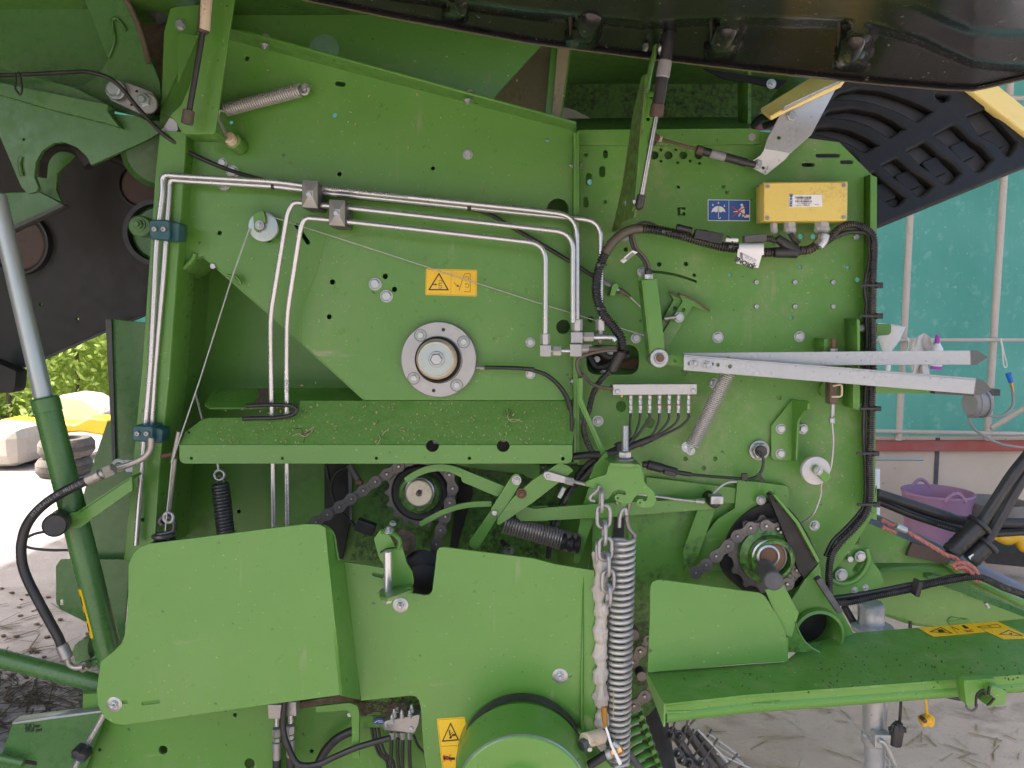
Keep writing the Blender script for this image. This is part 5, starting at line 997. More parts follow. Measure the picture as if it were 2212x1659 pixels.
# ---- big bearing flange
fl = part('bearing_flange', [(lathe([(mp(81.5, 0), -.02), (mp(81.5, 0), -.002), (mp(79.5, 0), 0), (mp(51, 0), 0), (mp(50, 0), -.006), (0, -.006)], at(947.5, 777, -.022), n=72), 'cast_steel')], None, 'round bare-steel bearing flange with four bolts')
obj('seal_ring', lathe([(mp(49, 0), -.008), (mp(49, 0), .004), (mp(46, 0), .006), (mp(43, 0), .003), (mp(40, 0), .006), (mp(38, 0), .002)], at(946, 777, -.022), n=60), 'grease', fl)
obj('bearing_cap', lathe([(mp(40, 0), -.004), (mp(39, 0), .022), (mp(36, 0), .026), (0, .026)], at(943, 774, -.022), n=60), 'zinc_blue', fl)
obj('rust_ring', lathe([(mp(44, 0), -.006), (mp(43.5, 0), .008), (mp(40.5, 0), .020), (mp(37, 0), .027), (mp(35, 0), .0268)], at(944, 775.5, -.022), n=60), 'cream', fl)
bolt(943, 776, -.05, 14, fl, 'hex'); 
for x, y in Q('11', 1318, 1247, 1660, 1300) + Q('21', 1265, 180, 1605, 235):
    obj('bolt_recess', lathe([(mp(13.5, 0), -.0055), (mp(13.5, 0), .0006), (mp(12.3, 0), .0006), (mp(11.5, 0), -.004)], at(x, y, -.0222), n=30), 'galv_dark', fl); bolt(x, y, -.022, 8.6, fl, 'hex')
for x, y in Q('11', 1500, 1203) + Q('21', 1423, 277): obj('dowel_hole', lathe([(0, .0004), (mp(4, 0), .0004), (mp(4, 0), -.001)], at(x, y, -.0222), n=18), 'ink', fl)
part('grease_fitting', [(rod(at(1029, 793, -.03), at(1037, 793, -.03), mp(4, -.03), 6), 'zinc'), (rod(at(1036, 793.5, -.03), at(1048, 794, -.03), mp(6, -.03), 6), 'zinc')], None, None, fl)
part('grease_hose', sweep(cr([at(1046, 794, -.032)] + qp('11', -.03, 1900, 1502, 2050, 1505, 2212, 1515) + qp('22', -.04, 90, 100, 180, 112, 290, 148, 390, 225, 460, 330, 490, 430)), mp(4.3, -.03), 10), 'rubber', None, fl)

# ---- shelf
sh = P3((791,864,.0), (1235,866,.0), (700,963,-.08))
def notch(cx, y, r, up): return [(cx + r * math.cos(math.pi * k / 12), y + (-r if up else r) * math.sin(math.pi * k / 12)) for k in range(13)]
shelf = part('shelf', plate(D(648,866, 1228,866, 1243,905, 1235,963) + notch(1087, 963, 15, True) + notch(934, 963, 15, True) + D(403,963, 386,962, 400,935, 437,906, 452,903, 598,903, 634,896, 646,884), sh, .005), 'green_chaffy', 'shelf covered with chaff above the chains')
fr = part('shelf_front', plate(fillet(D(1236,963, 1236,1001, 388,1001, 388,963), 14)[5:15] + D(388,962) + notch(934, 962, 15, False)[::-1] + notch(1087, 962, 15, False)[::-1] + D(1236,962), -.082, .005, [(413,990,4), (610,990,4), (813,990,4), (1014,990,4), (1216,991,4.5)]), 'green_clean', None, shelf)
part('corner_hole', plate(circ(414, 913, 3, 14, 2.4), Pl(sh.p + sh.n * .001, sh.u, sh.v), .001, bev=0), 'ink', None, shelf); part('corner_hole', plate(circ(408, 934, 3, 14, 2.4), Pl(sh.p + sh.n * .001, sh.u, sh.v), .001, bev=0), 'ink', None, shelf)
part('rear_shelf', plate(Q('20', 1620, 385, 1680, 290, 1740, 258, 2212, 255, 2960, 255, 3060, 345, 2400, 410, 1660, 412), P3((462,862,.05), (780,838,.14), (600,875,.03)), .005, [(470,847,3), (456,871,3)], r=3), 'green_shelf', 'rear half of the shelf with a smear of mud')
part('mud_smear', plate(Q('20', 2040, 260, 2140, 262, 2150, 330, 2120, 380, 2060, 385, 2010, 370, 2050, 320), Pl(P3((462,862,.05), (780,838,.14), (600,875,.03)).p + Vector((0, 0, .003)), Vector((1, 0, 0)), P3((462,862,.05), (780,838,.14), (600,875,.03)).v), .001, bev=0), 'dust_mud')
part('edge_trim', sweep(bendpath(qp('21', -.043, -90, 500, 200, 492, 310, 470, 350, 430, 300, 395, 180, 388, -60, 398), .02), mp(4.5, -.043), 8), 'rubber', 'black rubber edging round the pipe slot')
bolt(942, 951, .03, 9, B, 'plain'); bolt(1088, 943, .03, 9, B, 'nut')
part('hole_back', plate(D(900,925, 1125,925, 1125,1000, 900,1000), .04, .01), 'grease')  # black sheet added so the shelf holes look dark inside
litter('chaff', 200, [(Pl(sh.p + sh.n * .002, sh.u, sh.v), (470, 872, 1225, 960))], 'straw', 'fine chaff scattered over the green shelf', .0006, .0032)
litter('chaff', 60, [(VP(-.001), (560, 120, 1230, 840))], 'straw', 'specks of chaff stuck on the upper side panel', .001, .004)
def wisp(x, y, pl, n, s, name, lab):
    P = pl.hit(x, y); mm = []
    for i in range(n):
        a = random.uniform(0, 6.28); b = a + random.uniform(-1.4, 1.4); L = random.uniform(.4, 1) * s; o = pl.u * random.uniform(-s, s) * .4 + pl.v * random.uniform(-s, s) * .4
        p0 = P + o; p1 = p0 + (pl.u * math.cos(a) + pl.v * math.sin(a)) * L + pl.n * random.uniform(.1, .5) * s; p2 = p1 + (pl.u * math.cos(b) + pl.v * math.sin(b)) * L - pl.n * .1 * s
        mm.append((sweep(cr([p0, p1, p2], 4), s * .035, 5), 'straw' if i % 3 else 'mulch'))
    o = obj(name, mm, None, kind='stuff'); o['label'] = lab; o['category'] = 'straw'
wisp(652, 935, sh, 7, .022, 'straw_wisp', 'tangle of dry straw on the shelf right of the pipes')
wisp(823, 937, sh, 3, .02, 'straw_wisp', 'thin straw lying near the middle of the shelf')
wisp(1100, 905, sh, 5, .022, 'straw_wisp', 'curled straw at the right end of the shelf')

# ---- left lower covers
c1 = D(322,1176, 548,1147, 660,1133, 690,1134, 702,1141, 709.6,1220, 739.6,1500, 548.6,1525.6, 267,1566, 245.5,1562, 226,1550, 213,1525.6, 209.5,1493, 213,1465.6, 218,1430, 246,1408, 262,1392, 270,1373, 277,1329, 278,1220, 289,1196, 302,1183)
cov1 = part('lower_cover', plate(c1, -.30, .005, [fillet(Q('30', 1115, 1085, 1265, 1068, 1270, 1100, 1120, 1120), 4), slot(266,1517,272,1517,4.5)], bev=.0012), 'green_clean', 'large plain green cover plate at the lower left')
part('cover_return', plate(D(700,1139, 710,1142, 721,1155, 730,1205, 742,1213, 781,1511, 739,1501, 709,1220), P3((705,1200,-.30), (740,1500,-.30), (762,1360,-.20)), .005), 'green', None, cov1)
part('cover_curl', sweep(cr(qp('21', -.25, 530, 1345, 580, 1358, 618, 1390, 640, 1440, 652, 1520, 670, 1620)), mp(2.2, -.25), 6), 'green_clean', None, cov1)
bolt(*Q('30', 905, 1105)[0], -.30, 8.5, cov1, 'washer')
c2 = D(741,1214, 828,1227.5, 855,1231, 862,1274, 884,1281.5, 918,1286.5, 928,1285, 934.7,1277, 941.5,1220, 945,1190, 950,1184, 960,1183, 1152,1207, 1200,1220, 1283,1233, 1287,1290, 1287,1700, 928,1700, 917,1633, 910,1530, 906,1513, 899,1504, 887,1502, 781,1513)
cov2 = part('middle_cover', plate(c2, -.20, .005, [slot(*Q('31', 950, 76)[0], *Q('31', 1030, 98)[0], 4.5), (878,1310,5), (1231,1460,4.5)], bev=.0012), 'green_clean', 'large green cover plate in the middle below the chains')
part('cover_bend', plate(D(1262,1232, 1284,1236, 1290,1700, 1255,1700), P3((1262,1300,-.199), (1262,1600,-.199), (1290,1400,-.12)), .004), 'green', None, cov2)
bolt(*Q('31', 1160, 320)[0], -.20, 8.5, cov2, 'washer'); bolt(*Q('32', 413, 880)[0], -.20, 8.5, cov2, 'washer')
# lower frame behind the covers
low = part('frame_plate', plate(D(180,1500, 560,1480, 600,1480, 600,1720, 170,1720), -.12, .01, [(352,1620.5,10.3), (539,1650,12), (507.5,1544.7,5), (215,1620,4.2), (221.5,1563,3.2)]), 'green')
part('frame_back', plate(D(180,1480, 960,1480, 960,1720, 180,1720), -.03, .01), 'green_deep')
part('frame_plate', plate(D(590,1500, 925,1500, 925,1720, 590,1720), -.06, .01, [(673,1623,5)]), 'green')
hub = part('axle_guard', plate(Q('30', 20, 1500, 100, 1250, 790, 1160, 830, 1200, 640, 1720, -60, 1720), -.14, .006), 'green_rear_shaded'); part('guard_rim', plate(Q('30', 100, 1248, 800, 1157, 800, 1168, 100, 1262), -.142, .03), 'galv', None, hub)
part('pressure_text', [text('2,0 bar', *Q('30', 258, 1275)[0], -.141, .0135, 3, 'ink', .0002), text('29,0 psi', *Q('30', 264, 1307)[0], -.141, .0135, 3, 'ink', .0002)], None, None, hub)
part('guard_slot', plate(Q('30', 205, 1545, 290, 1560, 288, 1590, 200, 1575), -.141, .001, bev=0), 'grease', None, hub)
part('guard_tube', rod(*qp('30', -.16, -120, 1500, 190, 1570), mp(9, -.15)), 'green_rear_shaded', None, hub)
bp2 = part('brake_pipe', sweep(bendpath(qp('30', -.17, 860, 1110, 810, 1210, 690, 1420, 640, 1500, 570, 1660), .01), mp(6.5, -.17), 12), 'pipe', 'bent pipe held by a dark clamp at the lower left')
obj('pipe_clamp', [(box(at(177, 1626, -.18), .035, .03, .03, Matrix.Rotation(R(25), 4, 'Y'), .006), 'clamp_teal'), (lathe([(0, .008), (.009, .006), (.013, 0), (.013, -.02)], at(166, 1628, -.20), n=20), 'rubber'), (lathe([(0, .008), (.009, .006), (.013, 0), (.013, -.02)], at(178, 1633, -.20), n=20), 'rubber')], None, bp2)
# hose fittings, L bracket and lubrication block in the gap below the covers
for x, d in ((598, 0), (628, -6)):
    f = part('hose_fitting', [(box(at(x, 1531 + d, -.15), .034, .03, .035), 'cast_steel'), (rod(at(x, 1540 + d, -.15), at(x, 1568 + d, -.15), mp(6, -.15)), 'pipe'), (rod(at(x, 1572 + d, -.15), at(x, 1590 + d, -.15), mp(10.5, -.15), 6), 'cast_steel'), (rod(at(x, 1592 + d, -.15), at(x, 1602 + d, -.15), mp(8.5, -.15), 6), 'zinc'), (rod(at(x, 1602 + d, -.15), at(x, 1640 + d, -.15), mp(10, -.15), 18), 'cast_steel'), (rod(at(x, 1638 + d, -.15), at(x + 1, 1720, -.15), mp(9.5, -.15)), 'rubber')])
part('black_hose', sweep(cr(qp('31', -.18, 245, 1080, 232, 1200, 235, 1330, 270, 1440, 330, 1560, 400, 1590, 520, 1575, 640, 1520, 780, 1460, 900, 1420, 1080, 1370)), mp(7, -.18), 10), 'rubber')
part('black_hose', sweep(cr(qp('31', -.10, 500, 1600, 560, 1480, 640, 1390, 720, 1340, 800, 1310)), mp(10, -.1), 10), 'rubber')
part('angled_bracket', plate(Q('31', 490, 1125, 760, 1095, 815, 1120, 830, 1170, 832, 1530, 780, 1532, 775, 1210, 745, 1150, 490, 1167), -.17, .008, r=4), 'green')
part('chaff_ledge', plate(Q('31', 320, 1100, 700, 1030, 850, 1065, 870, 1180, 840, 1180, 820, 1100, 480, 1120, 320, 1150), -.12, .05), 'mulch', 'packed chaff on the ledge under the cover')
part('block_plate', plate(Q('31', 850, 1060, 1330, 1010, 1330, 1300, 850, 1290), -.10, .006, r=3), 'green_greasy')
part('round_hole', lathe([(0, .001), (mp(5, -.06), .001)], at(755, 1544, -.062), n=16), 'sticker_white')
lb2 = part('lube_block', [(plate(Q('31', 1030, 1260, 1050, 1240, 1310, 1192, 1300, 1260, 1265, 1330, 1030, 1303), -.15, .05, r=2, bev=.002), 'cast_steel')], None, 'steel lubrication block studded with grease nipples')
bolts('31', -.15, 4.5, lb2, 1048, 1275, 1245, 1290, kind='plain')
for x, y in ((1095, 1235), (1112, 1190), (1172, 1200), (1235, 1200), (1130, 1150), (1250, 1155), (1185, 1150)):
    X, Y_ = Q('31', x, y)[0]; q = lambda a: mp(a * 1.15, -.13)
    obj('grease_nipple', lathe([(0, -q(3)), (q(4.5), -q(3)), (q(4.5), q(5)), (q(3), q(6)), (q(3.4), q(9)), (q(2.2), q(11)), (q(2.6), q(13)), (q(1.5), q(15)), (0, q(15))], at(X, Y_, -.155 - .00012 * (y - 1150)), (0, -.25, 1), 12), 'alu', lb2)
for i, x in enumerate((1090, 1180, 1235, 1140)):
    X, y0 = Q('31', x, 1335)[0]
    obj('line_nut', rod(at(X, y0 - 3, -.14 + .03 * (i == 3)), at(X, y0 + 12, -.14 + .03 * (i == 3)), mp(6, -.14), 6), 'zinc', lb2); obj('grease_line', sweep(cr([at(X, y0 + 10, -.14), at(X - 1, y0 + 40, -.14), at(X - 4 + i * 3, y0 + 110, -.13)]), mp(4.2, -.14), 8), 'rubber', lb2)
for x in (930, 955, 985): obj('grease_line', sweep(cr(qp('31', -.10, x, 1290, x + 20, 1400, x + 60, 1500, x + 120, 1560, x + 130, 1680)), mp(3.2, -.1), 8), 'rubber', lb2)
obj('grease_line', sweep(cr(qp('31', -.10, 1265, 1350, 1300, 1430, 1350, 1500, 1370, 1620)), mp(3, -.1), 8), 'rubber', lb2)
litter('chaff', 260, [(VP(-.13), (760, 1500, 905, 1550)), (VP(-.16), (780, 1515, 880, 1540))], 'mulch', 'dark chaff caught around the lubrication block', .002, .009)
part('blue_sticker', [(plate(Q('31', 945, 1215, 1030, 1218, 1028, 1262, 945, 1260), -.108, .001, bev=0), 'sticker_blue'), *line(Q('31', 955, 1250, 980, 1235, 1020, 1235), -.1085, 1.2, 'sticker_white'), *line(Q('31', 985, 1245, 1025, 1246), -.1085, 1.2, 'sticker_white')], None, 'small blue lubrication sticker')
YS = -.2015
s2 = Q('31', 1447, 1218, 1670, 1204, 1680, 1300, 1720, 1700, 1500, 1700)
part('warning_sticker', [(plate(s2, YS, .0012, r=2, bev=0), 'sticker_yellow'), triangle(Q('31', 1557, 1247, 1625, 1390, 1486, 1402), YS), *line(Q('31', 1455, 1228, 1668, 1214), YS, .5, 'ink', lift=.0003), *line(Q('31', 1455, 1228, 1500, 1620), YS, .5, 'ink', lift=.0003), *line(Q('31', 1480, 1437, 1690, 1428), YS, .5, 'ink', lift=.0003),
    mark(Q('31', 1541, 1310, 1553, 1308, 1556, 1352, 1548, 1354), YS, 'ink'), mark(Q('31', 1568, 1342, 1600, 1338, 1602, 1352, 1570, 1357), YS, 'ink'), *line(Q('31', 1550, 1375, 1560, 1340, 1575, 1325), YS, 1.2, 'ink'), *line(Q('31', 1556, 1360, 1580, 1350), YS, 1.6, 'ink'), mark(Q('31', 1545, 1365, 1570, 1360, 1562, 1376, 1548, 1377), YS, 'ink'),
    mark(Q('31', 1495, 1515, 1530, 1515, 1560, 1525, 1590, 1525, 1590, 1545, 1500, 1545), YS, 'ink'), *line(Q('31', 1500, 1505, 1565, 1560), YS, 1.8, 'ink_red', lift=.001), *line(Q('31', 1560, 1505, 1500, 1560), YS, 1.8, 'ink_red', lift=.001)], None, 'yellow sticker warning of hand crushing beside the drum')

# ---- drum at the bottom
rB = mp(147, -.25); cB = at(1125, 1655, -.25); cF = at(1123, 1721, -.37); ax = (cF - cB); ax = Vector((0, -1, 0))
dr = part('drum_guard', lathe([(0.0, -.05), (rB, -.05), (rB, -.002), (rB * 1.006, 0), (rB * 1.0, .004), (rB * .985, .10), (rB * .965, .118), (rB * .93, .122), (mp(75, -.3), .122), (mp(72, -.3), .124), (mp(60, -.3), .17), (mp(52, -.3), .178), (0, .178)], cB, (0, -1, 0), 80, 28), 'green_clean', 'large green drum guard at the bottom edge')
part('drum_seal', lathe([(rB * .95, -.04), (rB * .975, -.03), (rB * .975, -.012), (rB * .95, -.006)], cB + Vector((.003, 0, .0125)), (0, -1, 0), 80), 'rubber', None, dr)
part('drum_seam', lathe([(rB * .972, .1165), (rB * .958, .1200)], cB, (0, -1, 0), 80), 'zinc_blue', None, dr)
part('drum_stay', plate(D(1240,1572, 1262,1590, 1330,1670, 1300,1690, 1262,1640), -.24, .02), 'green_clean')

# ---- chain drive in the middle
def fig8(a, b, rad):
    a, b = Vector(a), Vector(b); d = (b - a).normalized(); n_ = Vector((-d.y, d.x)); o = []
    for c, s in ((b, -1), (a, 1)):
        for k in range(9):
            t = math.pi * (k / 8) - math.pi / 2
            v = d * math.cos(t) * (-s) + n_ * math.sin(t) * (-s) if True else 0
            o.append(tuple(c + v * rad))
        m_ = (a + b) / 2; o.append(tuple(m_ + n_ * (-s) * -1 * rad * .60 * -1))
    return o
def chain(name, pins, Y, rad, lab, width=.022):
    C_ = part(name, disc(*pins[0], Y + .004, 3, .01, 12), 'chain_dark', lab)
    for i in range(len(pins) - 1):
        a, b = pins[i], pins[i + 1]; y = Y if i % 2 == 0 else Y + .004
        p = fig8(a, b, rad); mm = [(plate(p, y, .0032, bev=.0008), 'chain_dark'), (plate(p, Y + width - (0 if i % 2 else -.004), .003, bev=.0006), 'chain_dark')]
        for q in (a, b):
            if i % 2 == 0: mm.append((disc(*q, y - .003, 4.6, .006, 14), 'chain_dark')); mm.append((disc(*q, y - .0034, 2.6, .002, 10), 'zinc'))
            else: mm.append((disc(*q, y + .004, rad * .62, width - .004, 16), 'chain_dark'))
        obj('chain_link', mm, None, C_)
    return C_
PN = Q('21', 345, 1420, 415, 1370, 490, 1320, 580, 1260, 675, 1200, 770, 1135, 865, 1070, 960, 1000, 1050, 940, 1145, 880, 1230, 830, 1320, 800, 1420, 830, 1500, 880, 1545, 945, 1573, 1053, 1550, 1167, 1515, 1277, 1477, 1383, 1443, 1495, 1420, 1600, 1400, 1700)
part('drive_shade', sheet([[at(640, 1002, -.02), at(640, 1002, -.02) + Vector((0, .30, 0))], [at(1240, 1002, -.02), at(1240, 1002, -.02) + Vector((0, .30, 0))]], .005), 'green_grime_shade')  # hidden sheet added to keep light from above off the chain area
chain('drive_chain', PN, .07, 12.6, 'dark roller chain round the left sprocket')
def sprocket(x, y, Y, r, teeth, t, mat):
    o = []; 
    for k in range(teeth):
        for f, q in ((0, .88), (.25, .90), (.42, 1.0), (.58, 1.0), (.75, .90)):
            a = 2 * math.pi * (k + f) / teeth; o.append((x + r * q * math.cos(a), y + r * q * math.sin(a)))
    return plate(o, Y, t)
sl_ = part('sprocket', sprocket(907, 1064, .085, 76, 17, .012, 0), 'chain_dark', 'greasy left sprocket with green hub')
obj('sprocket_dirt', lathe([(mp(66, 0), .001), (mp(60, 0), .006), (mp(48, 0), .004)], at(907, 1064, .085), n=40), 'grease', sl_)
obj('hub', lathe([(mp(50, 0), -.03), (mp(48, 0), .02), (mp(44, 0), .028), (mp(38, 0), .03), (mp(34, 0), .05), (0, .05)], at(908, 1062, .085), n=44), 'green_grime_shade', sl_)
obj('shaft_end', lathe([(mp(30, 0), -.02), (mp(29, 0), .018), (mp(27, 0), .021), (mp(7, 0), .020), (mp(6, 0), .006), (0, .004)], at(907, 1062, .03), n=40), 'cream', sl_)
obj('shaft_ring', lathe([(mp(33, 0), -.02), (mp(33, 0), .006), (mp(30, 0), .008), (mp(29.5, 0), 0)], at(907, 1062, .03), n=40), 'zinc', sl_)
obj('shaft_hole', lathe([(0, .001), (mp(5.5, 0), .001)], at(906.5, 1062.5, .0105), n=16), 'ink', sl_)
part('chain_case', plate(Q('21', 560, 860, 760, 860, 760, 1290, 700, 1609, 400, 1600, 330, 1400, 560, 1300), .24, .01), 'grease')
part('gear_plate', plate(Q('21', 905, 1130, 1060, 1000, 1260, 1100, 1420, 1330, 1300, 1620, 760, 1620), .20, .01, r=2), 'green_grime_shade')
part('side_guard', plate(Q('21', 1500, 860, 2400, 870, 2400, 1700, 1600, 1520, 1550, 1400, 1640, 1200, 1620, 1000), .23, .01), 'green_grime_shade', 'greasy green plate behind the levers')
part('guard_slot', plate(Q('21', 1640, 900, 1720, 930, 1730, 1100, 1640, 1400, 1600, 1560, 1545, 1560), .22, .01), 'grease')
part('upper_ledge', plate(Q('21', 1560, 850, 2260, 862, 2260, 1000, 2120, 935, 1680, 880), .05, .03), 'green_deep')
for a in ((570, 870, 600, 1010, 640, 1160, 720, 1270, 840, 1380), (740, 880, 650, 930, 610, 1030, 620, 1120)): part('black_hose', sweep(cr(qp('21', .20, *a)), mp(4, .2), 8), 'rubber')
part('frayed_rod', [(rod(*qp('21', .09, 750, 860, 835, 1000), mp(7, .1), 12), 'rubber_grey'), (coil(at(*Q('21', 820, 995)[0], .085), at(*Q('21', 855, 1015)[0], .085), mp(6, .1), 5, mp(2, .1), 5), 'brown_rust')])
part('dark_plug', box(at(790, 1138, .07), .05, .03, .03, Matrix.Rotation(R(20), 4, 'Y')), 'rubber')
part('flat_bar', plate(Q('21', 745, 870, 775, 870, 775, 1300, 760, 1300), .10, .01), 'galv_dark')
# levers
def lever(Y, r, *a, mat='green_clean', holes=(), rc='21', t=.008): return part('lever', plate(Q(rc, *a), Y, t, holes, r=r), mat)
def arcband(Pt, Y, w0, w1, mat='green_clean', t=.008, name='curved_lever', tail=()):
    P = cr([Vector((x, y, 0)) for x, y in Pt], 8); L, Rr = [], []
    for i, p in enumerate(P):
        d = (P[min(i + 1, len(P) - 1)] - P[max(i - 1, 0)]).normalized(); n_ = Vector((-d.y, d.x, 0)); w_ = w0 + (w1 - w0) * i / (len(P) - 1)
        L.append((p + n_ * w_)); Rr.append((p - n_ * w_))
    pts = [(v.x, v.y) for v in L] + [(v.x, v.y) for v in Rr[::-1]]
    return part(name, plate(pts, Y, t, r=3), mat)
arcband(Q('21', 1200, 990, 1290, 935, 1380, 900, 1480, 888, 1580, 905, 1680, 950), -.035, 6, 8)
lever(-.036, 3, 1600, 880, 1720, 930, 1990, 1040, 1930, 1118, 1650, 1000, 1640, 970, 1655, 940)
arcband(Q('21', 1312, 1340, 1400, 1290, 1500, 1240, 1620, 1200, 1740, 1180, 1880, 1175), -.035, 4.8, 5.5)
lever(-.055, 8, 2040, 960, 2070, 935, 2100, 945, 2118, 990, 2100, 1030, 1950, 1270, 1900, 1280, 1875, 1250, 1880, 1215)
lever(-.062, 4, 2212, 985, 2420, 850, 2480, 870, 2530, 910, 2470, 960, 2212, 1160, 1945, 1340, 1925, 1335, 1930, 1290, 1950, 1270, 2050, 1130)
lever(-.045, 8, 1880, 1225, 1930, 1240, 1935, 1270, 1800, 1490, 1770, 1515, 1720, 1510, 1705, 1470, 1730, 1440)
lever(-.02, 4, 2080, 1250, 2095, 1225, 2130, 1200, 2330, 1190, 2330, 1310, 2120, 1310, 2075, 1290)
part('lever_boss', disc(948.6 + 78, 1173, -.03, 14, .03, 26), 'green_clean')
bolts('21', -.055, 8, B, 2080, 987, kind='nut'); bolts('21', -.062, 9, B, 2118, 1092, kind='nut', mat='brown_rust'); bolts('21', -.055, 7, B, 1905, 1243, kind='plain')
bolts('21', .22, 9, B, 2015, 1540, kind='nut'); bolts('22', .22, 9, B, 10, 1540, kind='nut')
part('lever_slot', plate(slot(*Q('21', 1965, 1475)[0], *Q('21', 2005, 1520)[0], 5), .227, .002, bev=0), 'grease')
rsx = part('return_spring', coil(at(*Q('22', -30, 1325)[0], -.01), at(*Q('22', 560, 1495)[0], -.005), mp(20, 0), 27, mp(3.0, 0), 7, 16), 'spring_rusty', 'greasy close-wound spring running to the yoke')
obj('grease_lump', sweep(cr(qp('22', -.02, 420, 1470, 500, 1490, 570, 1500)), [mp(17 + 3 * math.sin(i), 0) for i in range(17)], 8), 'grease', rsx)
part('clevis', [(plate(Q('22', 290, 925, 315, 920, 465, 965, 455, 1010, 300, 980, 283, 950), -.075, .02, r=3), 'alu'), (rod(*qp('22', -.07, 450, 985, 520, 1000), mp(9, -.07), 6), 'alu'), (rod(*qp('22', -.065, 510, 995, 700, 1040), mp(4, -.06)), 'cable_steel')]); bolts('22', -.075, 4.5, B, 318, 955, kind='cap')
part('lug_hole', lathe([(0, .001), (mp(2.6, -.06), .001)], at(1173.5, 1010, -.0632), n=14), 'ink')
lever(-.03, 2, 80, 1200, 110, 1190, 210, 1215, 670, 1178, 1620, 1130, 1650, 1200, 1620, 1215, 700, 1285, 170, 1310, 100, 1310, 60, 1260, rc='22')
lever(-.02, 3, 1510, 1210, 1640, 1215, 1500, 1600, 1440, 1680, 1395, 1650, 1390, 1540, rc='22', mat='green_greasy')
pvx = part('pivot_block', [(disc(1544, 1085, -.06, 14, .06, 24), 'grease'), (disc(1548, 1084, -.07, 9, .03, 20), 'galv_dark'), (box(at(1546, 1078, -.055), .03, .03, .02), 'zinc')])
part('wire_rope', sweep(cr(qp('22', -.05, 1030, 1098, 1200, 1118, 1350, 1140, 1490, 1155)), mp(2.8, -.05), 8), 'cable_steel', 'twisted wire rope behind the yoke'); part('rope_ferrule', rod(*qp('22', -.05, 1485, 1153, 1555, 1160), mp(4.5, -.05)), 'alu')
part('control_cable', sweep(cr(qp('22', -.04, 1620, 1100, 1680, 1040, 1740, 1005, 1810, 998)), mp(3, -.04), 8), 'cable_steel')
part('deflector', plate(Q('22', 1100, 965, 1800, 1050, 1810, 1180, 1800, 1170, 1180, 1120, 1100, 1050), .005, .008), 'green')
dplate = part('stepped_plate', plate(Q('22', 1820, 985, 2190, 1030, 2220, 1040, 2220, 1700, 1400, 1700, 1500, 1500, 1660, 1300, 1800, 1210), -.002, .01, [(*Q('22', 2030, 1165)[0], 13)]), 'green', 'stepped green plate above the right sprocket')
bolts('22', -.02, 9, dplate, 2005, 1145); part('stamped_mark', [mark(Q('23', 237, 1055, 292, 1055, 292, 1105, 237, 1105), -.003, 'green_deep')], None, None, dplate)
part('lower_panel', plate(Q('22', 960, 1250, 1520, 1220, 1500, 1700, 1450, 2100, 940, 2100), .012, .006, [(*Q('22', 1457, 1533)[0], 4.5)]), 'green_greasy', 'green panel spattered with dark grease')
part('inner_strut', plate(Q('22', 580, 1260, 640, 1050, 690, 1040, 720, 1080, 690, 1260, 560, 1640, 520, 1640), -.0, .01), 'green'); part('inner_strut', plate(Q('22', 690, 1290, 830, 1290, 800, 1700, 640, 1700), .03, .01), 'green')
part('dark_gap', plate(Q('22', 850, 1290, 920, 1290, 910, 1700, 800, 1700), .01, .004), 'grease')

# ---- yoke with stud, chain, taped sleeve and big spring
ya = part('yoke_arm', plate(Q('22', 553, 180, 592, 180, 588, 345, 660, 520, 775, 775, 805, 840, 770, 860, 745, 785, 640, 540, 553, 370), -.10, .02, r=1.5), 'green'); part('arm_edge', sweep(qp('22', -.101, 553, 180, 555, 365, 640, 545, 745, 785, 765, 855), mp(2, -.1), 6), 'green_clean', None, ya)
yk = part('yoke', plate(Q('22', 808, 845, 850, 840, 1000, 850, 1042, 860, 1070, 930, 1075, 1000, 1120, 1050, 1160, 1085, 1174, 1150, 1150, 1195, 1100, 1206, 1045, 1196, 1018, 1165, 1030, 1140, 1062, 1135, 1075, 1155, 1100, 1150, 1112, 1108, 1062, 1090, 1010, 1110, 975, 1168, 920, 1176, 855, 1150, 843, 1120, 870, 1095, 935, 1106, 936, 1075, 880, 1058, 830, 1080, 790, 1137, 745, 1141, 720, 1060, 690, 1040, 640, 1034, 612, 1028, 620, 1002, 700, 965, 780, 945), -.20, .010, [(*Q('22', 870, 1128)[0], 2.8), (*Q('22', 1047, 1165)[0], 2.8)], r=2.5), 'green_clean', 'hook-shaped green yoke plate with a threaded stud on top')
part('yoke_top', plate(Q('22', 765, 800, 850, 790, 985, 800, 1042, 862, 1000, 856, 806, 850), P3((1317,999,-.205), (1370,1000,-.205), (1340,985,-.10)), .008, r=1), 'green_dusty', None, yk)
part('yoke_cheek', plate(Q('22', 1000, 855, 1050, 870, 1070, 940, 1060, 990, 1030, 935, 1040, 900, 1005, 880), -.19, .06), 'green_clean', None, yk)
part('yoke_back', plate(Q('22', 690, 870, 780, 760, 800, 850, 790, 945, 700, 965, 640, 1000), -.13, .01), 'green_deep', None, yk)
A, E = at(1350.5, 919, -.16), at(1350.5, 990, -.16); T = resample([A, E], mp(1.0, -.16)); rr = mp(8, -.16)
part('threaded_stud', [(sweep(T, [rr * (1 if (i // 2) % 2 else .88) for i in range(len(T))], 16), 'zinc'), (rod(at(1349.5, 974, -.16), at(1349.5, 989, -.16), mp(14.5, -.16), 6), 'zinc'), (rod(at(1349, 989, -.16), at(1349, 995, -.16), mp(20.5, -.16), 28), 'cast_steel')], None, 'upright threaded stud with nut and washer', yk)
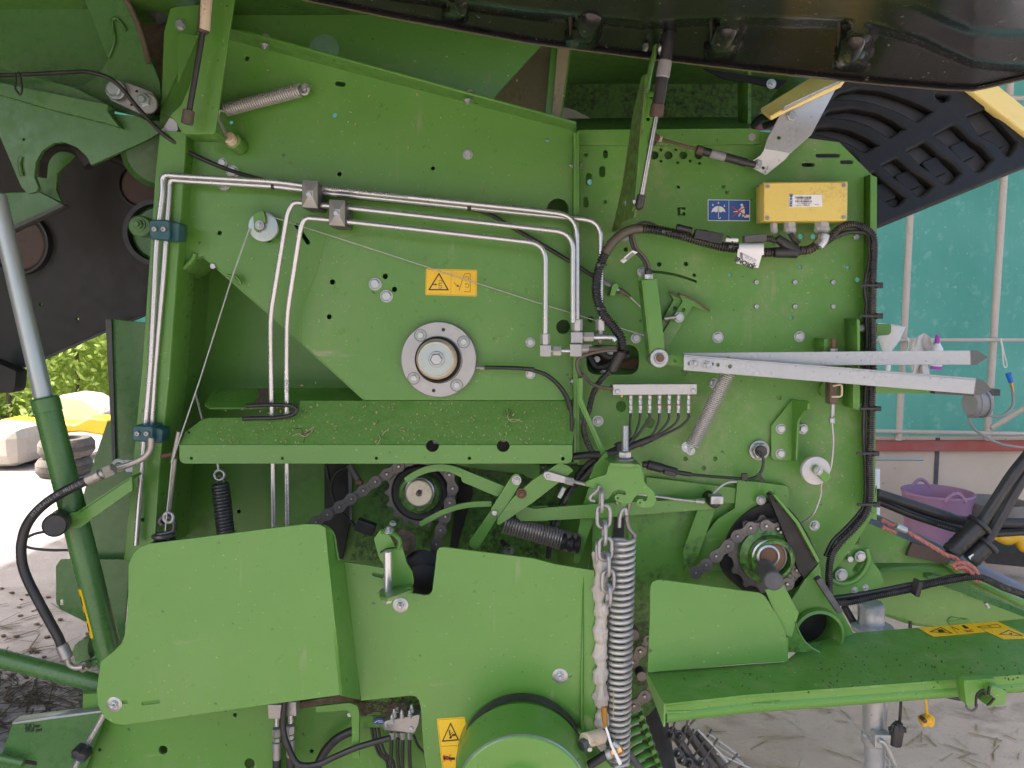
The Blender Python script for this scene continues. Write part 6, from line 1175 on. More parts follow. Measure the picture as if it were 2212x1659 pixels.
def oval(c, L, W, ang, n=22):  # one chain link standing up, turned about its long axis
    o = []
    for k in range(n):
        a = 2 * math.pi * k / n; x = W * math.cos(a); z = W * math.sin(a) + math.copysign(L - W, math.sin(a)) * min(1, abs(math.sin(a)) * 3)
        o.append(c + Vector((x * math.cos(ang), x * math.sin(ang), z)))
    return o
hc = part('hanging_chain', sweep(cr(qp('22', -.215, 690, 1150, 655, 1140, 660, 1110, 715, 1060, 725, 1030)), mp(4, -.2), 8), 'chain_grey', 'grey steel chain hooked onto the yoke')
seq = [(738, 1148, 94, 90), (757, 1272, 98, 8), (765, 1403, 98, 92), (772, 1530, 98, 12), (785, 1655, 98, 100), (792, 1785, 95, 20), (798, 1895, 90, 98)]
for i, (x, y, L, a) in enumerate(seq):
    X, Y_ = Q('22', x, y)[0]; obj('chain_link', sweep(oval(at(X, Y_, -.228), mp(L * KZ * .94, -.22), mp(15 * .98, -.22), R(a)), mp(4.6, -.22), 9, closed=True), 'chain_grey', hc)
for x, y, a in ((715, 1560, 70),): obj('chain_link', sweep(oval(at(*Q('22', x, y)[0], -.20), mp(26, -.2), mp(14, -.2), R(a)), mp(4.6, -.2), 9, closed=True), 'chain_grey', hc)
tp_ = cr([at(1293, 1190, -.20)] + qp('32', -.205, 735, 30, 735, 160, 722, 260, 738, 340, 740, 430, 728, 520, 738, 620, 728, 720, 736, 800, 728, 900, 738, 980, 735, 1080, 738, 1180, 742, 1280), 8)
rr = [mp(14.5 + 3 * math.sin(i * .42) + 1.2 * math.sin(i * 1.1), -.2) for i in range(len(tp_))]
me = sweep(tp_, rr, 20, squash=.8)
for v in me.vertices: v.co += noise.noise_vector(v.co * Vector((90, 90, 22))) * .0045
part('taped_sleeve', me, 'tape', 'crinkled taped sleeve round the hanging chain')
part('tape_stain', sweep([p + Vector((.006, -.0105, 0)) for p in tp_[-15:-2]], mp(7, -.2), 10), 'tape_stain')
bs = part('big_spring', coil(at(1345, 1163, -.19), at(1334, 1652, -.19), mp(25.5, -.19), 38, mp(4.6, -.19), 9, 26, mp(23, -.19)), 'spring', 'large grey coil spring standing under the yoke')
obj('spring_hook', sweep(cr(qp('22', -.19, 870, 1180, 865, 1140, 900, 1110, 950, 1120, 960, 1170, 945, 1240, 940, 1300, 960, 1370, 1000, 1420, 1000, 1450)), mp(5.2, -.19), 10), 'spring_rusty', bs)
obj('hook_bar', sweep(cr(qp('22', -.20, 880, 1360, 885, 1280, 905, 1225, 930, 1215, 935, 1260)), mp(4.6, -.2), 10), 'chain_grey', bs)
part('bent_hose', sweep(cr(qp('32', -.17, 660, 1000, 620, 1120, 570, 1190, 570, 1240, 620, 1270, 700, 1310, 800, 1330, 870, 1400, 960, 1500, 1100, 1680)), mp(7.5, -.17), 10), 'rubber_grey', 'bent hose passing behind the taped sleeve')
vl = part('bottom_fitting', [(rod(at(1262, 1600, -.29), at(1300, 1590, -.25), mp(17, -.28), 24), 'cream'), (rod(at(1256, 1612, -.30), at(1268, 1606, -.29), mp(14, -.28), 6), 'galv_dark'), (disc(1274, 1620, -.31, 6, .03, 6), 'zinc')], None, 'pale hydraulic fitting beside the drum')
part('hose_fitting', [(rod(*qp('32', -.26, 640, 1590, 780, 1500), mp(10, -.25)), 'rubber'), (rod(*qp('32', -.26, 775, 1510, 820, 1490), mp(11, -.25), 18), 'alu'), (rod(*qp('32', -.26, 810, 1500, 850, 1470), mp(9, -.25), 6), 'brass'), (rod(*qp('32', -.26, 850, 1480, 905, 1450), mp(11, -.25), 6), 'brass'), (rod(*qp('32', -.26, 820, 1400, 870, 1440), mp(9, -.25)), 'zinc')])
part('white_tie', plate(Q('32', 780, 1280, 800, 1330, 825, 1420, 905, 1575, 880, 1590, 810, 1430, 770, 1300), -.28, .003, r=2, bev=0), 'white_plastic')
litter('straw_stalk', 1, [(VP(-.25), (1325, 1520, 1326, 1521))], 'straw', 'single straw stalk caught on the big spring', .03, .035)

# ---- bracket with the pin above the middle cover
ub = part('pin_bracket', plate(Q('21', 950, 1450, 1000, 1385, 1060, 1400, 1120, 1520, 1170, 1510, 1205, 1640, 1250, 1720, 1262, 1790, 1245, 1850, 1120, 1850, 1060, 1700, 990, 1600), -.215, .008, r=2), 'green_clean', 'green bracket holding an upright bright pin')
part('bracket_hook', sweep(cr(qp('21', -.22, 1010, 1390, 1090, 1405, 1140, 1440, 1155, 1480, 1140, 1530)), mp(5, -.2), 8, squash=1.8), 'green_clean', None, ub)
part('bracket_foot', plate(Q('31', 985, 215, 1050, 175, 1130, 165, 1250, 140, 1255, 180, 1240, 200, 1130, 240, 1060, 262, 1000, 250), P3((820,1283,-.27), (890,1270,-.27), (850,1265,-.20)), .008, r=3), 'green_dusty', None, ub); part('foot_edge', plate(Q('31', 983, 225, 1060, 245, 1240, 180, 1245, 205, 1130, 245, 1070, 275, 1000, 265), -.272, .006, r=2), 'green_clean', None, ub)
part('bright_pin', [(rod(at(837.5, 1190, -.25), at(838.5, 1278, -.25), mp(9.5, -.25), 20), 'pipe'), (rod(at(838, 1275, -.25), at(838, 1280, -.25), mp(19, -.25), 24), 'cast_steel'), (rod(at(837, 1292, -.25), at(837, 1302, -.25), mp(11, -.25), 6), 'zinc')], None, None, ub)
bolt(*Q('21', 1065, 1385)[0], -.22, 9, ub, 'nut', axis=(0, -.4, 1), name='hex_bolt'); bolt(*Q('21', 1098, 1330)[0], -.20, 7, ub, 'hex', axis=(.2, -.4, 1))
part('cable_tie', sweep(cr(qp('21', -.225, 1000, 1560, 1060, 1530, 1150, 1520)), mp(2, -.2), 6), 'ink')
part('grease_pack', [(lathe([(0, .02), (.02, .016), (.034, 0), (.03, -.02), (0, -.02)], at(*Q('21', 1180, 1480)[0], -.0), n=18), 'mulch'), (lathe([(0, .02), (.03, .012), (.05, 0), (.04, -.02)], at(*Q('31', 1340, 150)[0], .0), n=18), 'grease'), (lathe([(0, .02), (.03, .012), (.05, 0), (.04, -.02)], at(*Q('31', 1330, 30)[0], .02), n=18), 'grease')])

# ---- right chain drive and shield
gd = part('chain_recess', plate([(1660 + (100 + 9 * math.sin(3 * a)) * math.cos(a), 1192 + (100 + 7 * math.sin(4 * a + 1)) * math.sin(a)) for a in [i * math.pi / 20 for i in range(41)]][:-1], -.012, .006), 'grease')
PR = Q('22', 1490, 1720, 1570, 1660, 1650, 1590, 1745, 1510, 1820, 1432, 1925, 1368, 2050, 1352, 2140, 1372) + Q('23', 290, 1400, 375, 1478, 418, 1590) + Q('33', 415, 45, 340, 155, 270, 230)
chain('drive_chain', PR, -.055, 14, 'dark roller chain round the right sprocket')
chain('drive_chain', Q('32', 1240, 880, 1160, 960, 1085, 1045, 1000, 1120, 920, 1190), -.03, 13.5, 'rusty chain end beside the big spring'); chain('drive_chain', Q('32', 1170, 560, 1120, 600, 1050, 690, 990, 775, 930, 850), -.02, 13, 'upper rusty chain strand beside the big spring')
part('chain_roller', [(disc(*Q('32', 1060, 885)[0], -.04, 12, .03), 'chain_dark'), (disc(*Q('32', 1000, 560)[0], .0, 14, .03), 'chain_dark')])
s3 = part('sprocket', sprocket(1657, 1197, -.035, 84, 13, .012, 0), 'chain_dark', 'right sprocket with green hub')
obj('hub', lathe([(mp(64, 0), -.01), (mp(62, 0), .012), (mp(48, 0), .02), (mp(46, 0), .045), (mp(42, 0), .05), (mp(36, 0), .05), (mp(35, 0), .03), (0, .03)], at(1657, 1197, -.04), n=44), 'green_grime_shade', s3)
obj('shaft_face', lathe([(mp(35, 0), 0), (mp(34, 0), .022), (mp(24, 0), .028), (mp(10, 0), .028), (0, .025)], at(1657, 1199, -.062), n=36), 'brown_rust', s3); obj('shaft_ring', lathe([(mp(37, 0), .0), (mp(37, 0), .018), (mp(34, 0), .02), (mp(33, 0), .012)], at(1657, 1198, -.068), n=36), 'zinc', s3); obj('retaining_ring', lathe([(mp(24, 0), .0), (mp(24, 0), .010), (mp(20, 0), .012), (mp(19, 0), .006)], at(1657, 1199, -.085), n=30), 'zinc', s3)
part('shaft_stub', rod(at(1652, 1226, -.10), at(1671, 1255, -.30), mp(20, -.2), 30), 'rubber_grey', 'round dark rubber stop sticking out towards the viewer')
part('pointer', plate(Q('33', 165, 200, 310, 165, 428, 383, 372, 572, 310, 548), -.16, .006, r=1.5), 'green_clean')
ds = part('dark_shield', plate(Q('23', 193, 1107, 200, 1098, 240, 1105, 430, 1325, 600, 1620, 470, 1760, 430, 1700), -.07, .02, [(*Q('23', 248, 1152)[0], 2.5)], r=2), 'grease'); part('shield_edge', plate(Q('23', 230, 1103, 245, 1103, 430, 1320, 595, 1625, 580, 1640, 415, 1335), -.085, .04), 'green', None, ds)
tb = part('tube_mount', plate(Q('33', 340, 330, 480, 120, 590, -10, 612, 120, 772, 385, 862, 545, 560, 660, 330, 690), -.05, .01, [circ(*Q('33', 575, 545)[0], 47)], r=2), 'green')
part('tube_ring', lathe([(mp(47, 0), -.08), (mp(47, 0), .01), (mp(49, 0), .014), (mp(55, 0), .012), (mp(57, 0), 0)], at(*Q('33', 575, 545)[0], -.055), n=60), 'green_clean', None, tb); part('tube_dark', disc(*Q('33', 575, 545)[0], .02, 50, .01), 'grease', None, tb)
part('shield_lip', sweep(cr(qp('33', -.16, 400, 450, 425, 520, 470, 600, 530, 655, 590, 690)), mp(2.2, -.16), 8, squash=2), 'green_clean'); part('lip_back', plate(Q('33', 330, 560, 390, 480, 420, 540, 490, 620, 550, 665, 500, 690, 345, 690), -.13, .006), 'green_greasy')
part('edge_rubber', plate(Q('33', 570, 128, 608, 104, 776, 370, 742, 388), -.10, .02, r=1.5), 'rubber_grey', 'dark rubber strip along the tube mount')
fpz = Pl(at(1438, 1520, -.36), Vector((1, 0, 0)), Vector((0, 1, 0)))
plat = part('platform', plate(D(1401,1452, 1608,1436, 1696,1430, 1740,1392, 1846,1367, 2212,1337, 2420,1322, 2420,1440, 2212,1457, 2067,1467, 1608,1501, 1438,1520), fpz, .006), 'green_shelf', 'long dusty green platform running to the right')
Ef = [fpz.hit(x, y) for x, y in D(1438,1520, 1608,1501, 2067,1467, 2212,1457, 2420,1440)]
dn = lambda p, h, o=0: p - Vector((0, -o, h))
part('platform_lip', sheet([[p + Vector((0, -.0005, 0)) for p in Ef], [dn(p, .022) for p in Ef]], .004), 'green', None, plat)
part('platform_tube', sweep([dn(p, .030, .012) for p in Ef], .016, 14), 'green', None, plat)
part('end_cap', sheet([[fpz.hit(1401, 1452), fpz.hit(1438, 1520)], [fpz.hit(1401, 1452) - Vector((0, 0, .02)), dn(fpz.hit(1438, 1520), .05)]], .004), 'green', None, plat)
for a in ((1260, 1165, 1450, 1160), (1935, 1100, 2150, 1100)): part('weld_bead', sweep(qp('32', -.375, *a), mp(3, -.37), 8), 'green_clean', None, plat)
for a in ((65, 1105, 275, 1095), (755, 1050, 965, 1035), (1440, 995, 1640, 985), (2040, 945, 2212, 935)):
    P0 = [fpz.hit(x, y - 26) for x, y in Q('33', *a)]; part('weld_bead', sweep([dn(p, .021, -.006) for p in P0], .0032, 8), 'green_clean', None, plat)
bkp = part('shield_plate', plate(D(1401,1452, 1405,1340, 1406,1268, 1410,1258, 1418,1254, 1428,1253, 1640,1281, 1652,1288, 1690,1350, 1697,1368, 1703,1428, 1608,1434), P3((1401,1450,-.24), (1700,1430,-.17), (1420,1260,-.22)), .005, r=2), 'green_clean', 'plain green shield plate standing on the platform')
part('shield_return', plate(Q('33', 312, 572, 345, 580, 345, 690, 330, 765, 305, 765, 318, 680), -.165, .02, r=2), 'green_clean', None, bkp)
for (pts, tri, extra) in ((Q('33', 1375, 498, 1785, 465, 1910, 530, 1495, 568), Q('33', 1553, 492, 1650, 543, 1463, 530), 0), (Q('33', 1785, 465, 2000, 447, 2240, 560, 2240, 583, 2050, 588), Q('33', 2090, 515, 2210, 562, 2010, 550), 1)):
    pz = Pl(fpz.p + Vector((0, 0, .002)), fpz.u, fpz.v); mm = [(plate(pts, pz, .001, r=1.5, bev=0), 'sticker_yellow'), triangle(tri, pz)]
    if not extra: mm += [mark(Q('33', 1525, 515, 1560, 508, 1590, 530, 1540, 532), pz, 'ink'), mark(Q('33', 1715, 480, 1740, 478, 1780, 502, 1750, 505), pz, 'ink'), *line(Q('33', 1640, 490, 1700, 515), pz, .8, 'ink'), *line(Q('33', 1740, 520, 1810, 528), pz, 1.6, 'ink_red'), *line(Q('33', 1760, 530, 1800, 512), pz, 1.6, 'ink_red'), *line(Q('33', 1620, 478, 1690, 545), pz, .5, 'ink')]
    else: mm += [*line(Q('33', 1840, 490, 2000, 470, 2035, 492, 1880, 500, 1840, 490), pz, .7, 'ink'), *line(Q('33', 1920, 480, 1950, 490), pz, .8, 'ink'), mark(Q('33', 2090, 540, 2120, 538, 2115, 552), pz, 'ink')]
    part('warning_sticker', mm, None, ('yellow sticker warning of rotating rollers' if extra else 'yellow sticker warning of crushed fingers') + ' on the platform')
litter('chaff', 120, [(Pl(fpz.p + Vector((0, 0, .002)), fpz.u, fpz.v), (1440, 1440, 2210, 1500)), (Pl(fpz.p + Vector((0, 0, .002)), fpz.u, fpz.v), (1760, 1390, 2210, 1480))], 'mulch', 'dark bits of chaff scattered over the platform', .0008, .003)
hkb = part('hook_bracket', plate(Q('33', 1740, 920, 1990, 905, 2000, 990, 1975, 965, 1960, 970, 1930, 1020, 1985, 1060, 2000, 1050, 1960, 1120, 1900, 1100, 1930, 1040, 1890, 985, 1845, 1030, 1800, 1130, 1760, 1110, 1745, 1010), -.31, .03, r=2), 'green', 'cast green hook under the platform edge')
part('hook_ear', plate(Q('33', 1960, 965, 2030, 985, 2075, 1010, 2060, 1105, 1925, 1120, 1985, 1060, 1920, 1030), -.33, .04, r=3), 'green', None, hkb)
part('hook_slot', sweep(cr(qp('33', -.345, 1830, 1120, 1840, 1030, 1890, 990, 1905, 1030)), mp(3, -.3), 6), 'grease', None, hkb); part('hook_notch', plate(Q('33', 1935, 965, 1950, 968, 1945, 1030, 1990, 1060, 1950, 1110, 1920, 1118, 1975, 1062, 1925, 1030), -.345, .004, bev=0), 'grease', None, hkb)
part('ring', sweep([at(*Q('33', 1797, 1115)[0], -.28) + Vector((mp(12, -.3) * math.cos(a), 0, mp(12, -.3) * math.sin(a))) for a in [i * math.pi / 10 for i in range(20)]], mp(2.5, -.3), 8, closed=True), 'rubber_grey', None, hkb)

# ---- drawbar, jack stand and hoses at the right
db = part('drawbar', plate(Q('33', 880, 270, 1080, 60, 1330, 40, 1640, 20, 1800, 90, 2212, 300, 2500, 440, 2500, 600, 2212, 430, 1700, 500, 1600, 490, 1350, 460, 1110, 380), .22, .16, r=3, bev=.012), 'green_clean', 'tapering green drawbar beam')
part('drawbar_top', plate(Q('23', 930, 1350, 985, 1330, 1340, 1490, 1320, 1580, 1600, 1609, 1640, 1640, 1000, 1640, 900, 1500), .14, .02, r=2), 'green_dusty', None, db)
part('beam_edge', sweep(qp('33', .20, 1600, -20, 1700, 60, 2212, 310, 2500, 450), mp(9, .2), 12), 'green_clean', None, db)
part('beam_slot', [mark(slot(*Q('33', 1640, 460)[0], *Q('33', 1760, 450)[0], 5), .215, 'green_deep')], None, None, db); part('slot_boss', plate(slot(*Q('33', 1645, 450)[0], *Q('33', 1760, 470)[0], 9), .216, .01), 'green_clean', None, db)
fb = part('flange_plate', plate(Q('33', 640, 10, 690, -140, 900, -160, 985, -60, 1075, 60, 1100, 130, 1065, 190, 690, 270), .06, .012, [slot(*Q('33', 880, 40)[0], *Q('33', 925, -20)[0], 7)], r=4), 'green_clean')
part('flange_ring', sweep(cr(qp('33', .05, 690, 120, 760, 150, 860, 130, 940, 60, 980, -40, 960, -130)), mp(6, .06), 10), 'green_clean', None, fb)
bolts('33', .05, 12, fb, 765, 80); bolts('23', .05, 10.5, fb, 915, 1590); bolts('23', .05, 8, fb, 830, 1609, 800, 1540, kind='plain'); bolts('33', .06, 6, fb, 870, 200, 957, 180, kind='nut')
part('dark_plate', plate(Q('23', 1330, 1485, 1625, 1572, 1650, 1609, 1600, 1650, 1290, 1585), .12, .012), 'brown_plate', 'small dark brown plate on the drawbar')
part('grey_beam', plate(Q('23', 980, 1330, 1110, 1320, 1500, 1500, 2212, 1850, 2500, 2000, 2500, 2150, 2212, 2010, 1700, 1700, 1500, 1609, 1330, 1500), .30, .06, bev=.01), 'beam_blue', 'blue-grey beam behind the drawbar')
part('beam_strip', plate(Q('33', 1458, 92, 1500, 85, 1560, 95, 2300, 400, 2300, 450, 2212, 410, 1530, 150, 1455, 118), .10, .03), 'green_rear_shaded', 'dark green flat bar crossing the drawbar')
part('bent_pin', rod(*qp('33', .19, 1905, 298, 1930, 340), mp(4, .2)), 'zinc')
conduit('conduit', cr(qp('33', .05, 720, 300, 850, 290, 1000, 255, 1150, 225, 1330, 190, 1480, 150, 1640, 120, 1800, 95, 1900, 110, 2050, 180, 2212, 240, 2400, 330), 6), 8, .05, 'conduit', B, 3.6, 'ribbed conduit along the drawbar')
part('black_hose', sweep(cr(qp('33', .06, 700, 265, 900, 235, 1100, 200, 1300, 160, 1500, 130, 1650, 95, 1800, 85)), mp(6, .06), 10), 'rubber')
part('cable_tie', box(at(*Q('33', 1362, 180)[0], .035), .012, .03, .04, Matrix.Rotation(R(12), 4, 'Y')), 'rubber')
part('stay_hose', sweep(qp('33', .12, 790, 330, 870, 470), mp(8, .1), 10), 'rubber'); part('stay_hose', sweep(qp('33', .2, 1312, 450, 1310, 500), mp(4, .1), 8), 'rubber')
js = part('jack_stand', [(rod(at(*Q('33', 1000, 300)[0], .10), at(*Q('33', 1005, 520)[0], .10), mp(28, .1), 30), 'galv')], None, 'galvanised jack stand under the drawbar')
jx = lambda y: 1887.5 + (y - 1512) * .008
obj('outer_tube', [(rod(at(jx(1480), 1480, .05), at(jx(1600), 1602, .05), mp(24, .05), 32), 'galv'), (box(at(1911, 1550, .05), .008, .014, .16), 'galv')], None, js); obj('inner_tube', rod(at(jx(1600), 1600, .05), at(jx(1760), 1800, .05), mp(21, .05), 32), 'galv', js)
obj('jack_flange', rod(at(1885, 1352, .08), at(1885, 1362, .08), mp(44, .1), 36), 'galv', js)
obj('collar', [(rod(at(1888, 1583, .045), at(1888, 1606, .045), mp(27, .05), 32), 'galv'), (box(at(1902, 1596, .01), .042, .03, .036), 'galv')], None, js); obj('locking_pin', sweep(cr(qp('33', -.01, 1060, 1390, 1100, 1410, 1140, 1480, 1190, 1590)), mp(6, 0), 12), 'zinc', js)
obj('jack_chain', [(sweep(oval(at(1917, 1625 + 14 * k, .03), .011, .006, R(90 * (k % 2))), .002, 6, closed=True), 'galv') for k in range(5)], None, js)
pg = part('hanging_plug', [(rod(at(1942, 1560, .0), at(1940, 1568, .0), mp(9, 0), 18), 'rubber'), (lathe([(0, 0), (mp(10, 0), 0), (mp(14, 0), mp(8, 0)), (mp(15, 0), mp(22, 0)), (mp(14, 0), mp(48, 0)), (mp(11, 0), mp(50, 0)), (0, mp(46, 0))], at(1939, 1564, .0), (-.08, 0, -1), 26), 'rubber'), (box(at(1938.5, 1576, -.0), .042, .014, .012), 'rubber')], None, 'black trailer plug hanging on its cable')
obj('plug_cable', sweep(cr(qp('33', .02, 1238, 1000, 1236, 1120, 1226, 1260)), mp(3.4, 0), 8), 'rubber', pg)
yc = part('yellow_cap', [(rod(*qp('33', .0, 1470, 1215, 1390, 1240), mp(12.5, 0), 22), 'machine_yellow'), (sweep(cr(qp('33', .0, 1425, 1010, 1440, 1120, 1445, 1175, 1490, 1210, 1492, 1255, 1470, 1275, 1452, 1240)), mp(3.4, 0), 8), 'machine_yellow'), (disc(*Q('33', 1430, 1240)[0], -.03, 5, .02), 'brown_plate')], None, 'yellow dust cap dangling on its strap')
part('loop_cable', sweep(cr(qp('33', .1, 1530, 1025, 1620, 1045, 1700, 1060, 1770, 1055, 1830, 1020)), mp(5, 0), 8), 'rubber')
YH = .25
hA = [(1045, 1090, 1200, 1140, 1400, 1205, 1600, 1270, 1750, 1310, 2212, 1325, 2500, 1320), (1045, 1150, 1150, 1190, 1320, 1260, 1500, 1320, 1700, 1380, 1900, 1410, 2212, 1395, 2500, 1380), (1045, 1115, 1250, 1180, 1500, 1255, 1800, 1330, 2212, 1350, 2500, 1345)]
for k, a in enumerate(hA): part('hydraulic_hose', sweep(cr(qp('23', YH + .02 * k, *a)), mp((11, 8.5, 10)[k], YH), 12), 'rubber', 'black hydraulic hose leading off to the right' if k == 0 else None)
for k, a in enumerate(((1620, 1580, 1760, 1450, 1880, 1310, 2000, 1130, 2110, 960, 2212, 830, 2400, 600), (1790, 1620, 1890, 1500, 1980, 1360, 2060, 1220, 2150, 1060, 2250, 900, 2400, 700), (1980, 1310, 2060, 1180, 2150, 1050, 2260, 850, 2400, 660))): part('hydraulic_hose', sweep(cr(qp('23', YH - .06 + .02 * k, *a)), mp((12, 11, 9)[k], YH), 12), 'rubber')
for a in ((1630, 1560, 1870, 1325), (1780, 1620, 1925, 1480)):
    P = qp('23', YH - .065, *a); hg = part('hose_grip', [(sweep(resample(P, .006), [mp(20, YH) * (1 if i % 3 else .95) for i in range(len(resample(P, .006)))], 18), 'rubber'), (rod(P[1] - (P[1] - P[0]).normalized() * .012, P[1], mp(27, YH), 24), 'rubber')])
part('hose_label', plate(Q('23', 1770, 1595, 1810, 1570, 1825, 1590, 1790, 1620), .165, .001, bev=0), 'sticker_white')
def along(s, path, h, mat, lift):
    P = resample(path, h * .78); o = []
    for i, ch in enumerate(s):
        if i + 1 >= len(P): break
        p = P[i]; d = (P[i + 1] - P[i]); a = math.degrees(math.atan2(d.z, d.x))
        if ch == ' ': continue
        cu = bpy.data.curves.new('t', 'FONT'); cu.body = ch; cu.size = h; cu.extrude = .0001; cu.align_x = 'CENTER'; cu.align_y = 'CENTER'; cu.resolution_u = 3; q = bpy.data.objects.new('t', cu); me = bpy.data.meshes.new_from_object(q); bpy.data.objects.remove(q); me.materials.clear()
        me.transform(Matrix.Translation(p + Vector((0, -lift, 0))) @ Matrix.Rotation(R(-a), 4, 'Y') @ Matrix.Rotation(R(90), 4, 'X')); o.append((me, mat))
    return o
part('hose_print', along('HYDRAULIK MUELLER', cr(qp('23', YH + .02, 1520, 1335, 1700, 1382, 1800, 1400)), .010, 'ink_grey', mp(8.8, YH)))
# twisted rope tied round the drawbar
rp = cr(qp('23', .08, 1085, 1300, 1150, 1335, 1270, 1385, 1400, 1460, 1500, 1520, 1600, 1580, 1680, 1609) + qp('33', .06, 1700, 20, 1780, 60, 1850, 125), 8)
def twist(path, r, tw, n=3):
    P = resample(path, r * .6); mm = []
    for s in range(n):
        Qn = []
        for i, p in enumerate(P):
            T = (P[min(i + 1, len(P) - 1)] - P[max(0, i - 1)]).normalized(); N = T.cross(Vector((0, 1, 0))).normalized(); Bn = T.cross(N); a = i * tw + s * 2 * math.pi / n
            Qn.append(p + N * math.cos(a) * r * .55 + Bn * math.sin(a) * r * .55)
        mm.append((sweep(Qn, r * .62, 7), 'rope'))
    return mm
ro = twist(rp, mp(4.2, .08), .38)
for a in ((1640, 10, 1700, -20, 1780, 0, 1840, 60, 1860, 130, 1830, 120), (1660, 30, 1740, 20, 1800, 70, 1830, 130), (1090, -300, 1130, -280, 1200, -255)):
    ro += twist(cr(qp('33', .05, *a)), mp(4, .06), .38)
obj('rope', ro, None, label='faded red twisted rope knotted round the conduit on the drawbar', cat='rope'); 
part('rope_sleeve', rod(*qp('23', .075, 1195, 1350, 1280, 1385), mp(7.5, .08)), 'zinc_blue', 'pale crimp sleeve on the red rope')
part('lower_edge', plate(Q('23', 1000, 1290, 1045, 1060, 1045, 1300), .03, .006), 'green_clean')

# ---- hydraulic lift cylinder, its hose and stop on the left
cy = part('lift_cylinder', rod(at(97, 862, -.10), at(245, 1450, -.10), mp(27, -.1), 36), 'green_rear_shaded', 'green hydraulic lift cylinder with a bright rod')
obj('piston_rod', rod(at(-8, 420, -.10), at(97, 870, -.10), mp(19, -.1), 32), 'ram_rod', cy)
obj('cylinder_collar', rod(at(96, 858, -.10), at(105, 893, -.10), mp(28.5, -.1), 36), 'green_rear_shaded', cy)
def patch(A, B_, r, a0, a1, mat, name, par):
    T = (B_ - A).normalized(); N = (Vector((0, -1, 0)) - T * -T.y).normalized(); S_ = T.cross(N); rows = []
    for i in range(9):
        a = R(a0 + (a1 - a0) * i / 8); rows.append([A + (N * math.cos(a) + S_ * math.sin(a)) * r, B_ + (N * math.cos(a) + S_ * math.sin(a)) * r])
    return sheet(rows, .0006)
A, E = at(97, 862, -.10), at(245, 1450, -.10)
ps = A.lerp(E, .675), A.lerp(E, .855); T = (E - A).normalized()
me = patch(ps[0], ps[1], mp(27, -.1) + .0007, 20, 95, None, '', None)
ctr = sum((v.co for v in me.vertices), Vector()) / len(me.vertices)
if ctr.x > ps[0].lerp(ps[1], .5).x: me = patch(ps[0], ps[1], mp(27, -.1) + .0007, -95, -20, None, '', None)
stk = obj('warning_sticker', me, 'sticker_yellow', cy, 'yellow sticker wrapped on the lift cylinder')
for a, b in ((.70, .735), (.76, .79), (.80, .83)):
    p, q = A.lerp(E, a), A.lerp(E, b); sg = 1 if False else (1 if ctr.x <= ps[0].lerp(ps[1], .5).x else -1)
    mk = patch(p, q, mp(27, -.1) + .0013, sg * 35, sg * 44, None, '', None); obj('sticker_print', mk, 'ink', cy)
hz = part('lift_hose', sweep(cr(qp('20', -.16, 700, 985, 640, 1010, 540, 1060, 450, 1110, 350, 1180, 260, 1270, 200, 1370, 172, 1480, 168, 1560) + qp('30', -.16, 178, 0, 215, 110, 280, 240, 350, 370, 410, 480, 460, 570, 492, 650)), mp(10.5, -.16), 14), 'rubber', 'black hydraulic hose looping beside the lift cylinder')
obj('hose_print', along('HYDRAULIK MUELLER', cr(qp('20', -.16, 680, 985, 560, 1050, 450, 1108, 350, 1180, 280, 1250))[::-1], .012, 'ink_grey', mp(10.8, -.16)), None, hz)
obj('hose_fitting', [(rod(*qp('20', -.16, 690, 990, 800, 940), mp(13, -.16), 18), 'pipe_old'), (rod(*qp('20', -.16, 800, 940, 830, 925), mp(10, -.16), 18), 'cast_steel'), (rod(*qp('20', -.155, 825, 930, 905, 895), mp(13.5, -.16), 6), 'pipe_old'), (sweep(cr(qp('20', -.12, 895, 900, 1000, 870, 1090, 835, 1150, 800, 1190, 740, 1195, 650)), mp(7, -.1), 12), 'pipe_old')], None, hz)
obj('hose_fitting', [(rod(*qp('30', -.16, 485, 630, 535, 740), mp(13, -.16), 18), 'cast_steel'), (sweep(cr(qp('30', -.15, 530, 735, 550, 790, 600, 815, 660, 810)), mp(6, -.15), 12), 'pipe_old'), (rod(*qp('30', -.13, 640, 815, 700, 790), mp(12, -.13), 6), 'pipe_old'), (rod(*qp('30', -.11, 690, 790, 800, 750), mp(9, -.1)), 'green_rear_shaded')], None, hz)
part('cylinder_ear', plate(Q('30', 580, 690, 590, 640, 630, 605, 705, 590, 690, 640, 695, 700, 720, 745, 640, 770, 600, 790), -.10, .05, r=3), 'green_rear_shaded')
part('lower_tube', rod(*qp('30', -.06, -160, 700, 860, 960), mp(20, -.06), 30), 'green_rear_shaded', 'thick green tube behind the lower left cover')
sb_ = part('stop_arm', plate(Q('20', 548, 1250, 620, 1240, 680, 1205, 1040, 965, 1048, 1065, 700, 1310, 640, 1360, 600, 1366, 555, 1365), -.14, .008, r=4), 'green_clean')
part('arm_top', plate(Q('20', 610, 1240, 1035, 960, 1040, 970, 640, 1238), -.14, .05), 'green', None, sb_)
part('rubber_stop', rod(*qp('20', -.10, 505, 1290, 500, 1291), mp(25, -.1), 10), 'rubber', None, sb_); part('rubber_stop', rod(at(*Q('20', 500, 1292)[0], -.10), at(*Q('20', 432, 1346)[0], -.20), mp(25, -.15), 30), 'rubber', 'round black rubber stop', sb_)
part('swivel_eye', [(sweep([at(257, 1005, .02) + Vector((mp(12, 0) * math.cos(a), 0, mp(11, 0) * math.sin(a))) for a in [i * math.pi / 9 for i in range(18)]], mp(4, 0), 8, closed=True), 'white_plastic'), (plate(Q('20', 960, 830, 1070, 830, 1060, 920, 1000, 920), .02, .01), 'white_plastic')])
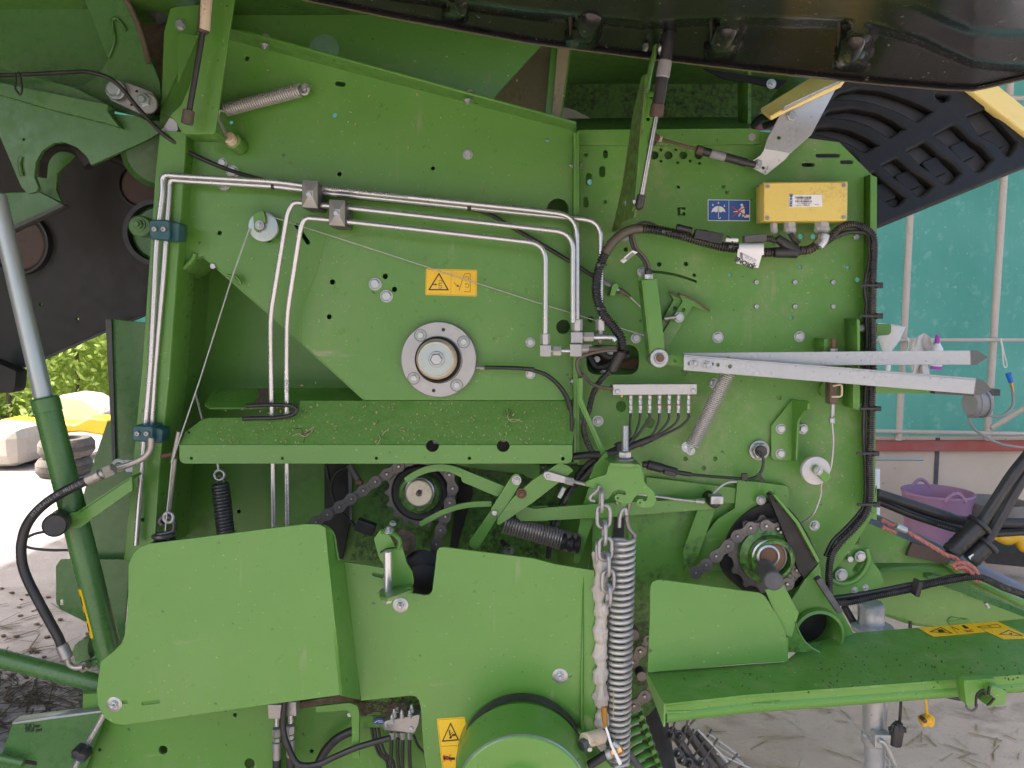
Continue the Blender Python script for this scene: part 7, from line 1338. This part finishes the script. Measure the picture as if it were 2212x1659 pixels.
part('ground_hose', sweep(cr(qp('20', .1, 350, 1395, 280, 1410, 215, 1440, 170, 1480)), mp(3, .1), 8), 'rubber'); part('ground_hose', sweep(cr(qp('20', .1, 180, 1500, 250, 1525, 400, 1540, 560, 1540)), mp(3, .1), 8), 'rubber')

# ---- pick-up comb and tines at the bottom
for k in range(9):
    x, y = Q('32', 1045 + 24 * k, 1140 + 68 * k)[0]
    cmb = part('pickup_strip', sweep(cr([at(x, y, .02), at(x - 22, y + 7, -.02), at(x - 44, y + 20, -.03), at(x - 66, y + 42, .03)]), mp(5.5, 0), 8, squash=1.7), 'green_clean')
    obj('strip_boss', disc(x - 2, y + 1, -.02, 6, .05, 18), 'green_clean', cmb)
part('pickup_drum', rod(at(1405, 1520, .30), at(1445, 1760, .22), mp(34, .2), 26), 'grease')
part('lower_case', plate(D(1280,1320, 1440,1320, 1440,1500, 1400,1545, 1345,1570, 1285,1570), .12, .01), 'green_grime_shade')
for k, (a) in enumerate(((1290, 1300, 1560, 1700), (1400, 1290, 1640, 1640), (1500, 1330, 1760, 1680))):
    part('tine_bar', rod(*qp('32', .04 + .03 * k, *a), mp(10, .05), 16), 'spring_dark')
for k, a in enumerate(((1290, 1330, 1330, 1210), (1350, 1480, 1430, 1205), (1360, 1340, 1490, 1212), (1440, 1560, 1615, 1302), (1380, 1530, 1470, 1300), (1540, 1560, 1660, 1375), (1670, 1640, 1820, 1497), (1760, 1660, 1862, 1580), (1580, 1330, 1830, 1510), (1560, 1370, 1860, 1570), (1500, 1300, 1740, 1560), (1650, 1490, 1940, 1620), (1380, 1220, 1440, 1270))):
    t_ = part('tine', sweep(cr(qp('32', .0 + .012 * (k % 5), *a[:2], (a[0] + a[2]) / 2 + 4, (a[1] + a[3]) / 2, *a[2:])), mp(2.6, 0), 8), 'spring_dark' if k < 8 else 'spring')
    if k < 7: obj('tine_coil', coil(at(*Q('32', a[0] - 12, a[1] + 6)[0], .0), at(*Q('32', a[0] + 18, a[1] + 22)[0], .03), mp(9, 0), 4, mp(2.6, 0), 7), 'spring_dark', t_)
